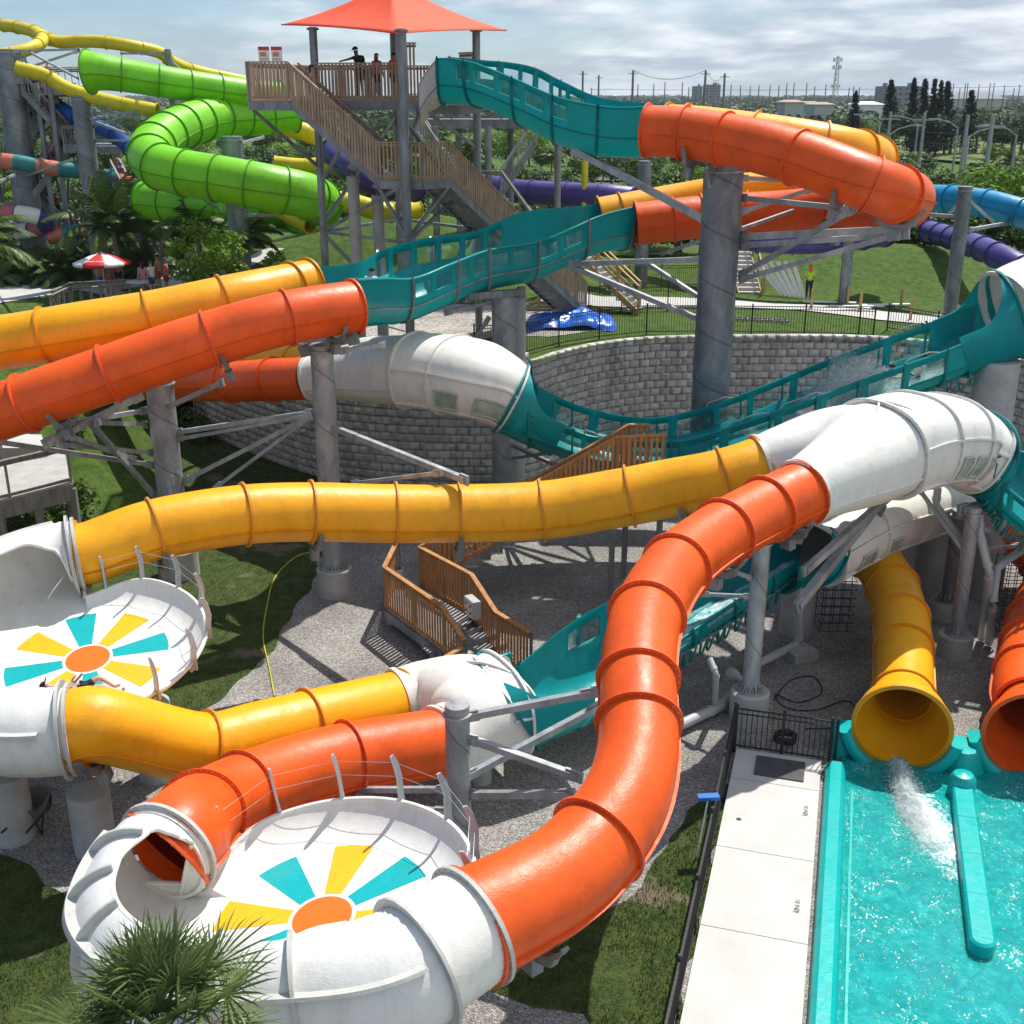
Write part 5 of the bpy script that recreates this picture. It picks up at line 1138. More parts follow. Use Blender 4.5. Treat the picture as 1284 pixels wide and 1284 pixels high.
for (i, j, z0, z1) in ((0, 1, 8.9, 8.9), (1, 2, 8.9, 8.9), (0, 1, 8.9, 11.0), (1, 0, 6.0, 8.8), (1, 2, 8.9, 10.9), (0, 3, 8.9, 8.9), (2, 3, 8.9, 8.9), (1, 2, 6.2, 8.8), (0, 3, 9.2, 13.2), (2, 1, 9.3, 13.2)):
    br((c[i][0], c[i][1], z0), (c[j][0], c[j][1], z1))
for a, b in (((c[1][0], c[1][1], 9.0), S1+Vector((0, 0, -.3))), ((c[1][0], c[1][1], 9.0), m[2]+Vector((0, 0, -.3))), ((c[0][0], c[0][1], 11.3), L0+Vector((0, .5, -.35))), ((c[0][0], c[0][1], 10.8), at(430, 44.5, 12.2)), ((c[2][0], c[2][1], 12.0), D1+Vector((0, .5, -.3))), ((c[1][0], c[1][1], 12.0), D1+Vector((0, .3, -.3)))): br(a, b)
br(at(523, 45.4, ZD-.35), at(600, 46.5, ZD-.35), .3)
# canopy
CL, CF, CR, CB = P(353, 31, 47), P(497, 42, 42.6), P(635, 38, 48), P(486, 28, 53); AP = P(490, -24, 47.4); mb = MB(); NW, NV = 14, 10; v = []; cs4 = [CL, CF, CR, CB]; cen_ = sum(cs4, Vector())/4
for k in range(4):
    A, B = cs4[k], cs4[(k+1) % 4]
    for i in range(NW):
        w = i/NW; e = A.lerp(B, w); bow = 4*w*(1-w); e = e+(cen_-e)*.05*bow+Vector((0, 0, .05*bow))
        for j in range(NV+1): u = j/NV; q = AP.lerp(e, u); q.z -= .30*math.sin(PI*u)*(.6+.4*bow)*.8; v.append(q)
K = 4*NW; fs = []
for i in range(K):
    for j in range(NV): a = i*(NV+1)+j; b = ((i+1) % K)*(NV+1)+j; fs.append((a, a+1, b+1, b))
mb.add(v, fs); cano = mb.build('shade_canopy', M['canopy'], tw, ang=60); sl = cano.modifiers.new('thickness', 'SOLIDIFY'); sl.thickness = .02
for q, s in zip(cs4, (c[0], c[1], c[2], c[3])): mb = MB(); bar(mb, q, (s[0], s[1], q.z), .05, .05); mb.build('canopy_bracket', M['galvd'], tw)
# white entry tub at the top of the high teal channel
trough('white entry tub between the tower platform and the high teal channel', pair([(525, 106, 45.0, 528, 100, 48.6), (534, 90, 44.7, 540, 84, 48), (548, 73, 44.1, 561, 72, 47.1)]), 1.5, mat='white', key='entry', ribcol='grey_ring')
# signs on the tower rail
for px, lab in ((331, 'left of two small white notice boards with red headers above the tower railing'), (347, 'right of two small white notice boards with red headers above the tower railing')):
    c0 = at(px, 44.9, ZD+1.55); s = thing('notice_board', lab, 'sign', c0-Vector((0, 0, .3)), 'notice boards on the tower'); mb = MB(); box(mb, c0, .40, .03, .52); mb.build('panel', M['boardwhite'], s)
    mb = MB(); box(mb, c0+Vector((0, -.019, .20)), .40, .008, .12); mb.build('header', plain('sign_red', (.5, .03, .03), .5), s); mb = MB(); box(mb, c0+Vector((-.03, -.019, .0)), .22, .006, .14, mi=0); box(mb, c0+Vector((0, -.019, -.16)), .3, .006, .03); mb.build('picture', plain('sign_orange', (.6, .25, .12), .5), s)
    mb = MB(); box(mb, c0-Vector((0, -.03, .6)), .04, .04, .9); mb.build('stake', M['galvd'], s)
# white drain pipes under the tower
for px, py, lab in ((442, 212, 'left of two tall pale drain pipes with elbows under the tower stairs'), (473, 236, 'right of two tall pale drain pipes under the tower stairs')):
    a = P(px, py, 45.2); gz = GZ(a.x, a.y); mb = MB(); pipe(mb, [(a.x+.5, a.y+.3, a.z+.25), (a.x+.15, a.y, a.z+.2), (a.x, a.y, a.z), (a.x, a.y, a.z-.4), (a.x+.02, a.y, gz)], .22, 14); lathe(mb, (a.x, a.y, a.z-.5), [(.22, 0), (.245, 0), (.245, .25), (.22, .25)], 16, cap=False)
    o = mb.build('drain_pipe', M['conc'], origin=(a.x, a.y, gz)); tag(o, lab, 'pipe', 'drain pipes under the tower')
# ---- steel service tower and timber stair behind
sv = thing('steel_service_tower', 'grey steel service stairs and platforms behind the wooden tower', 'tower', (P(620, 200, 56).x, 57, GZ(0, 57)))
def svb(a, b, w=.12, nm='brace', m_='galvd'):
    mb = MB(); bar(mb, a, b, w, w); mb.build(nm, M[m_], sv)
for px, Y in ((545, 56), (575, 58), (612, 56), (640, 59), (700, 58)):
    q = at(px, Y, 12.5); mb = MB(); rod(mb, (q.x, q.y, GZ(q.x, q.y)-.2), (q.x, q.y, 12.6), .16, n=12); mb.build('tower_post', M['galvd'], sv)
dA = [at(505, 57, 12.9), at(690, 56.5, 12.9), at(690, 59.5, 12.9), at(505, 60, 12.9)]; deck(sv, dA, .35, 'galvd'); railing(sv, dA[:2], 1.1, 'galvd', 'galvd', 'galvd', .14, .02, 2)
dB = [at(570, 55, 9.6), at(628, 54.6, 9.6), at(628, 56.6, 9.6), at(570, 57, 9.6)]; deck(sv, dB, .3, 'galvd'); railing(sv, dB[:2], 1.1, 'galvd', 'galvd', 'galvd', .14, .02, 2)
f0, f1 = at(520, 54.8, 12.4), at(575, 54.4, 9.6); flight(sv, f0, f1, (0, 1.3, 0), 14, 'conc'); railing(sv, [f0, f1], 1.1, 'galv', 'galv', 'galv', .14, .02); railing(sv, [f0+Vector((0, 1.3, 0)), f1+Vector((0, 1.3, 0))], 1.1, 'galv', 'galv', 'galv', .14, .02, posts=False)
f0, f1 = at(628, 54.6, 9.6), at(674, 54, 7.4); flight(sv, f0, f1, (0, 1.3, 0), 12, 'conc'); railing(sv, [f0, f1], 1.15, 'wood3', 'galvd', 'galvd', .5, .02, 1.2); railing(sv, [f0+Vector((0, 1.3, 0)), f1+Vector((0, 1.3, 0))], 1.15, 'wood3', 'galvd', 'galvd', .5, .02, 1.2)
f0, f1 = at(672, 57, 12.0), at(628, 56.8, 9.6); flight(sv, f0, f1, (0, 1.2, 0), 12, 'conc'); railing(sv, [f0, f1], 1.1, 'galv', 'galv', 'galv', .14, .02)
ts = thing('timber_stair', 'yellow timber stair landing with posts behind the middle teal channel', 'stairs', (P(700, 230, 53).x, 53, GZ(2, 53)))
q = [at(676, 53.4, 7.3), at(722, 53.4, 7.3), at(724, 55, 7.3), at(677, 55, 7.3)]; deck(ts, q, .5, 'wood4', 'wood4')
for a in (q[0], q[1], q[2], q[3], (q[0]+q[1])/2):
    mb = MB(); box(mb, (a.x, a.y, (7.3+1.2+GZ(a.x, a.y))/2), .13, .13, 7.3+1.2-GZ(a.x, a.y)); mb.build('post', M['wood4'], ts)
for a, b in ((q[0], q[1]), (q[3], q[2])):
    mb = MB(); bar(mb, a+Vector((0, 0, 1.2)), b+Vector((0, 0, 1.2)), .14, .05); mb.build('top_rail', M['wood4'], ts); mb = MB(); bar(mb, a+Vector((0, 0, .15)), b+Vector((0, 0, .15)), .05, .1); mb.build('bottom_rail', M['wood4'], ts)
e1 = at(800, 51.5, 4.9); flight(ts, q[1], e1, (.2, 1.3, 0), 12, 'conc', strmat='wood4')
for w_ in (Vector((0, 0, 0)), Vector((.2, 1.3, 0))):
    mb = MB(); bar(mb, q[1]+w_+Vector((0, 0, 1.1)), e1+w_+Vector((0, 0, 1.1)), .12, .06); bar(mb, q[1]+w_+Vector((0, 0, .5)), e1+w_+Vector((0, 0, .5)), .04, .1)
    for k in (1, 2, 3): p_ = q[1].lerp(e1, k/3)+w_; box(mb, p_+Vector((0, 0, .45)), .1, .1, 1.4)
    mb.build('hand_rail', M['wood4'], ts)
for a, b in ((q[0]+Vector((0, 0, -.5)), at(700, 53.4, 5.4)), (q[1]+Vector((0, 0, -.5)), at(700, 53.4, 5.4))):
    mb = MB(); bar(mb, a, b, .1, .14); mb.build('knee_brace', M['wood4'], ts)
# small white steps up the hill at the right of the giant column
hs = thing('garden_steps', 'narrow pale concrete steps with timber rail climbing the grassy bank', 'steps', ground_at(925, 365)); a = ground_at(926, 368)+Vector((0, 0, .05)); b = a+Vector((.1, 5.5, 2.3)); flight(hs, b, a, (1.2, 0, 0), 13, 'path', strmat='wood4')
mb = MB(); bar(mb, a+Vector((1.3, 0, 1)), b+Vector((1.3, 0, 1)), .08, .12)
for k in range(4): box(mb, a.lerp(b, k/3)+Vector((1.3, 0, .4)), .1, .1, 1.2)
mb.build('hand_rail', M['wood4'], hs)
# ---- wooden stairs of the lower yard
ws = thing('wooden_stair', 'brown wooden stairs and walkway between the yellow tube and the white fork', 'stairs', Pz(560, 800, 0))
zu, zl, zb = 3.75, .62, .12
A0 = lvl(478, 0, 30, 0)
def wz(px, py, z): return Pz(px, py, z)
U = [wz(832, 592, zu), wz(785, 590, zu), wz(787, 578, zu), wz(833, 580, zu)]
o0, o1, o2, o3 = wz(484, 762, zl), wz(556, 815, zl), None, None
i0_, i1_ = wz(527, 735, zl), wz(592, 772, zl)
deck(ws, [o0, o1, i1_, i0_, wz(505, 722, zl), wz(489, 734, zl)], .26, 'galv')
railing(ws, [wz(500, 726, zl), o0, o1], 1.22, 'wood2', 'galvd', 'wood2', .135, .08)
railing(ws, [i0_, i1_], 1.22, 'wood2', 'galvd', 'wood2', .135, .08)
o2 = wz(583, 858, zb); i2 = wz(622, 820, zb); i3 = wz(664, 848, zb)
flight(ws, o1, o2, i1_-o1, 3, 'galv'); railing(ws, [o1, o2], 1.22, 'wood2', 'galvd', 'wood2', .135, .08); railing(ws, [i1_, i2, i3], 1.22, 'wood2', 'galvd', 'wood2', .135, .08)
deck(ws, [o2, wz(640, 880, zb), i3, i2], .1, 'galv'); railing(ws, [wz(580, 868, zb), wz(522, 905, zb)], 1.22, 'wood2', 'galvd', 'wood2', .135, .08)
up0 = wz(527, 735, zl); up1 = wz(770, 600, zu); wv3 = Vector((.5, 1.3, 0)); flight(ws, up1, up0, wv3, 16, 'galv')
railing(ws, [up0, up1, wz(832, 597, zu)], 1.22, 'wood2', 'galvd', 'wood2', .15, .08); railing(ws, [up0+wv3, up1+wv3, wz(770, 600, zu)+wv3+Vector((.6, 0, 0))], 1.22, 'wood2', 'galvd', 'wood2', .15, .08)
deck(ws, [up1, wz(832, 597, zu), wz(832, 597, zu)+Vector((.2, 1.5, 0)), up1+wv3], .25, 'wood2')
for q in (up1, wz(830, 597, zu), up1+wv3): mb = MB(); box(mb, (q.x, q.y, zu/2), .16, .16, zu-.3); mb.build('support_post', M['galvd'], ws)
for q in ((o0*.75+i0_*.25), (o1*.75+i1_*.25)): mb = MB(); rod(mb, (q.x, q.y, -.1), (q.x, q.y, zl-.3), .25, n=18); mb.build('footing', M['conc'], ws)
# control boxes
def ebox(label, p, w, h, d, rz): 
    t = thing('control_box', label, 'electrical box', p, None); mb = MB(); box(mb, p, w, d, h, rz=rz); mb.build('housing', M['pvc'], t)
    n_ = Vector((math.sin(rz), -math.cos(rz), 0)); s_ = Vector((math.cos(rz), math.sin(rz), 0)); mb = MB(); box(mb, p+n_*(d/2+.008), w*.94, .012, h*.94, rz=rz); mb.build('door', M['pvc'], t)
    for k in range(4): mb = MB(); q = p+n_*(d/2+.02)+s_*((k % 2-.5)*w*.5)+Vector((0, 0, (k//2-.5)*h*.4)); rod(mb, q, q+n_*.02, .025, n=10); mb.build('button', M['black'], t)
e = (i2*.45+i1_*.55); dr = (i2-i1_).normalized(); ebox('grey control box mounted on the wooden stair railing', e+Vector((0, 0, .85))+Vector((dr.y, -dr.x, 0))*-.0+Vector((-.25, -.22, 0)), .55, .5, .22, math.atan2(dr.y, dr.x)+PI*.0)
# white bucket on the landing
bp = wz(500, 728, zl); mb = MB(); lathe(mb, bp, [(.13, 0), (.15, .36), (.16, .36), (.16, .39), (.145, .39), (.12, .03), (.01, .03)], 20); o = mb.build('bucket', M['boardwhite'], origin=bp); tag(o, 'white plastic bucket on the wooden landing', 'bucket')
# ---- fences
def fence(label, pts, h=1.22, pstep=2.3, dz=0, name='picket_fence', group=None, mat='black', hf=None):
    pts = [Vector((p[0], p[1], (hf(p[0], p[1]) if hf else GZ(p[0], p[1])))) for p in pts]; t = thing(name, label, 'fence', pts[0], group)
    rows = [tuple(p) for p in pts]; rows = resample(rows, .116)
    k = int(pstep/.116); i = 0; n_ = len(rows); up = Vector((0, 0, 1))
    while i < n_-1:
        j = min(n_-1, i+k); mb = MB()
        A, B = Vector(rows[i]), Vector(rows[j]); zf = lambda q: (hf(q[0], q[1]) if hf else GZ(q[0], q[1]))
        A.z = zf(A); B.z = zf(B); bar(mb, A+up*.12, B+up*.12, .03, .03); bar(mb, A+up*(h-.05), B+up*(h-.05), .03, .03); bar(mb, A+up*(h-.17), B+up*(h-.17), .025, .025)
        for q in range(i, j):
            p_ = A.lerp(B, (q-i)/max(1, (j-i))); box(mb, p_+up*(h/2+.02), .017, .017, h-.1)
        mb.build('fence_panel', M[mat], t, smooth=False); pb = MB(); box(pb, A+up*(h/2), .055, .055, h+.1); pb.build('fence_post', M[mat], t); i = j
    pb = MB(); box(pb, Vector(rows[-1])+up*(h/2), .055, .055, h+.1); pb.build('fence_post', M[mat], t); return t
off = []
for w in wc:
    if -1.5 < w[0] < 15.2 and w[1] > 41: off.append(w)
pl = []
for i in range(0, len(off), 4):
    a = off[max(0, i-1)]; b = off[min(len(off)-1, i+1)]; d = Vector((b[0]-a[0], b[1]-a[1])).normalized(); pl.append((off[i][0]-d.y*1.0, off[i][1]+d.x*1.0))
fence('long black picket fence along the top of the curved block wall', pl, 1.22)
fence('black picket fence behind the blue tarp, along the pale path', [plan(738, 396), plan(775, 391), plan(830, 390), plan(893, 391)], 1.3)
fence('black picket fence part way up the grassy bank behind the giant column', [plan(752, 368), plan(800, 364), plan(850, 362), plan(886, 362)], 1.3)
fence('short black fence section descending at the right end of the block wall', [plan(1112, 414), plan(1150, 421), plan(1190, 428)], 1.1)
zero = lambda x, y: .06
q0 = wk(.05, -.08); fence('long black picket fence along the left side of the white walkway', [wk(.02, -.07), wk(4, -.07), wk(8, -.07), wk(12, -.07), wk(LEN, -.07)], 1.15, 2.2, hf=zero)
fence('black gate-like fence closing the far end of the white walkway', [wk(-.02, -.03), wk(-.02, 1.05), wk(-.02, 2.15)], 1.1, 1.1, hf=zero)
# ================================================================== PEOPLE
def skinned(nodes, edges, sub=1):
    names = list(nodes); me = bpy.data.meshes.new('tmp'); me.from_pydata([nodes[k][0] for k in names], [(names.index(a), names.index(b)) for a, b in edges], []); o = bpy.data.objects.new('tmp', me); COL.objects.link(o)
    md = o.modifiers.new('s', 'SKIN'); me.skin_vertices.new() if not me.skin_vertices else None
    for i, k in enumerate(names): r = nodes[k][1]; me.skin_vertices[0].data[i].radius = (r, r) if not isinstance(r, tuple) else r
    me.skin_vertices[0].data[0].use_root = True; s = o.modifiers.new('u', 'SUBSURF'); s.levels = sub; s.render_levels = sub
    dg = bpy.context.evaluated_depsgraph_get(); m2 = bpy.data.meshes.new_from_object(o.evaluated_get(dg)); bpy.data.objects.remove(o)
    mb = MB(); mb.add([tuple(v.co) for v in m2.vertices], [tuple(p.vertices) for p in m2.polygons]); return mb
J0 = dict(pel=((0, 0, .95), .125), wai=((0, 0, 1.10), .115), che=((0, 0, 1.33), .14), nec=((0, 0, 1.50), .055), hd1=((0, -.01, 1.585), .082), hd2=((0, -.01, 1.67), .088),
          shL=((.17, 0, 1.43), .058), elL=((.23, .02, 1.16), .040), wrL=((.25, -.05, .92), .028), haL=((.25, -.08, .83), .034), shR=((-.17, 0, 1.43), .058), elR=((-.23, .02, 1.16), .040), wrR=((-.25, -.05, .92), .028), haR=((-.25, -.08, .83), .034),
          hiL=((.09, 0, .90), .092), knL=((.10, -.02, .50), .060), anL=((.10, .01, .09), .040), toL=((.11, -.14, .045), .040), hiR=((-.09, 0, .90), .092), knR=((-.10, -.02, .50), .060), anR=((-.10, .01, .09), .040), toR=((-.11, -.14, .045), .040))
EDG = [('pel', 'wai'), ('wai', 'che'), ('che', 'nec'), ('nec', 'hd1'), ('hd1', 'hd2')]+[(a+s, b+s) for s in 'LR' for a, b in (('sh', 'el'), ('el', 'wr'), ('wr', 'ha'), ('hi', 'kn'), ('kn', 'an'), ('an', 'to'))]+[('che', 'shL'), ('che', 'shR'), ('pel', 'hiL'), ('pel', 'hiR')]
CLO = {}
def cloth(col):
    k = tuple(col)
    if k not in CLO: CLO[k] = plain('fabric', col, .85, 0, .12, 9, .15)
    return CLO[k]
SKIN = [plain('skin_light', (.55, .32, .23), .55, 0, .06, 6, 0), plain('skin_tan', (.36, .19, .12), .55, 0, .06, 6, 0), plain('skin_dark', (.12, .06, .04), .5, 0, .06, 6, 0)]
def person(label, loc, rz=0, pose=None, shirt=None, pants=None, hair=(.03, .02, .015), skin=0, hat=None, long=False, M4=None, longhair=False, s=1.0, group=None, legs=True):
    J = dict(J0); 
    for k, v in (pose or {}).items(): J[k] = (v, J0[k][1])
    loc = Vector(loc); X = Matrix.Translation(loc) @ (M4 if M4 else Matrix.Rotation(rz, 4, 'Z')) @ Matrix.Scale(s, 4)
    t = thing('person', label, 'person', loc, group)
    def put(mb, nm, mat, par=t):
        mb.v = [tuple(X @ Vector(v)) for v in mb.v]; return mb.build(nm, mat, par, ang=None)
    b = put(skinned(J, EDG), 'body', SKIN[skin]); ORG[b] = ORG[t]
    if shirt:
        inf = .014; nd = {k: (J[k][0], J[k][1]+inf) for k in ('wai', 'che')}; nd['pel'] = (Vector(J['pel'][0])*.6+Vector(J['wai'][0])*.4, .135); nd['neb'] = (Vector(J['che'][0])*.35+Vector(J['nec'][0])*.65, .075); ed = [('wai', 'pel'), ('wai', 'che'), ('che', 'neb')]
        for q in 'LR': nd['sh'+q] = (J['sh'+q][0], .072); nd['el'+q] = (Vector(J['sh'+q][0]).lerp(Vector(J['el'+q][0]), .95 if long else .55), .058); ed += [('che', 'sh'+q), ('sh'+q, 'el'+q)]
        put(skinned(nd, ed), 'shirt', cloth(shirt))
    if pants:
        nd = {'pel': (J['pel'][0], .14)}; ed = []
        for q in 'LR': nd['hi'+q] = (J['hi'+q][0], .108); f = 1 if long else .75; nd['kn'+q] = (Vector(J['hi'+q][0]).lerp(Vector(J['kn'+q][0]), f), .085 if not long else .072); ed += [('pel', 'hi'+q), ('hi'+q, 'kn'+q)]
        if long:
            for q in 'LR': nd['an'+q] = (Vector(J['an'+q][0])+Vector((0, 0, .03)), .058); ed.append(('kn'+q, 'an'+q))
        put(skinned(nd, ed), 'trousers' if long else 'shorts', cloth(pants))
    h1, h2 = Vector(J['hd1'][0]), Vector(J['hd2'][0]); up = (h2-h1).normalized(); fw = Vector((0, -1, 0)); fw = (fw-up*fw.dot(up)).normalized(); sd_ = up.cross(fw); c = h1.lerp(h2, .55)
    def ell(c, a, b, cc, n=12, m=8, z0=-1.0): 
        mb = MB(); v = []
        for i in range(m+1):
            th = math.acos(max(-1, min(1, z0)))*(1-i/m) if True else 0
            for k in range(n): v.append(c+sd_*(a*math.sin(th)*math.cos(2*PI*k/n))+fw*(b*math.sin(th)*math.sin(2*PI*k/n))+up*(cc*math.cos(th)))
        mb.add(v, [(i*n+k, i*n+(k+1) % n, (i+1)*n+(k+1) % n, (i+1)*n+k) for i in range(m) for k in range(n)]+[tuple(range(n))[::-1]]); return mb
    mb = ell(c+up*.035-fw*.012, .098, .112, .105, z0=.05)
    if longhair: 
        m2 = ell(c-fw*.075-up*.10, .085, .05, .17); mb.add(m2.v, m2.f)
    put(mb, 'hair', cloth(hair), b)
    # face: nose and ears, under the body
    mb = MB(); mb.add([c+fw*.085+up*.02, c+fw*.085-up*.025-sd_*.016, c+fw*.085-up*.025+sd_*.016, c+fw*.118-up*.02], [(0, 1, 3), (0, 3, 2), (1, 2, 3)]); put(mb, 'nose', SKIN[skin], b)
    for q in (-1, 1):
        mb = MB(); mb.add([c+sd_*q*.084+up*.02, c+sd_*q*.084-up*.03, c+sd_*q*.10-fw*.02+up*.02, c+sd_*q*.10-fw*.02-up*.02], [(0, 1, 3, 2)]); put(mb, 'ear', SKIN[skin], b)
    if hat:
        mb = ell(c+up*.05, .108, .12, .105, z0=.0); bx = [c+up*.05+sd_*.09+fw*.10, c+up*.05-sd_*.09+fw*.10, c+up*.045-sd_*.07+fw*.20, c+up*.045+sd_*.07+fw*.20]; mb.add(bx+[v-up*.012 for v in bx], [(0, 1, 2, 3), (7, 6, 5, 4), (0, 3, 7, 4), (1, 5, 6, 2), (3, 2, 6, 7)]); put(mb, 'cap', cloth(hat))
    return t
V = Vector
# on the tower
pz = at(452, 47.0, ZD); person('man in black shirt and dark cap leaning an arm on the tower railing', pz, R(-25), dict(wrR=V((-.50, -.35, 1.30)), elR=V((-.36, -.12, 1.36)), haR=V((-.58, -.40, 1.27)), wrL=V((.22, -.30, 1.02)), haL=V((.20, -.38, 1.0)), che=V((-.02, -.06, 1.33)), nec=V((-.03, -.09, 1.5)), hd1=V((-.04, -.12, 1.585)), hd2=V((-.05, -.13, 1.67))), shirt=(.015, .015, .017), pants=(.02, .02, .03), skin=2, hat=(.01, .01, .012), s=1.06)
person('person with long hair in an orange shirt behind the tower railing', at(474, 47.6, ZD), R(160), None, (.75, .14, .03), (.02, .02, .03), hair=(.2, .12, .06), longhair=True, skin=0, s=.95)
person('person in orange top half hidden beside the front tower post', at(495, 48.6, ZD), R(40), None, (.75, .12, .03), (.02, .02, .03), skin=1, s=.98)
person('person with dark hair climbing the last steps under the tower', S0.lerp(S1, .22)+wv*.5+V((0, 0, .05)), R(80), None, (.45, .25, .18), (.03, .03, .05), hair=(.01, .01, .012), longhair=True, skin=1)
# the worker on the pale path
wp = ground_at(1013, 377); person('worker in lime vest, orange sun hood and dark trousers on the path', wp+V((0, 0, .05)), R(170), dict(wrL=V((.16, -.24, 1.12)), haL=V((.08, -.30, 1.15)), wrR=V((-.16, -.24, 1.10)), haR=V((-.08, -.30, 1.12))), (.55, .85, .08), (.02, .035, .07), hair=(.85, .14, .02), longhair=True, hat=(.85, .14, .02), skin=1, long=True)
# rider on the rim of the left bowl (lying on his side)
Lb2 = b2[2]; rp = Pz(108, 884, 2.75)
lay = Matrix.Rotation(R(8), 4, 'Z') @ Matrix.Rotation(R(-72), 4, 'Y') @ Matrix.Rotation(R(60), 4, 'Z')
def lying(rz, roll=0, pitch=90): return Matrix.Rotation(rz, 4, 'Z') @ Matrix.Rotation(R(-pitch), 4, 'X') @ Matrix.Rotation(roll, 4, 'Z')
MM = Matrix.Rotation(R(12), 4, 'Z') @ Matrix.Rotation(R(-80), 4, 'Y') @ Matrix.Rotation(R(100), 4, 'Z')
person('rider in grey shirt, black shorts and black helmet lying on the bowl rim', Pz(160, 876, 2.85)+V((0, 0, .16)), 0, dict(knL=V((.12, -.25, .60)), anL=V((.12, -.05, .25)), toL=V((.12, -.12, .14)), knR=V((-.1, -.12, .52)), wrR=V((-.2, -.28, 1.1)), haR=V((-.16, -.36, 1.05)), wrL=V((.2, -.22, 1.0)), haL=V((.18, -.3, .95))), (.26, .23, .20), (.015, .015, .017), skin=0, hat=(.012, .012, .014), M4=MM, s=.9)
# rider in the middle channel, lying back, and riders in the spray
cen2, _, g2 = TUBES['ch2']; i = int(.16*(len(cen2)-1)); f = g2[i][len(g2[i])//2]+V((0, 0, .16)); dr = (g2[i+4][9]-g2[i][9]).normalized()
SIT = dict(knL=V((.12, -.42, .95)), anL=V((.12, -.80, .90)), toL=V((.12, -.86, 1.0)), knR=V((-.12, -.42, .95)), anR=V((-.12, -.80, .90)), toR=V((-.12, -.86, 1.0)), che=V((0, .16, 1.26)), nec=V((0, .24, 1.40)), hd1=V((0, .26, 1.48)), hd2=V((0, .26, 1.56)), shL=V((.17, .2, 1.35)), shR=V((-.17, .2, 1.35)), elL=V((.3, .05, 1.15)), elR=V((-.3, .05, 1.15)), wrL=V((.28, -.1, .98)), wrR=V((-.28, -.1, .98)), haL=V((.28, -.18, .96)), haR=V((-.28, -.18, .96)), wai=V((0, .06, 1.08)))
for (ch, s_, up_, lab, sh, hr) in (('ch2', .14, -.20, 'rider with black hair sitting in the wide middle teal channel', (.5, .5, .52), (.01, .01, .012)), ('ch3', .79, -.6, 'rider with pink back in the spray of the long channel, lower of two', None, (.03, .02, .015)), ('ch3', .86, -.6, 'rider in a white top in the spray of the long channel, upper of two', (.7, .66, .64), (.06, .03, .02))):
    cc_, _, gg = TUBES[ch]; i = int(s_*(len(cc_)-1)); f = gg[i][9]; dr = (gg[i][9]-gg[min(len(gg)-1, i+5)][9]).normalized(); rz = math.atan2(dr.y, dr.x)+PI/2
    if ch == 'ch2':
        aA, bB = V(cc_[i][3:6]), V(cc_[i][6:9]); sd2 = (bB-aA); sd2.z = 0; f = f+sd2.normalized()*.75
        mb = MB(); rc = f+V((0, 0, .42)); pipe(mb, [rc+V((.42*math.cos(q_*PI/12), .42*math.sin(q_*PI/12), 0)) for q_ in range(25)], .17, 10, caps=False); o = mb.build('ring_float', M['rubber'], origin=rc); tag(o, 'black inflatable ring under the rider in the wide teal channel', 'float')
    person(lab, f+V((0, 0, up_)), rz, SIT, sh, (.04, .05, .16), hair=hr, skin=0)
# the group at the left by the umbrella
ppl = [(127, 372, (None), (.08, .22, .45), 0, 'shirtless man in blue shorts leaning on the grey deck rail, seen from behind'), (139, 371, (None), (.5, .12, .12), 1, 'shirtless person in red shorts beside the grey deck rail'), (151, 366, (.75, .3, .3), (.04, .04, .05), 0, 'person in a pink top under the red and white umbrella'), (143, 362, (.6, .02, .03), (.5, .02, .02), 1, 'lifeguard in red shirt and red cap under the umbrella'),
       (182, 374, (.65, .25, .38), (.5, .2, .3), 0, 'woman in pink swimsuit first in the queue with boards'), (193, 374, (.75, .75, .76), (.05, .08, .2), 0, 'man in white shirt in the queue carrying a red tube'), (201, 366, None, (.35, .06, .06), 1, 'shirtless man at the back of the queue behind the white shirt'), (211, 371, (.45, .08, .1), (.2, .04, .05), 1, 'last person of the queue in dark red swimwear beside the bush')]
for k, (px, py, sh, pa_, sk, lab) in enumerate(ppl):
    g0 = ground_at(px, py); person(lab, g0+V((0, 0, .04)), R(150+k*17), None, sh, pa_, skin=sk, hat=(.6, .02, .03) if 'lifeguard' in lab else None, longhair='woman' in lab, hair=(.12, .07, .04) if k % 2 else (.03, .02, .02))
# ================================================================== PROPS
# umbrella
ug = ground_at(133, 372); ut = thing('patio_umbrella', 'red and white paneled patio umbrella with white lettering on a red panel', 'umbrella', ug); uc = P(133, 327, ug.y); mb = MB(); rod(mb, ug, (ug.x, ug.y, uc.z+.45), .035, n=10); mb.build('pole', M['boardwhite'], ut)
RED = plain('red_cloth', (.62, .015, .02), .7, 0, .05); WHT = plain('white_cloth', (.78, .78, .76), .7, 0, .04)
for k in range(8):
    a0, a1 = R(45*k-112.5+0), R(45*k-67.5); mb = MB(); v = []; top = V((ug.x, ug.y, uc.z+.45)); nn_ = 6
    for i in range(nn_+1):
        u = i/nn_
        for j in range(5): a = a0+(a1-a0)*j/4; rr = 1.4*u*(1-.03*math.sin(PI*j/4)); v.append(top+V((rr*math.cos(a), rr*math.sin(a), -.50*u**1.1-.03*math.sin(PI*j/4)*u)))
    for j in range(5): v.append(v[nn_*5+j]+V((0, 0, -.14)))
    mb.add(v, [(i*5+j, i*5+j+1, (i+1)*5+j+1, (i+1)*5+j) for i in range(nn_+1) for j in range(4)]); o = mb.build('canopy_panel', RED if k % 2 == 0 else WHT, ut, ang=None); sl = o.modifiers.new('thickness', 'SOLIDIFY'); sl.thickness = .008
sl_ = math.atan2(.50, 1.4); text('Coca-Cola', (ug.x, ug.y-1.05, uc.z+.45-.35), .22, 0, WHT, 'lettering', ut, tilt=(sl_, 0), ext=.004)
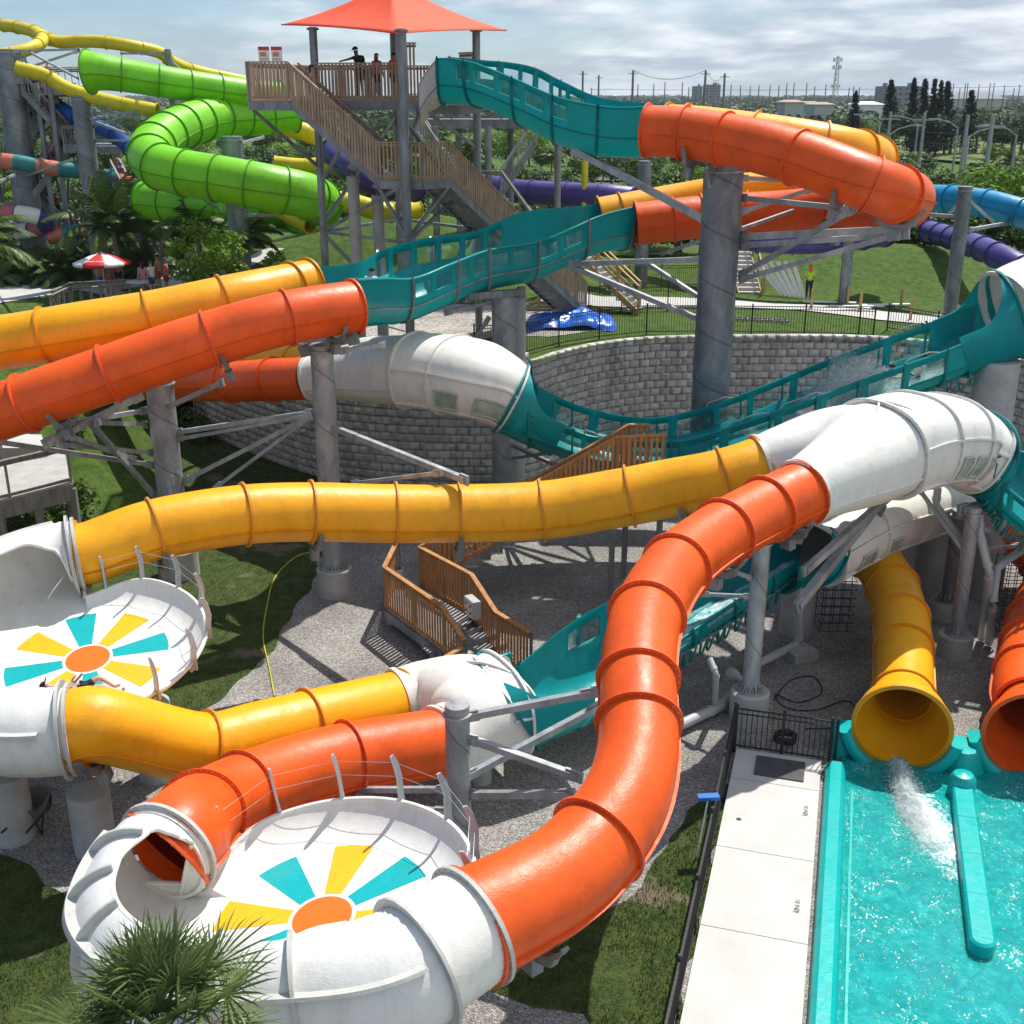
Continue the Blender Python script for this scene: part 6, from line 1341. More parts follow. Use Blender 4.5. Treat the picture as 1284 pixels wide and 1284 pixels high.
# round table top, deck rail at the left
tg = ground_at(181, 378); mb = MB(); lathe(mb, tg+V((0, 0, 0)), [(.35, 0), (.05, .05), (.05, .9), (.75, .95), (.78, .98), (.75, 1.0), (.01, 1.0)], 28); o = mb.build('round_table', M['pvc'], origin=tg); tag(o, 'round pale table top just behind the yellow tube', 'table')
dt = thing('grey_deck_rail', 'grey timber deck with railings where people lean, behind the yellow tube', 'railing', ground_at(110, 384)); g_ = [V(plan(70, 396)+(0,)), V(plan(92, 384)+(0,)), V(plan(165, 380)+(0,))]
for q in g_: q.z = GZ(q.x, q.y)+.1
railing(dt, g_, 1.05, 'wood3', 'wood3', 'wood3', .9, .06, 1.1); railing(dt, [V((q.x+.4, q.y-1.3, q.z)) for q in g_], 1.05, 'wood3', 'wood3', 'wood3', .9, .06, 1.1)
# boardwalk bridge at the left
bw = thing('boardwalk', 'grey wooden footbridge with mesh deck and rails at the left edge', 'bridge', Pz(20, 620, 2.9)); zb_ = 3.2
bq = [Pz(-160, 668, zb_), Pz(90, 604, zb_), Pz(80, 566, zb_), Pz(-160, 612, zb_)]; deck(bw, bq, .5, 'conc', 'wood3'); railing(bw, [bq[0], bq[1]], 1.1, 'wood3', 'wood3', 'wood3', 4, .05, 1.9); railing(bw, [bq[3], bq[2]], 1.1, 'wood3', 'wood3', 'wood3', 4, .05, 1.9)
for k in range(6):
    for q in (bq[0].lerp(bq[1], k/5), bq[3].lerp(bq[2], k/5)): mb = MB(); box(mb, (q.x, q.y, zb_/2-.2), .18, .18, zb_); mb.build('bridge_post', M['wood3'], bw)
pq = [Pz(-200, 560, 3.0), Pz(58, 562, 3.0), Pz(52, 545, 3.0), Pz(-200, 535, 3.0)]; mb = MB(); mb.add(pq+[q-V((0, 0, .5)) for q in pq], [(0, 1, 2, 3), (7, 6, 5, 4)]+[(k, 4+k, 4+(k+1) % 4, (k+1) % 4) for k in range(4)]); o = mb.build('path', M['path']); tag(o, kind='structure')
# wheelbarrow under the left bowl
wb0 = Pz(46, 1036, 0); wt = thing('wheelbarrow', 'old grey wheelbarrow parked under the left bowl', 'wheelbarrow', wb0); mb = MB(); v = []
for (w, l, z) in ((.20, .28, .34), (.30, .45, .66), (.33, .48, .67), (.28, .43, .65), (.18, .26, .37)):
    for k in range(20):
        a = 2*PI*k/20; c_, s_ = math.cos(a), math.sin(a); v.append(wb0+V((w*math.copysign(abs(c_)**.6, c_), l*math.copysign(abs(s_)**.6, s_), z)))
mb.add(v, [(i*20+k, i*20+(k+1) % 20, (i+1)*20+(k+1) % 20, (i+1)*20+k) for i in range(4) for k in range(20)]+[tuple(range(80, 100))]); mb.build('tray', plain('old_plastic_tray', (.18, .17, .15), .7, 0, .25), wt)
for x in (-.22, .22): mb = MB(); pipe(mb, [wb0+V((x*.3, .55, .2)), wb0+V((x, .2, .33)), wb0+V((x, -.4, .40)), wb0+V((x*1.1, -.95, .52))], .022, 6); mb.build('handle', M['black'], wt); mb = MB(); pipe(mb, [wb0+V((x, -.1, .36)), wb0+V((x, -.3, .02)), wb0+V((x, -.45, .38))], .02, 6); mb.build('leg', M['black'], wt)
mb = MB(); v = []; 
for k in range(20):
    a = 2*PI*k/20
    for (r_, y_) in ((.15, -.04), (.19, -.03), (.19, .03), (.15, .04)): v.append(wb0+V((y_, .62+r_*math.cos(a), .19+r_*math.sin(a))))
mb.add(v, [(4*k+j, 4*k+(j+1) % 4, (4*k+4+(j+1) % 4) % 80, (4*k+4+j) % 80) for k in range(20) for j in range(4)]); mb.build('wheel', M['rubber'], wt)
# brush leaning on the fence
bb0 = Pz(873, 1075, 0); bt = thing('pool_brush', 'blue pool brush on a long white pole leaning by the black fence', 'brush', bb0); tp_ = Pz(888, 1001, 1.25)+V((0, 0, 0)); mb = MB(); rod(mb, bb0, tp_, .016, n=8); mb.build('pole', M['boardwhite'], bt); mb = MB(); box(mb, tp_+V((0, 0, .03)), .42, .16, .07, rz=R(5)); mb.build('brush_head', plain('blue_plastic', (.0, .12, .45), .5), bt)
# hose coil, cables
hc = Pz(984, 930, .05); mb = MB(); pipe(mb, [hc+V((( .24+.02*math.sin(k*.9))*math.cos(k*.35), (.24+.02*math.sin(k*.9))*math.sin(k*.35), .03+.0016*k)) for k in range(110)], .017, 6); o = mb.build('hose_coil', M['rubber'], origin=hc); tag(o, 'coiled black hose lying on the gravel behind the black fence', 'hose')
mb = MB(); cb_ = [(970, 880), (990, 855), (1020, 850), (1030, 870), (1000, 882), (972, 872), (985, 888), (1020, 892), (1060, 880), (1072, 892), (1055, 912), (1010, 915)]; pipe(mb, [tuple(Vector(q)+V((0, 0, .03))) for q in catmull([tuple(Pz(a, b, 0)) for a, b in cb_], 6)], .014, 6); o = mb.build('black_cable', M['rubber'], origin=Pz(1020, 880, 0)); tag(o, 'loose black cable looping over the gravel by the yellow pool slide', 'cable')
mb = MB(); yh = [(395, 692), (370, 700), (345, 725), (335, 760), (330, 800), (338, 840), (345, 880)]; pipe(mb, [tuple(Vector(q)+V((0, 0, .03))) for q in catmull([tuple(Pz(a, b, 0)) for a, b in yh], 6)], .018, 6); o = mb.build('yellow_hose', plain('yellow_rubber', (.55, .5, .04), .6), origin=Pz(335, 760, 0)); tag(o, 'thin yellow hose lying across the shaded grass', 'hose')
# plastic drain pipes of the lower yard
def run(label, pts, r, flr=True, elbow=()):
    ps = [V(p) if not isinstance(p, tuple) or len(p) != 3 else V(p) for p in pts]; o0 = V((ps[0].x, ps[0].y, 0)); t = thing('drain_pipe', label, 'pipe', o0); mb = MB()
    d = []
    for i, p in enumerate(ps):
        if 0 < i < len(ps)-1:
            a = (ps[i-1]-p).normalized(); b = (ps[i+1]-p).normalized(); k = r*1.4; d += [p+a*k, p+(a+b)*k*.25, p+b*k]
        else: d.append(p)
    pipe(mb, d, r, 16); mb.build('pipe_run', M['pvc'], t, ang=60)
    for i in range(1, len(ps)-1):
        for nb in (ps[i-1], ps[i+1]):
            a = (nb-ps[i]).normalized(); mb = MB(); rod(mb, ps[i]+a*r*1.3, ps[i]+a*r*2.3, r*1.14, n=16); mb.build('coupling', M['pvc'], t)
    return t
run('pale plastic pipe running along the gravel towards the slender column', [Pz(840, 915, .22), Pz(898, 888, .22), Pz(925, 868, .22), Pz(927, 852, .75), Pz(915, 842, 1.0)], .125)
run('pale plastic pipe with a concrete block, rising beside the teal channel', [Pz(940, 838, .22), Pz(1001, 807, .22), P(1003, 730, 27.4)], .11)
run('short upright plastic pipe tapping the long one by the teal channel', [Pz(896, 884, .3), P(898, 845, 23.6), P(890, 826, 23.9)], .075)
run('kinked pale pipe dropping from the large hood towards the right column', [P(1176, 612, 28.6), P(1173, 634, 28.5), P(1220, 696, 27.9)], .10)
run('kinked pale pipe dropping from the right teal channel to the ground', [P(1229, 636, 27.9), P(1228, 668, 27.6), P(1241, 718, 27.2), Pz(1231, 800, .1)], .11)
run('slanting pale pipe at the right edge joining an upright to the ground', [P(1330, 655, 28.4), P(1250, 712, 27.6), P(1245, 760, 27.4), Pz(1240, 806, .1)], .10)
mb = MB(); box(mb, Pz(1003, 820, .12), .75, .55, .3, rz=R(25)); o = mb.build('concrete_block', M['conc'], origin=Pz(1003, 820, 0)); tag(o, 'low concrete block under the pipe bend on the gravel', 'block')
# scaffold-like cages
def cage(label, p, w, d, h, st):
    t = thing('rebar_cage', label, 'cage', p); mb = MB(); n_ = int(w/st)
    for i in range(n_+1):
        for y in (0, d): rod(mb, p+V((i*st, y, 0)), p+V((i*st, y, h)), .012, n=5)
    for j in range(int(h/st)+1): z = j*st; pipe(mb, [p+V((0, 0, z)), p+V((w, 0, z)), p+V((w, d, z)), p+V((0, d, z)), p+V((0, 0, z))], .012, 5)
    mb.build('bars', M['black'], t)
cage('dark steel rebar cage standing beside the yellow pool slide', Pz(1028, 792, 0)+V((0, 0, 0)), .9, .6, 2.3, .25)
cage('dark steel rebar cage at the right edge behind the slanting pipe', Pz(1252, 792, 0), 1.2, .8, 2.2, .22)
# blue tarp and timber on the upper yard
tc_ = ground_at(715, 408); mb = MB(); v = []; NX, NY = 44, 26
for i in range(NX+1):
    for j in range(NY+1):
        x, y = (i/NX-.5)*3.7, (j/NY-.5)*2.6; e = max(0, 1-((abs(x)/1.9)**4+(abs(y)/1.35)**4)); z = .62*e**.5*(.65+.5*nz((x*.8, y*.8, 3)))+.22*nz((x*2.1, y*2.1, 1))*e+.09*abs(nz((x*6, y*6, 9)))+.02
        q = V((tc_.x+x+.25*nz((y, 0, 5)), tc_.y+y+.35*nz((x*.9, 2, 5)), 0)); v.append((q.x, q.y, GZ(q.x, q.y)+max(.03, z)))
mb.add(v, [(i*(NY+1)+j, (i+1)*(NY+1)+j, (i+1)*(NY+1)+j+1, i*(NY+1)+j+1) for i in range(NX) for j in range(NY)]); o = mb.build('tarpaulin', plain('blue_tarpaulin', (.008, .12, .55), .3, 0, .12, 3, .5, 12), origin=tc_, ang=25); tag(o, 'crumpled bright blue tarpaulin over a heap above the block wall', 'tarp')
rnd = random.Random(21); lp = ground_at(716, 388)
lt = thing('lumber_pile', 'loose pile of old brown boards beside the blue tarpaulin', 'lumber', lp)
for k in range(16):
    a = rnd.uniform(-.6, .6); c_ = lp+V((rnd.uniform(-1.4, 1.2), rnd.uniform(-.8, .8), .06+.05*(k//3))); mb = MB(); box(mb, c_, rnd.uniform(1.2, 2.4), .14, .04, M=Matrix.Rotation(a, 3, 'Z') @ Matrix.Rotation(rnd.uniform(-.06, .1), 3, 'Y')); mb.build('board', M['wood'] if k % 3 else M['wood4'], lt)
wpx = ground_at(990, 372)
for k in range(6):
    b0 = ground_at(981+k*5.5, 371+k*.8); b0 = V((b0.x, b0.y, GZ(b0.x, b0.y)+.05)); t0 = b0+V((-1.35+.17*k, 1.05, 1.55+.04*k)); mb = MB(); bar(mb, b0, t0, .21, .04, up=Vector((0, -1, .4))); o = mb.build('white_board', M['boardwhite'], origin=b0); tag(o, 'long white board leaning on the grassy bank beside the worker', 'board', 'white boards leaning by the worker')
for k, (px, py) in enumerate(((1040, 381), (1075, 386), (1110, 384), (1060, 390))):
    b0 = ground_at(px, py)+V((0, 0, .09)); mb = MB(); box(mb, b0, 2.6, .28, .05, rz=R(-8+k*7)); o = mb.build('white_board', M['boardwhite'], origin=b0); tag(o, 'white board lying flat on the pale path', 'board', 'white boards lying on the path')
for k, px_ in enumerate(((955, 371), (1017, 388), (1062, 384), (1078, 392), (1129, 388), (1141, 402), (1193, 400))):
    b0 = ground_at(*px_); mb = MB(); box(mb, V((b0.x, b0.y, b0.z+.45)), .11, .11, 1.0); box(mb, V((b0.x, b0.y, b0.z+.96)), .07, .07, .03); o = mb.build('timber_post', M['wood4'], origin=b0); tag(o, 'bare timber post standing in the edge of the pale path', 'post', 'timber posts along the path')
l0, l1 = ground_at(922, 402), ground_at(990, 405); lt = thing('ladder', 'aluminium ladder lying flat on the grass behind the black fence', 'ladder', l0); l0 = l0+V((0, 0, .1)); l1 = l1+V((0, 0, .1)); d = (l1-l0).normalized(); nr = V((-d.y, d.x, 0))*.22
for q in (-1, 1): mb = MB(); bar(mb, l0+nr*q, l1+nr*q, .03, .08); mb.build('side_rail', M['galv'], lt)
for k in range(11): q = l0.lerp(l1, (k+.5)/11); mb = MB(); bar(mb, q-nr, q+nr, .03, .03); mb.build('rung', M['galv'], lt)
# ================================================================== BACKGROUND SLIDES AND TOWER
GR = dict(cat='water slide', spacing=1.55, n=28, step=.25, seam_ang=-8)
tube('green_tube_slide', 'fat lime green tube slide with a flared top at upper left', [(112, 90, 60, 1.0), (125, 90, 60, .86), (160, 95, 60.4, .78), (215, 104, 61, .75), (300, 116, 62.5, .72), (350, 120, 64, .70)], M['green'], M['green_ring'], key='gr1', **GR)
tube('green_tube_slide', 'fat lime green tube slide making the wide bend between palms and tower', [(368, 142, 65, .95), (330, 146, 64, .95), (290, 147, 62.5, .98), (250, 152, 60.5, 1), (214, 166, 58, 1), (190, 186, 55.8, 1), (193, 204, 54.2, 1), (222, 215, 53.2, 1), (280, 225, 52.6, 1), (340, 236, 52.5, 1), (386, 246, 53.6, 1), (402, 257, 56.5, 1), (372, 266, 59, 1), (300, 262, 60.5, 1), (240, 256, 61, 1), (180, 250, 62, 1)], M['green'], M['green_ring'], key='gr2', **GR)
LM = dict(cat='water slide', spacing=2.0, n=16, step=.3, seam=False, fw=.05)
tube('thin_yellow_slide', 'thin pale yellow tube slide curling round the top of the left tower', [(-30, 71, 71, .36), (10, 68, 71, .36), (40, 60, 72, .36), (53, 50, 74, .36), (44, 40, 76, .36), (15, 33, 78, .36), (5, 32, 79, .36)], M['lemon'], M['lemon'], key='l1', **LM)
tube('thin_yellow_slide', 'thin pale yellow tube slide running along the skyline at upper left', [(48, 42, 77, .36), (62, 49, 75.5, .36), (78, 53, 75, .36), (120, 52, 74, .36), (165, 58, 74, .36), (200, 66, 75, .36), (218, 79, 76, .36), (250, 90, 78, .36), (312, 103, 80, .36)], M['lemon'], M['lemon'], key='l2', **LM)
tube('thin_yellow_slide', 'thin pale yellow tube slide descending behind the green one', [(22, 86, 66, .36), (55, 94, 66, .36), (82, 110, 65.6, .36), (110, 120, 65.4, .36), (150, 130, 65.2, .36), (197, 139, 65, .36)], M['lemon'], M['lemon'], key='l3', **LM)
tube('thin_yellow_slide', 'thin yellow slide seen through the tower legs beside the green bend', [(350, 157, 68, .5), (380, 165, 68, .5), (425, 182, 68, .5)], M['lemon'], M['lemon'], key='l4', **LM)
tube('thin_yellow_slide', 'thin yellow slide low on the grass mound behind the tower legs', [(345, 205, 66, .4), (385, 208, 66, .4), (425, 202, 66, .4)], M['lemon'], M['lemon'], key='l5', **LM)
tube('thin_yellow_slide', 'yellow slide curving low behind the tower onto the grassy mound', [(335, 255, 58, .42), (362, 268, 57, .42), (390, 282, 56, .42)], M['lemon'], M['lemon'], key='l6', **LM)
tube('thin_yellow_slide', 'yellow slide between the tower posts above the grassy mound', [(395, 248, 60, .5), (440, 255, 60, .5), (485, 266, 60, .5), (520, 262, 62, .5)], M['lemon'], M['lemon'], key='l7', **LM)
tube('striped_slide', 'thin tube slide with teal and coral bands crossing at left', [(-30, 200, 67.0, 0.428), (15, 203, 67.0, 0.428), (60, 210, 67.5, 0.428), (100, 215, 68.0, 0.428), (130, 221, 68.0, 0.428), (160, 230, 67.6, 0.428), (188, 241, 67.0, 0.428), (204, 254, 66.5, 0.428), (203, 264, 66.2, 0.428), (190, 272, 66.6, 0.428)], M['seafoam'], M['seafoam'], key='s1', bands=(1.15, [M['seafoam'], M['coral']], .3), **{**LM, 'spacing': 1.15, 'step': .115})
tube('striped_slide', 'low teal and coral banded slide end above the palm bushes', [(62, 297, 68.0, 0.405), (90, 291, 68.0, 0.405), (118, 288, 68.0, 0.405), (140, 288, 69.0, 0.405)], M['seafoam'], M['seafoam'], key='s2', bands=(1.15, [M['coral'], M['seafoam']], .3), **{**LM, 'spacing': 1.15, 'step': .115})
tube('striped_slide', 'purple and rose banded slide curling at the left edge', [(-30, 262, 67.0, 0.452), (10, 266, 67.0, 0.452), (40, 270, 67.0, 0.452), (58, 277, 67.4, 0.452), (54, 285, 68.0, 0.452), (30, 290, 68.4, 0.452), (-10, 296, 68.0, 0.452)], M['purple'], M['purple'], key='s3', bands=(1.2, [M['purple'], M['rose'], M['white']], .2), **{**LM, 'spacing': 1.2, 'step': .12})
tube('blue_tube_slide', 'dark blue slide running down beside steep stairs behind the green bend', [(40, 110, 72, .42), (90, 145, 70, .42), (120, 158, 69, .42), (150, 174, 67, .42), (170, 196, 65, .42), (190, 222, 63, .42), (206, 244, 61, .42)], M['navy'], M['navy'], key='n1', **LM)
tube('blue_tube_slide', 'light blue tube slide emerging behind the orange hairpin at right', [(1120, 246, 62, .62), (1165, 248, 58, .62), (1200, 250, 56, .62), (1240, 256, 54.5, .62), (1284, 268, 53, .62), (1335, 285, 52, .62)], M['blue'], M['blue'], key='bl', **{**GR, 'spacing': 2.0})
tube('purple_tube_slide', 'purple tube slide low behind the giant column and braces', [(800, 262, 66, .6), (870, 285, 64, .6), (940, 300, 61, .6), (1000, 304, 60, .6), (1060, 300, 60, .6), (1110, 294, 62, .6)], M['purple'], M['purple'], key='p1', **{**GR, 'spacing': 2.0})
tube('purple_tube_slide', 'purple tube slide curving down at the right edge', [(1165, 290, 70, .6), (1200, 300, 65, .6), (1235, 313, 60, .6), (1270, 330, 57, .6), (1320, 360, 55, .6)], M['purple'], M['purple'], key='p2', **{**GR, 'spacing': 2.0})
tube('purple_tube_slide', 'purple tube slide passing behind the timber stair landing', [(600, 232, 66, .62), (650, 240, 64, .62), (700, 243, 63, .62), (760, 246, 62, .62), (800, 250, 62, .62)], M['purple'], M['purple'], key='p3', **{**GR, 'spacing': 2.0})
tube('purple_tube_slide', 'short purple tube curving down behind the tower stairs', [(418, 190, 58, .62), (426, 200, 57, .62), (440, 212, 56.5, .62), (470, 228, 57, .62), (520, 236, 60, .62)], M['purple'], M['purple'], key='p4', **{**GR, 'spacing': 2.0})
Cb = 'background slide columns'
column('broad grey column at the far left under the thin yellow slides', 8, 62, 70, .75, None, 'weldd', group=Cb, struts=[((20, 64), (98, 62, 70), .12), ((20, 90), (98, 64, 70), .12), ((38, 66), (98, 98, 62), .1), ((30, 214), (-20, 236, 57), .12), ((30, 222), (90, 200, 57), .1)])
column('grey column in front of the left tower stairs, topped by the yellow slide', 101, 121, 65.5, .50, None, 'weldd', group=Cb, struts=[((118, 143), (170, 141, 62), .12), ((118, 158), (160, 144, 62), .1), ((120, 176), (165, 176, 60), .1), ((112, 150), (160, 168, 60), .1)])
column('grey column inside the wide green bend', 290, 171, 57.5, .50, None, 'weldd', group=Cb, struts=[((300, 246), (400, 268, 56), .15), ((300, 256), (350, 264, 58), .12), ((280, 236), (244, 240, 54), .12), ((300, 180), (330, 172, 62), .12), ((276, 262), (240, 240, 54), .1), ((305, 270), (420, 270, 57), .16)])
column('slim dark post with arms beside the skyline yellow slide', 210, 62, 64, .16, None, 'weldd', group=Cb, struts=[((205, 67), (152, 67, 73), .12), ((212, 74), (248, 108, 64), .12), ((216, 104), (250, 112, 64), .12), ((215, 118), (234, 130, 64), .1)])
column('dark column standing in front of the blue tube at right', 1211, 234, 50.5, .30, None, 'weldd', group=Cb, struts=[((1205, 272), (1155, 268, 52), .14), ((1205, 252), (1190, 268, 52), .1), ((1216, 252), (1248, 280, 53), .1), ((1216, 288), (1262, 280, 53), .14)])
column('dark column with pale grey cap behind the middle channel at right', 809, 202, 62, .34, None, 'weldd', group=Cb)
column('yellow painted post behind the high teal channel', 734, 186, 62, .16, None, 'lemon', group=Cb)
column('short dark post under the orange hairpin beside the lagoon', 1067, 280, 58, .26, None, 'weldd', group=Cb)
def at5(px, Y, z): return at(px, Y+5.5, z)
# left tower: frames, decks, flights and the queue
lt_ = thing('water_park_tower', 'busy grey steel stair tower crowded with queueing people at far left', 'tower', (P(50, 200, 66).x, 68, GZ(-27, 68)))
def stp(p, q, w=.14):
    mb = MB(); bar(mb, p, q, w, w); mb.build('frame_bar', M['galvd'], lt_)
G2 = GZ(-27, 72)
for px in (-25, 5, 45, 62, 92, 118):
    for Y in (64, 70): a = at5(px, Y, 15.6 if px < 20 else 14.6 if px < 100 else 9); stp(V((a.x, a.y, G2)), a, .22)
decks = [(-60, 35, 14.9, 64, 69), (55, 112, 14.3, 64, 70), (-60, 30, 10.5, 64, 69), (80, 150, 11.2, 63.5, 69), (-40, 40, 6.6, 64, 69), (60, 100, 12.9, 66, 70)]
for x0, x1, z, Y0, Y1 in decks:
    q = [at5(x0, Y0, z), at5(x1, Y0, z), at5(x1, Y1, z), at5(x0, Y1, z)]; deck(lt_, q, .3, 'galvd'); railing(lt_, q[:2], 1.1, 'galvd', 'galvd', 'galvd', .35, .02, 3); railing(lt_, q[2:], 1.1, 'galvd', 'galvd', 'galvd', .35, .02, 3)
fl_ = [((88, 64.5, 11.2), (38, 64, 8.4)), ((28, 63.5, 14.2), (92, 64.5, 11.2)), ((36, 66, 8.4), (100, 66, 5.0)), ((60, 67, 14.2), (20, 67, 10.5)), ((140, 62, 9.5), (200, 60, 4.8)), ((10, 66, 6.6), (70, 66, 3.8))]
rnd = random.Random(4); slots = []
for (x0, Y0, z0), (x1, Y1, z1) in fl_:
    a, b = at5(x0, Y0, z0), at5(x1, Y1, z1); flight(lt_, a, b, (0, 1.5, 0), 16); railing(lt_, [a, b], 1.1, 'galvd', 'galvd', 'galvd', .35, .02, 3); railing(lt_, [a+V((0, 1.5, 0)), b+V((0, 1.5, 0))], 1.1, 'galvd', 'galvd', 'galvd', .35, .02, 3)
    slots += [a.lerp(b, (k+.5)/9)+V((0, .75, .1)) for k in range(9)]
for k in range(8): stp(at5(rnd.uniform(-20, 110), 64, rnd.uniform(5, 14)), at5(rnd.uniform(-20, 110), 66, rnd.uniform(5, 14)), .1)
for k in range(5): slots.append(at5(8+k*11, 65.5, 14.9 if k < 3 else 14.3)+V((0, 0, .05)))
protos = []
tops = [((.08, .1, .3), (.03, .03, .06)), (None, (.1, .3, .5)), ((.5, .1, .12), (.05, .05, .05)), ((.6, .6, .58), (.4, .1, .1)), (None, (.35, .08, .08))]; names_ = ['in a dark blue top', 'shirtless in blue shorts', 'in a red top', 'in a pale top', 'shirtless in red shorts']
slots = [s for s in slots if proj(s)[0] > -8][:44]
for k, s in enumerate(slots):
    if k < 5:
        p_ = person('small distant figure '+names_[k]+' queueing on the far left tower', s, R(60+40*k), None, tops[k][0], tops[k][1], skin=k % 2, hair=(.03, .02, .02), group='people queueing on the far left tower'); protos.append(p_)
    else:
        q = dup(protos[k % 5], s, rnd.uniform(0, 6), rnd.uniform(.85, 1.02))
# ================================================================== VEGETATION
def leafquad(mb, p, n_, s, asp=.55, rnd=random):
    n_ = n_.normalized(); a = n_.orthogonal().normalized(); a = Matrix.Rotation(rnd.uniform(0, 2*PI), 3, n_) @ a; b = n_.cross(a); mb.add([p-a*s, p-b*s*asp, p+a*s, p+b*s*asp], [(0, 1, 2, 3)])
def rdir(rnd): 
    z = rnd.uniform(-1, 1); a = rnd.uniform(0, 2*PI); r = math.sqrt(1-z*z); return Vector((r*math.cos(a), r*math.sin(a), z))
def tree_proto(name, label, cat, h, w, ncl, nl, ls, mat, seed, trunk=.18, cb=.35, hide=True, bark='bark', group=None, flat=.8):
    rnd = random.Random(seed); t = thing(name, label, cat, (0, 0, 0), group); cl = []; z0 = h*cb
    for k in range(ncl):
        d = rdir(rnd); r = rnd.uniform(.35, 1)**.6; c = Vector((d.x*w/2*r, d.y*w/2*r, z0+(h-z0)*.5+(h-z0)*.5*d.z*r*flat)); c.x += .25*w*nz((seed, k*.2, 0)); cl.append((c, rnd.uniform(.13, .24)*w))
    tb = MB(); top = Vector((0, 0, z0+(h-z0)*.35)); bend = Vector((rnd.uniform(-.2, .2), rnd.uniform(-.2, .2), 0)); pipe(tb, [(0, 0, -.3), tuple(bend*.4+Vector((0, 0, h*.2))), tuple(bend+Vector((0, 0, z0))), tuple(bend+top)], n=8, radii=[trunk*1.25, trunk, trunk*.75, trunk*.4])
    for c, r in cl[::3]: a = bend+Vector((0, 0, rnd.uniform(z0*.7, z0+(h-z0)*.3))); pipe(tb, [a, a.lerp(c, .5)+Vector((0, 0, .1)), c], n=5, radii=[trunk*.4, trunk*.25, trunk*.08])
    tb.build('trunk', M[bark], t); lb = MB()
    for c, r in cl:
        for j in range(nl):
            d = rdir(rnd); q = c+Vector((d.x, d.y, d.z*.75))*r*rnd.uniform(.55, 1.1); n_ = (d+rdir(rnd)*.8+Vector((0, 0, .5))); leafquad(lb, q, n_, ls*rnd.uniform(.6, 1.2), rnd=rnd)
    lb.build('crown', M[mat], t, ang=None, smooth=False); return t
def palm_proto(name, label, h, nf, fl, mat, seed, group=None, trunk=.13, lw=.035, ll=.55, nleaf=26):
    rnd = random.Random(seed); t = thing(name, label, 'palm', (0, 0, 0), group); tb = MB(); lean = rnd.uniform(-.4, .4)
    pts = [(lean*(z/h)**2, 0, z) for z in [h*k/6 for k in range(7)]]; pts[0] = (0, 0, -.3)
    if h > .8: pipe(tb, pts, n=10, radii=[trunk*(1.3-.5*k/6) for k in range(7)]); tb.build('trunk', M['palmbark'], t)
    lb = MB(); top = Vector(pts[-1])
    for f in range(nf):
        az = 2*PI*f/nf*2.4+rnd.uniform(-.2, .2); el = R(rnd.uniform(5, 80)); d = Vector((math.cos(az)*math.cos(el), math.sin(az)*math.cos(el), math.sin(el))); L = fl*rnd.uniform(.8, 1.1); pr = []; p = top.copy(); dd = d.copy(); sg = 12
        for k in range(sg+1): pr.append(p.copy()); p = p+dd*(L/sg); dd = (dd+Vector((.03, 0, -.13-.05*(1-math.sin(el)) if k > 2 else -.05))).normalized()
        pipe(lb, pr, n=4, radii=[.03*(1-.85*k/sg) for k in range(sg+1)])
        for k in range(nleaf):
            u = .15+.85*k/nleaf; i = min(sg-1, int(u*sg)); q = pr[i].lerp(pr[i+1], u*sg-i); tt = (pr[i+1]-pr[i]).normalized(); s = tt.cross(Vector((0, 0, 1))); s = s.normalized() if s.length > .05 else Vector((1, 0, 0))
            l_ = ll*math.sin(PI*min(1, .15+u*.85))**.6*rnd.uniform(.8, 1.1)
            for e in (-1, 1):
                o_ = (s*e*.8+tt*.6+Vector((0, 0, -.25-.2*rnd.random()))).normalized(); w_ = tt.cross(o_).cross(o_).normalized()*lw; lb.add([q-w_, q+w_, q+o_*l_*.55+w_*.8+Vector((0, 0, -.02)), q+o_*l_+Vector((0, 0, -.10*l_)), q+o_*l_*.55-w_*.8+Vector((0, 0, -.02))], [(0, 1, 2, 3, 4)])
    lb.build('crown', M[mat], t, ang=None, smooth=False); return t
def pine_proto(label, h, w, seed, lean=0):
    rnd = random.Random(seed); t = thing('norfolk_pine', label, 'tree', (0, 0, 0), 'row of tall dark conifers'); tb = MB(); rod(tb, (0, 0, -.5), (lean, 0, h), .28, .04, n=8); tb.build('trunk', M['bark'], t); lb = MB()
    nt_ = int(h/.42)
    for i in range(nt_):
        z = h*.10+h*.9*i/nt_; rr = w/2*(1-(i/nt_))**.75*rnd.uniform(.7, 1.1)+.15
        for k in range(9):
            a = rnd.uniform(0, 2*PI); 
            for j in range(9):
                u = (j+1)/9; c = Vector((lean*z/h+rr*u*math.cos(a)+.0, rr*u*math.sin(a), z+.25*u*rr-.15)); leafquad(lb, c+rdir(rnd)*.12, rdir(rnd)+Vector((0, 0, .8)), .26, rnd=rnd)
    lb.build('crown', M['leafd'], t, ang=None, smooth=False); return t
def hidewood(o): pass
TP = [tree_proto('broadleaf_tree', 'dense green broadleaf tree in the belt of trees behind the slides', 'tree', 7.5, 7, 34, 75, .26, 'leaf', 1, group='broadleaf trees behind the slides'),
      tree_proto('broadleaf_tree', 'bright yellow-green broadleaf tree in the belt behind the slides', 'tree', 7, 7.5, 34, 75, .26, 'leafb', 2, group='bright trees behind the slides'),
      tree_proto('broadleaf_tree', 'grey-green spreading tree in the belt behind the slides', 'tree', 6.5, 8, 34, 75, .26, 'leafg', 3, group='grey-green trees behind the slides'),
      tree_proto('broadleaf_tree', 'tall dark green tree in the belt behind the slides', 'tree', 9, 6.5, 36, 75, .26, 'leaf', 4, group='tall trees behind the slides'),
      palm_proto('palm_tree', 'slender palm tree rising among the trees behind the slides', 6.5, 17, 2.6, 'palm', 5, 'palms behind the slides')]
first = [True]*8; rnd = random.Random(17)
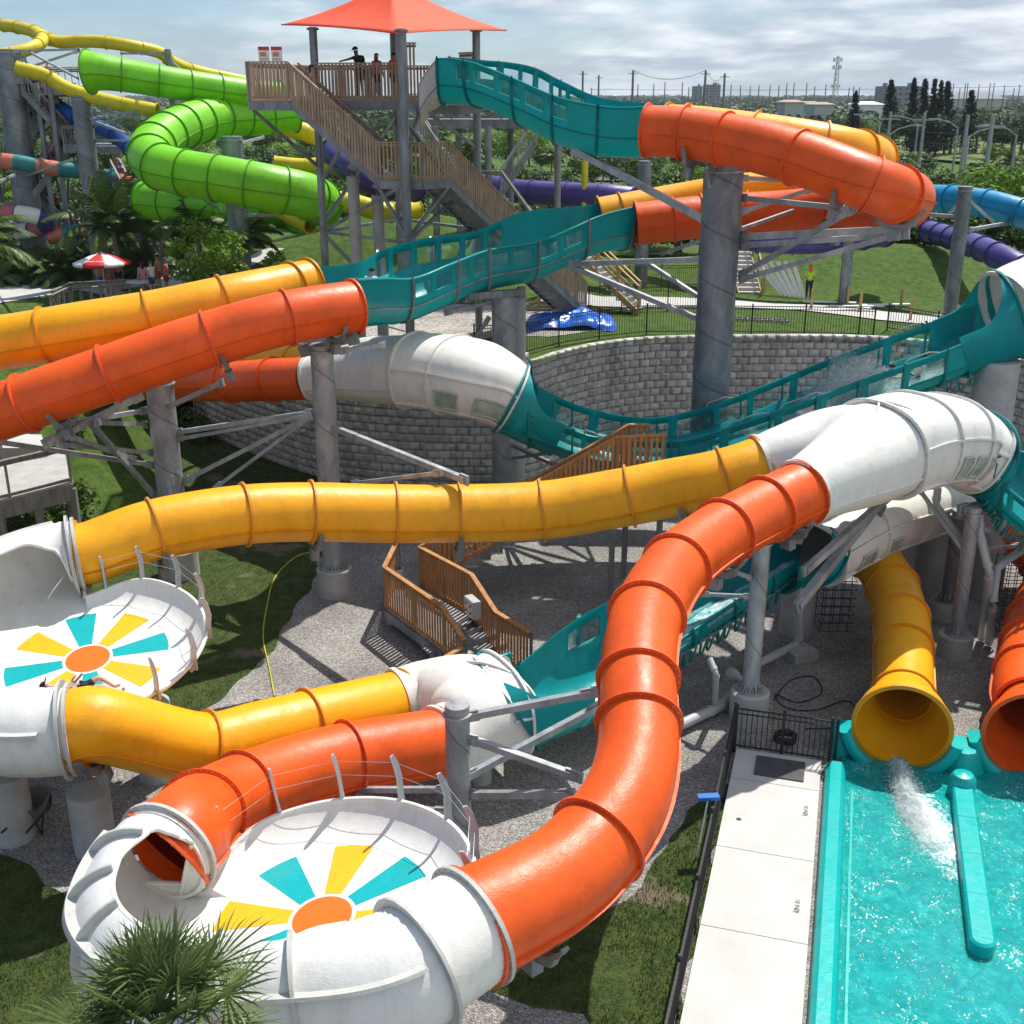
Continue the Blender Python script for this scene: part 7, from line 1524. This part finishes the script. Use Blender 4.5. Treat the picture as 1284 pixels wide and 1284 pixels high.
def place(k, x, y, s=1.0, z=None, label=None):
    z = GZ(x, y)-.1 if z is None else z; o = TP[k]
    if first[k]: first[k] = False; o.location = (x, y, z); o.rotation_euler = (0, 0, rnd.uniform(0, 6)); o.scale = (s, s, s); return o
    return dup(o, (x, y, z), rnd.uniform(0, 6), s, label)
cnt = 0; tries = 0; placed = []
def infr(px0, px1, Y): return ((px0-642)/FPX*(Y*.94+4), (px1-642)/FPX*(Y*.94+4))
while cnt < 235 and tries < 9000:
    tries += 1; Y = 74+330*rnd.random()**1.45; xa, xb = infr(-40, 1324, Y); x = rnd.uniform(xa, xb); q = proj((x, Y, 4))
    if q[0] < 300 and Y < 84: continue
    if 560 < q[0] < 800 and Y < 84: continue
    if 1085 < q[0] and 150 < Y < 330 and (q[0] > 1100): 
        if rnd.random() < .88: continue
    if abs(Y-172) < 9 and q[0] > 500: continue
    if any((x-a)**2+(Y-b)**2 < (3.2+Y*.012)**2 for a, b in placed): continue
    placed.append((x, Y)); k = rnd.choices([0, 1, 2, 3, 4], [4, 2.5, 3, 2.2, 1.8])[0]; place(k, x, Y, rnd.uniform(.6, .95)*(.85 if q[0] > 900 else .95)); cnt += 1
# park trees on the far lawn at right
PT = tree_proto('park_tree', 'park tree with bare trunk on the far lawn at the right edge', 'tree', 8.5, 8.5, 40, 80, .3, 'leafg', 9, trunk=.3, cb=.48, group='park trees on the far lawn'); fp = True
for k, (px, Y) in enumerate(((1135, 300), (1160, 285), (1178, 310), (1190, 250), (1205, 290), (1222, 255), (1240, 230), (1255, 280), (1265, 215), (1278, 245), (1150, 240), (1290, 225), (1215, 330), (1245, 330), (1275, 310))):
    p = at(px, Y, 1.5); z = GZ(p.x, p.y)
    if fp: PT.location = (p.x, p.y, z); fp = False
    else: dup(PT, (p.x, p.y, z), rnd.uniform(0, 6), rnd.uniform(.8, 1.1))
# conifers
for k, (px, py, w, ln) in enumerate(((1118, 98, 4.4, 1.2), (1147, 96, 3.6, .9), (1161, 97, 3.8, .6), (1173, 97, 2.6, .4), (1181, 99, 2.8, .4), (1189, 100, 4.6, 1.0), (1219, 111, 4.4, .4), (1074, 112, 3.2, 0))):
    p = P(px, py, 236+5*(k % 3)); gz = GZ(p.x, p.y); t = pine_proto('tall dark conifer, number '+str(k+1), p.z-gz, w*1.15, 30+k, -ln); t.location = (p.x+ln, p.y, gz)
    t['label'] = ['broad dark conifer standing alone at the left end of the conifer row', 'pale-tipped ragged conifer, second from the left in the row', 'slim pointed dark conifer, third from the left in the row', 'narrow dark conifer in the middle of the row', 'thin conifer just left of the bushy one at the row end', 'bushy dark conifer closing the right end of the row', 'dark ragged conifer standing apart to the right of the row', 'short dark conifer left of the row beside the houses'][k]
# far woods
fw = MB(); rnd = random.Random(5)
for k in range(2600):
    Y = 380*(4500/380)**(rnd.random()**1.1); xa, xb = infr(-60, 1344, Y); x = rnd.uniform(xa, xb); h = rnd.uniform(4, 8)*(1 if Y < 1500 else 1.3); w = rnd.uniform(6, 13)*(1+Y/1500); gz = GZ(x, Y)
    for j in range(26): d = rdir(rnd); d.z = abs(d.z); q = Vector((x+d.x*w*.5, Y+d.y*w*.5, gz+h*.25+d.z*h*.7)); leafquad(fw, q, d+rdir(rnd)*.5, rnd.uniform(.5, 1.2)*(1+Y/900), .7, rnd)
o = fw.build('far_woods', M['leafg'], ang=None, smooth=False); tag(o, kind='stuff')
# near palms, bushes and young trees at the left
def single(t, p, s=1, rz=0): t.location = (p[0], p[1], GZ(p[0], p[1])-.05); t.scale = (s, s, s); t.rotation_euler = (0, 0, rz)
p = at(150, 62.5, 5); single(palm_proto('palm_tree', 'large wind-blown palm in front of the left tower column', 3.0, 28, 3.6, 'palm', 41, lw=.045, ll=.9, nleaf=34), p)
p = at(205, 64.5, 5); single(palm_proto('palm_tree', 'dark palm under the green bend, right of the large palm', 2.2, 20, 3.0, 'palm', 42, lw=.045, ll=.8, nleaf=30), p)
p = at(-12, 50, 5); single(palm_proto('palm_tree', 'palm crown cut by the left edge above the white plaza', 3.4, 22, 3.0, 'palm', 43, lw=.045, ll=.8, nleaf=30), p)
p = at(255, 60, 5); single(palm_proto('palm_tree', 'small palm behind the bright young tree', 2.2, 18, 2.4, 'palm', 45, lw=.04, ll=.7), p)
p = at(305, 58, 5); single(palm_proto('palm_tree', 'small palm at the foot of the column in the green bend', 1.8, 18, 2.2, 'palm', 46, lw=.04, ll=.7), p)
bp = palm_proto('palm_bush', 'leafy palm bush in the dark planting below the left tower', .3, 20, 1.9, 'palm', 44, 'palm bushes below the left tower', ll=.5)
ff = True
for k in range(26):
    px = rnd.uniform(-30, 235); Y = rnd.uniform(65, 72); q = at(px, Y, 4); s = rnd.uniform(.8, 1.4)
    if ff: single(bp, q, s); ff = False
    else: dup(bp, (q.x, q.y, GZ(q.x, q.y)), rnd.uniform(0, 6), s)
p = at(254, 52, 5); single(tree_proto('young_tree', 'bright young leafy tree beside the queue at left', 'tree', 4.4, 2.3, 30, 70, .12, 'leafb', 51, trunk=.06, cb=.15), p)
p = at(350, 52, 5); single(tree_proto('young_tree', 'thin young tree on the grass mound left of the tower', 'tree', 3.0, 1.2, 16, 50, .09, 'leafb', 52, trunk=.04, cb=.2), p)
p = at(285, 55, 5); single(tree_proto('young_tree', 'smaller bright young tree right behind the first', 'tree', 3.6, 2.2, 24, 60, .11, 'leafb', 53, trunk=.05, cb=.15), p)
hb = tree_proto('shrub', 'low dark green shrub by the lagoon behind the grassy bank', 'shrub', 2.6, 3.6, 24, 70, .16, 'leaf', 61, trunk=.05, cb=.05, group='shrubs behind the grassy bank'); ff = True
for k in range(26):
    px = rnd.uniform(1020, 1320) if k < 14 else rnd.uniform(540, 1000); q = at(px, rnd.uniform(74, 79), 4); s = rnd.uniform(.8, 1.4)
    if ff: single(hb, q, s); ff = False
    else: dup(hb, (q.x, q.y, GZ(q.x, q.y)), rnd.uniform(0, 6), s)
h2 = tree_proto('shrub', 'dark shrub under the grey footbridge at the left edge', 'shrub', 1.8, 2.6, 20, 70, .11, 'leaf', 62, trunk=.04, cb=.05, group='shrubs under the footbridge'); ff = True
for px, py in ((10, 690), (45, 672), (-20, 680), (80, 640), (30, 650), (-40, 700), (100, 560), (130, 520), (95, 590), (110, 545), (160, 505)):
    q = Pz(px, py, .6); s = rnd.uniform(.6, 1.0) if px < 90 else rnd.uniform(.35, .55)
    if ff: single(h2, q, s); ff = False
    else: dup(h2, (q.x, q.y, GZ(q.x, q.y)-.1), rnd.uniform(0, 6), s)
for x_, y_, s_ in ((-14.4, 48.6, .8), (-13.4, 47.6, .6), (-15.4, 49.6, .9)): dup(h2, (x_, y_, GZ(x_, y_)-.1), x_, s_)
# lagoon behind the bank
mb = MB(); lq = [at(1020, 74, 3.2), at(1150, 72, 3.2), at(1190, 92, 3.2), at(1010, 92, 3.2)]
# foreground fan palm
fpz = P(205, 1300, 9.5); fpt = thing('fan_palm', 'spiky fan palm in the foreground, growing in front of the lower bowl', 'palm', (fpz.x, fpz.y, 0)); tb = MB(); pipe(tb, [(fpz.x, fpz.y, -.1), (fpz.x+.05, fpz.y, 1.6), (fpz.x-.03, fpz.y, 3.0), (fpz.x, fpz.y, fpz.z-.1)], n=14, radii=[.22, .18, .17, .14]); tb.build('trunk', M['palmbark'], fpt)
rnd = random.Random(9)
for f in range(34):
    az = f*2.39996+rnd.uniform(-.2, .2); el = R(8+78*((f+.5)/34)**.9); d = Vector((math.cos(az)*math.cos(el), math.sin(az)*math.cos(el), math.sin(el))); lb = MB(); pl_ = rnd.uniform(.5, .85); q = fpz+d*pl_; pipe(lb, [fpz, fpz+d*pl_*.5+Vector((0, 0, .02)), q], .012, 5)
    s = d.cross(Vector((0, 0, 1))); s = s.normalized() if s.length > .1 else Vector((1, 0, 0)); nr = s.cross(d).normalized(); NB = 34; ln = rnd.uniform(.62, .85)
    for k in range(NB):
        a = R(-105+210*k/(NB-1)); dd = (d*math.cos(a)+s*math.sin(a)+nr*(.10*math.cos(a))).normalized(); L = ln*(.72+.28*math.cos(a*.8))*rnd.uniform(.88, 1.08); w = .009; pw = nr*w*.8+dd.cross(nr).normalized()*w*(1 if k % 2 else -1)
        droop = Vector((0, 0, -1))*(.05+.10*rnd.random()); p0 = q; p1 = q+dd*L*.4; p2 = q+dd*L*.75+droop*.35; p3 = q+dd*L+droop
        lb.add([p0-pw*.3, p0+pw*.3, p1+pw*1.3, p1-pw*1.3, p2+pw*.8, p2-pw*.8, p3], [(0, 1, 2, 3), (3, 2, 4, 5), (5, 4, 6)])
    lb.build('frond', M['palmn'], fpt, ang=None, smooth=False)
M['deadpalm'] = leafmat('dead_palm_blades', (.16, .11, .05), (.30, .22, .11), .7, .1)
for f in range(9):
    az = f*.70+rnd.uniform(-.2, .2); el = R(rnd.uniform(-38, -5)); d = Vector((math.cos(az)*math.cos(el), math.sin(az)*math.cos(el), math.sin(el))); lb = MB(); q = fpz+d*.55-Vector((0, 0, .1)); pipe(lb, [fpz, q], .011, 5); s = d.cross(Vector((0, 0, 1))).normalized(); nr = s.cross(d).normalized()
    for k in range(24):
        a = R(-95+190*k/23); dd = (d*math.cos(a)+s*math.sin(a)).normalized(); L = .6*rnd.uniform(.6, 1.05); w = .009; pw = dd.cross(nr).normalized()*w; dr_ = Vector((0, 0, -1))*rnd.uniform(.15, .4)
        p1 = q+dd*L*.5+dr_*.3; p3 = q+dd*L+dr_; lb.add([q-pw*.3, q+pw*.3, p1+pw, p1-pw, p3], [(0, 1, 2, 3), (3, 2, 4)])
    lb.build('frond', M['deadpalm'] if f % 3 else M['palmn'], fpt, ang=None, smooth=False, label='brown dead frond' if f % 3 else None)
# ================================================================== SKYLINE
def pole(px, py, Y, r=.18, arm=0, lab='tall thin pole on the skyline holding golf range netting', grp='skyline poles', nm='skyline_pole', mat='wood3'):
    tp = P(px, py, Y); gz = GZ(tp.x, tp.y); mb = MB(); rod(mb, (tp.x, tp.y, gz), tp, r*1.2, r*.8, n=8)
    if arm: bar(mb, tp+V((-1.2, 0, -.8)), tp+V((1.2, 0, -.8)), .16, .16)
    o = mb.build(nm, M[mat], origin=(tp.x, tp.y, gz)); tag(o, lab, 'pole', grp); return tp
big = [(731, 89, 330), (751, 94, 380), (794, 88, 300), (885, 88, 280), (909, 92, 300)]
tops_ = [pole(a, b, c, .32, 1, 'stout power pole standing above the trees on the skyline', 'power poles on the skyline', 'power_pole') for a, b, c in big]
small = [(742, 110), (800, 106), (820, 105), (834, 103), (856, 103), (864, 109), (873, 111), (895, 107), (901, 104), (917, 106), (929, 107), (941, 108), (952, 107), (966, 106), (977, 107), (987, 104), (996, 104), (1012, 104), (1022, 108), (1036, 106), (1065, 110), (1071, 108), (1078, 109), (1196, 105), (1204, 110), (1211, 104), (1214, 104), (1228, 106), (1242, 104), (1247, 104), (1260, 107), (1272, 110), (1279, 106)]
tp_s = [pole(a, b, 620, .3) for a, b in small]
def wire(a, b, sag=1.5, r=.035):
    return [tuple(V(a).lerp(V(b), k/10)-V((0, 0, sag*4*(k/10)*(1-k/10)))) for k in range(11)]
for k, (a, b) in enumerate(zip(tops_[2:], tops_[3:])): mb = MB(); pipe(mb, wire(a, b, 2), .05, 4); o = mb.build('power_line', M['black'], origin=a); tag(o, 'sagging power line between the skyline poles', 'cable', 'power lines on the skyline')
mb = MB(); pipe(mb, wire(P(740, 112, 620), P(1284, 108, 620), 1, .06), .09, 4); o = mb.build('net_cable', M['black'], origin=P(900, 110, 620)); tag(o, 'long thin cable along the tops of the net poles', 'cable')
# street lamps
def lamp(px, py, Y, side=1, lab='grey street lamp with curved arm among the trees at right'):
    tp = P(px, py, Y); gz = GZ(tp.x, tp.y); t = thing('street_lamp', lab, 'lamp', (tp.x, tp.y, gz), 'street lamps at right'); mb = MB(); rod(mb, (tp.x, tp.y, gz), (tp.x, tp.y, tp.z-.6), .16, .11, n=8); mb.build('pole', M['galv'], t); mb = MB(); pipe(mb, [(tp.x, tp.y, tp.z-.7), (tp.x-side*.9, tp.y, tp.z-.1), (tp.x-side*2.4, tp.y, tp.z+.25)], .07, 6); mb.build('arm', M['galv'], t); mb = MB(); box(mb, (tp.x-side*2.8, tp.y, tp.z+.22), .9, .35, .16); mb.build('lamp_head', M['galv'], t)
for px, py, Y, s in ((1104, 146, 150, 1), (1152, 148, 140, 1), (1202, 152, 130, 1), (1276, 160, 110, 1), (1216, 163, 120, -1), (1117, 160, 130, -1)): lamp(px, py, Y, s)
pole(1245, 146, 105, .24, 1, 'concrete street pole beside the park lawn at right', 'concrete poles at right', 'street_pole', 'conc')
pole(1214, 144, 115, .22, 0, 'pale pole between conifers and park lawn', 'concrete poles at right', 'street_pole', 'conc'); pole(1117, 140, 140, .2, 1, 'pale pole in front of the first conifer', 'concrete poles at right', 'street_pole', 'conc'); pole(1160, 141, 140, .2, 1, 'pale pole in front of the conifer row', 'concrete poles at right', 'street_pole', 'conc')
for dz in (0, 1.0, 2.0):
    mb = MB(); a = P(1100, 143, 140)-V((0, 0, dz)); b = P(1290, 150, 105)-V((0, 0, dz)); pipe(mb, wire(a, b, .6), .025, 4); o = mb.build('power_line', M['black'], origin=a); tag(o, 'thin power line crossing in front of the conifers', 'cable', 'power lines in front of the conifers')
# telecom tower
tt_ = P(1051, 70, 700); gz = GZ(tt_.x, tt_.y); t = thing('telecom_tower', 'tall lattice telecom tower with antennas on the skyline', 'tower', (tt_.x, tt_.y, gz)); Hh = tt_.z-gz; mb = MB(); c0_ = V((tt_.x, tt_.y, gz)); lg = lambda k, z: c0_+V(((2.6-1.9*z/Hh)*math.cos(k*2*PI/3), (2.6-1.9*z/Hh)*math.sin(k*2*PI/3), z))
for k in range(3):
    rod(mb, lg(k, 0), lg(k, Hh), .16, n=6); 
    for i in range(12): z0, z1 = Hh*i/12, Hh*(i+1)/12; rod(mb, lg(k, z0), lg(k+1, z1), .07, n=5); rod(mb, lg(k+1, z0), lg(k, z1), .07, n=5); rod(mb, lg(k, z1), lg(k+1, z1), .07, n=5)
mb.build('lattice', M['galv'], t)
for z in (Hh-2, Hh-6, Hh-16):
    for k in range(6): a = k*PI/3; mb = MB(); box(mb, c0_+V((2.3*math.cos(a), 2.3*math.sin(a), z)), .5, .5, 2.2 if z > Hh-10 else 1.4, rz=a); mb.build('antenna', M['boardwhite'], t)
# buildings
def building(label, px0, px1, ptop, Y, mat, fl=6, dep=20, roof=None, nm='apartment_building'):
    a, b = P(px0, ptop, Y), P(px1, ptop, Y); gz = GZ((a.x+b.x)/2, Y); w = b.x-a.x; h = a.z-gz; c0 = V(((a.x+b.x)/2, Y+dep/2, gz)); t = thing(nm, label, 'building', c0); mb = MB(); box(mb, c0+V((0, 0, h/2)), w, dep, h); mb.build('wall', mat, t); nw = max(2, int(w/4)); fh = h/fl
    if fl > 1:
        for i in range(fl):
            for j in range(nw):
                if i*nw+j >= 90: continue
                m2 = MB(); box(m2, V((a.x+w*(j+.5)/nw, Y-.02, gz+fh*(i+.55))), w/nw*.5, .12, fh*.5); m2.build('window', M['wing'], t)
        m2 = MB(); box(m2, c0+V((w*.2, 0, h+1)), w*.2, dep*.4, 2.4); m2.build('roof_house', mat, t)
    else:
        for j in range(nw): m2 = MB(); box(m2, V((a.x+w*(j+.5)/nw, Y-.02, gz+h*.45)), w/nw*.4, .12, h*.35); m2.build('window', M['wing'], t)
        m2 = MB(); e = .6; z0, z1 = gz+h, gz+h+w*.12; x0, x1, y0, y1 = a.x-e, b.x+e, Y-e, Y+dep+e; m2.add([(x0, y0, z0), (x1, y0, z0), (x1, y1, z0), (x0, y1, z0), (x0+w*.25, (y0+y1)/2, z1), (x1-w*.25, (y0+y1)/2, z1)], [(0, 1, 5, 4), (1, 2, 5), (2, 3, 4, 5), (3, 0, 4), (3, 2, 1, 0)]); m2.build('roof', roof or mat, t)
M['wing'] = plain('dark_windows', (.04, .05, .06), .2); GB = plain('hazy_grey_render', (.20, .21, .23), .9); PB = plain('pale_render', (.5, .49, .47), .9); RB = plain('terracotta_roof', (.36, .28, .24), .9)
building('dark grey apartment block on the skyline left of centre poles', 871, 881, 108, 1400, GB, 7); building('wider grey apartment block on the skyline beside the first', 885, 904, 106, 1400, GB, 8)
building('grey apartment block behind the first tall conifer', 1108, 1118, 108, 900, GB, 5); building('wide grey apartment block behind the conifer row', 1126, 1158, 108, 900, GB, 5)
building('pale house with hipped roof below the telecom tower', 1022, 1046, 131, 420, PB, 1, 14, RB, 'house'); building('small pale house left of the telecom tower', 1012, 1028, 129, 460, PB, 1, 12, RB, 'house'); building('long low white building right of the telecom tower', 1078, 1108, 131, 480, M['boardwhite'], 1, 16, M['boardwhite'], 'warehouse')
building('white house half hidden in trees right of the houses', 985, 1008, 128, 400, PB, 1, 12, RB, 'house'); building('grey low building roof on the left skyline behind the tower', 560, 600, 118, 420, GB, 1, 14, GB, 'warehouse'); building('low pale building at the right end of the skyline', 1196, 1262, 124, 620, PB, 1, 20, GB, 'warehouse')
# ---- haze: a thin even air
mb = MB(); box(mb, (0, 3000, 46), 9000, 9400, 102); hz = mb.build('haze', None, origin=(0, 3000, 0), smooth=False); hm = bpy.data.materials.new('air'); hm.use_nodes = True; hn = hm.node_tree; hn.nodes.clear(); ho = nn(hn, 'ShaderNodeOutputMaterial'); hv = nn(hn, 'ShaderNodeVolumePrincipled'); hv.inputs['Color'].default_value = (.80, .88, 1, 1); hv.inputs['Density'].default_value = .00010; hn.links.new(hv.outputs[0], ho.inputs['Volume']); hz.data.materials.clear(); hz.data.materials.append(hm); tag(hz, kind='stuff')
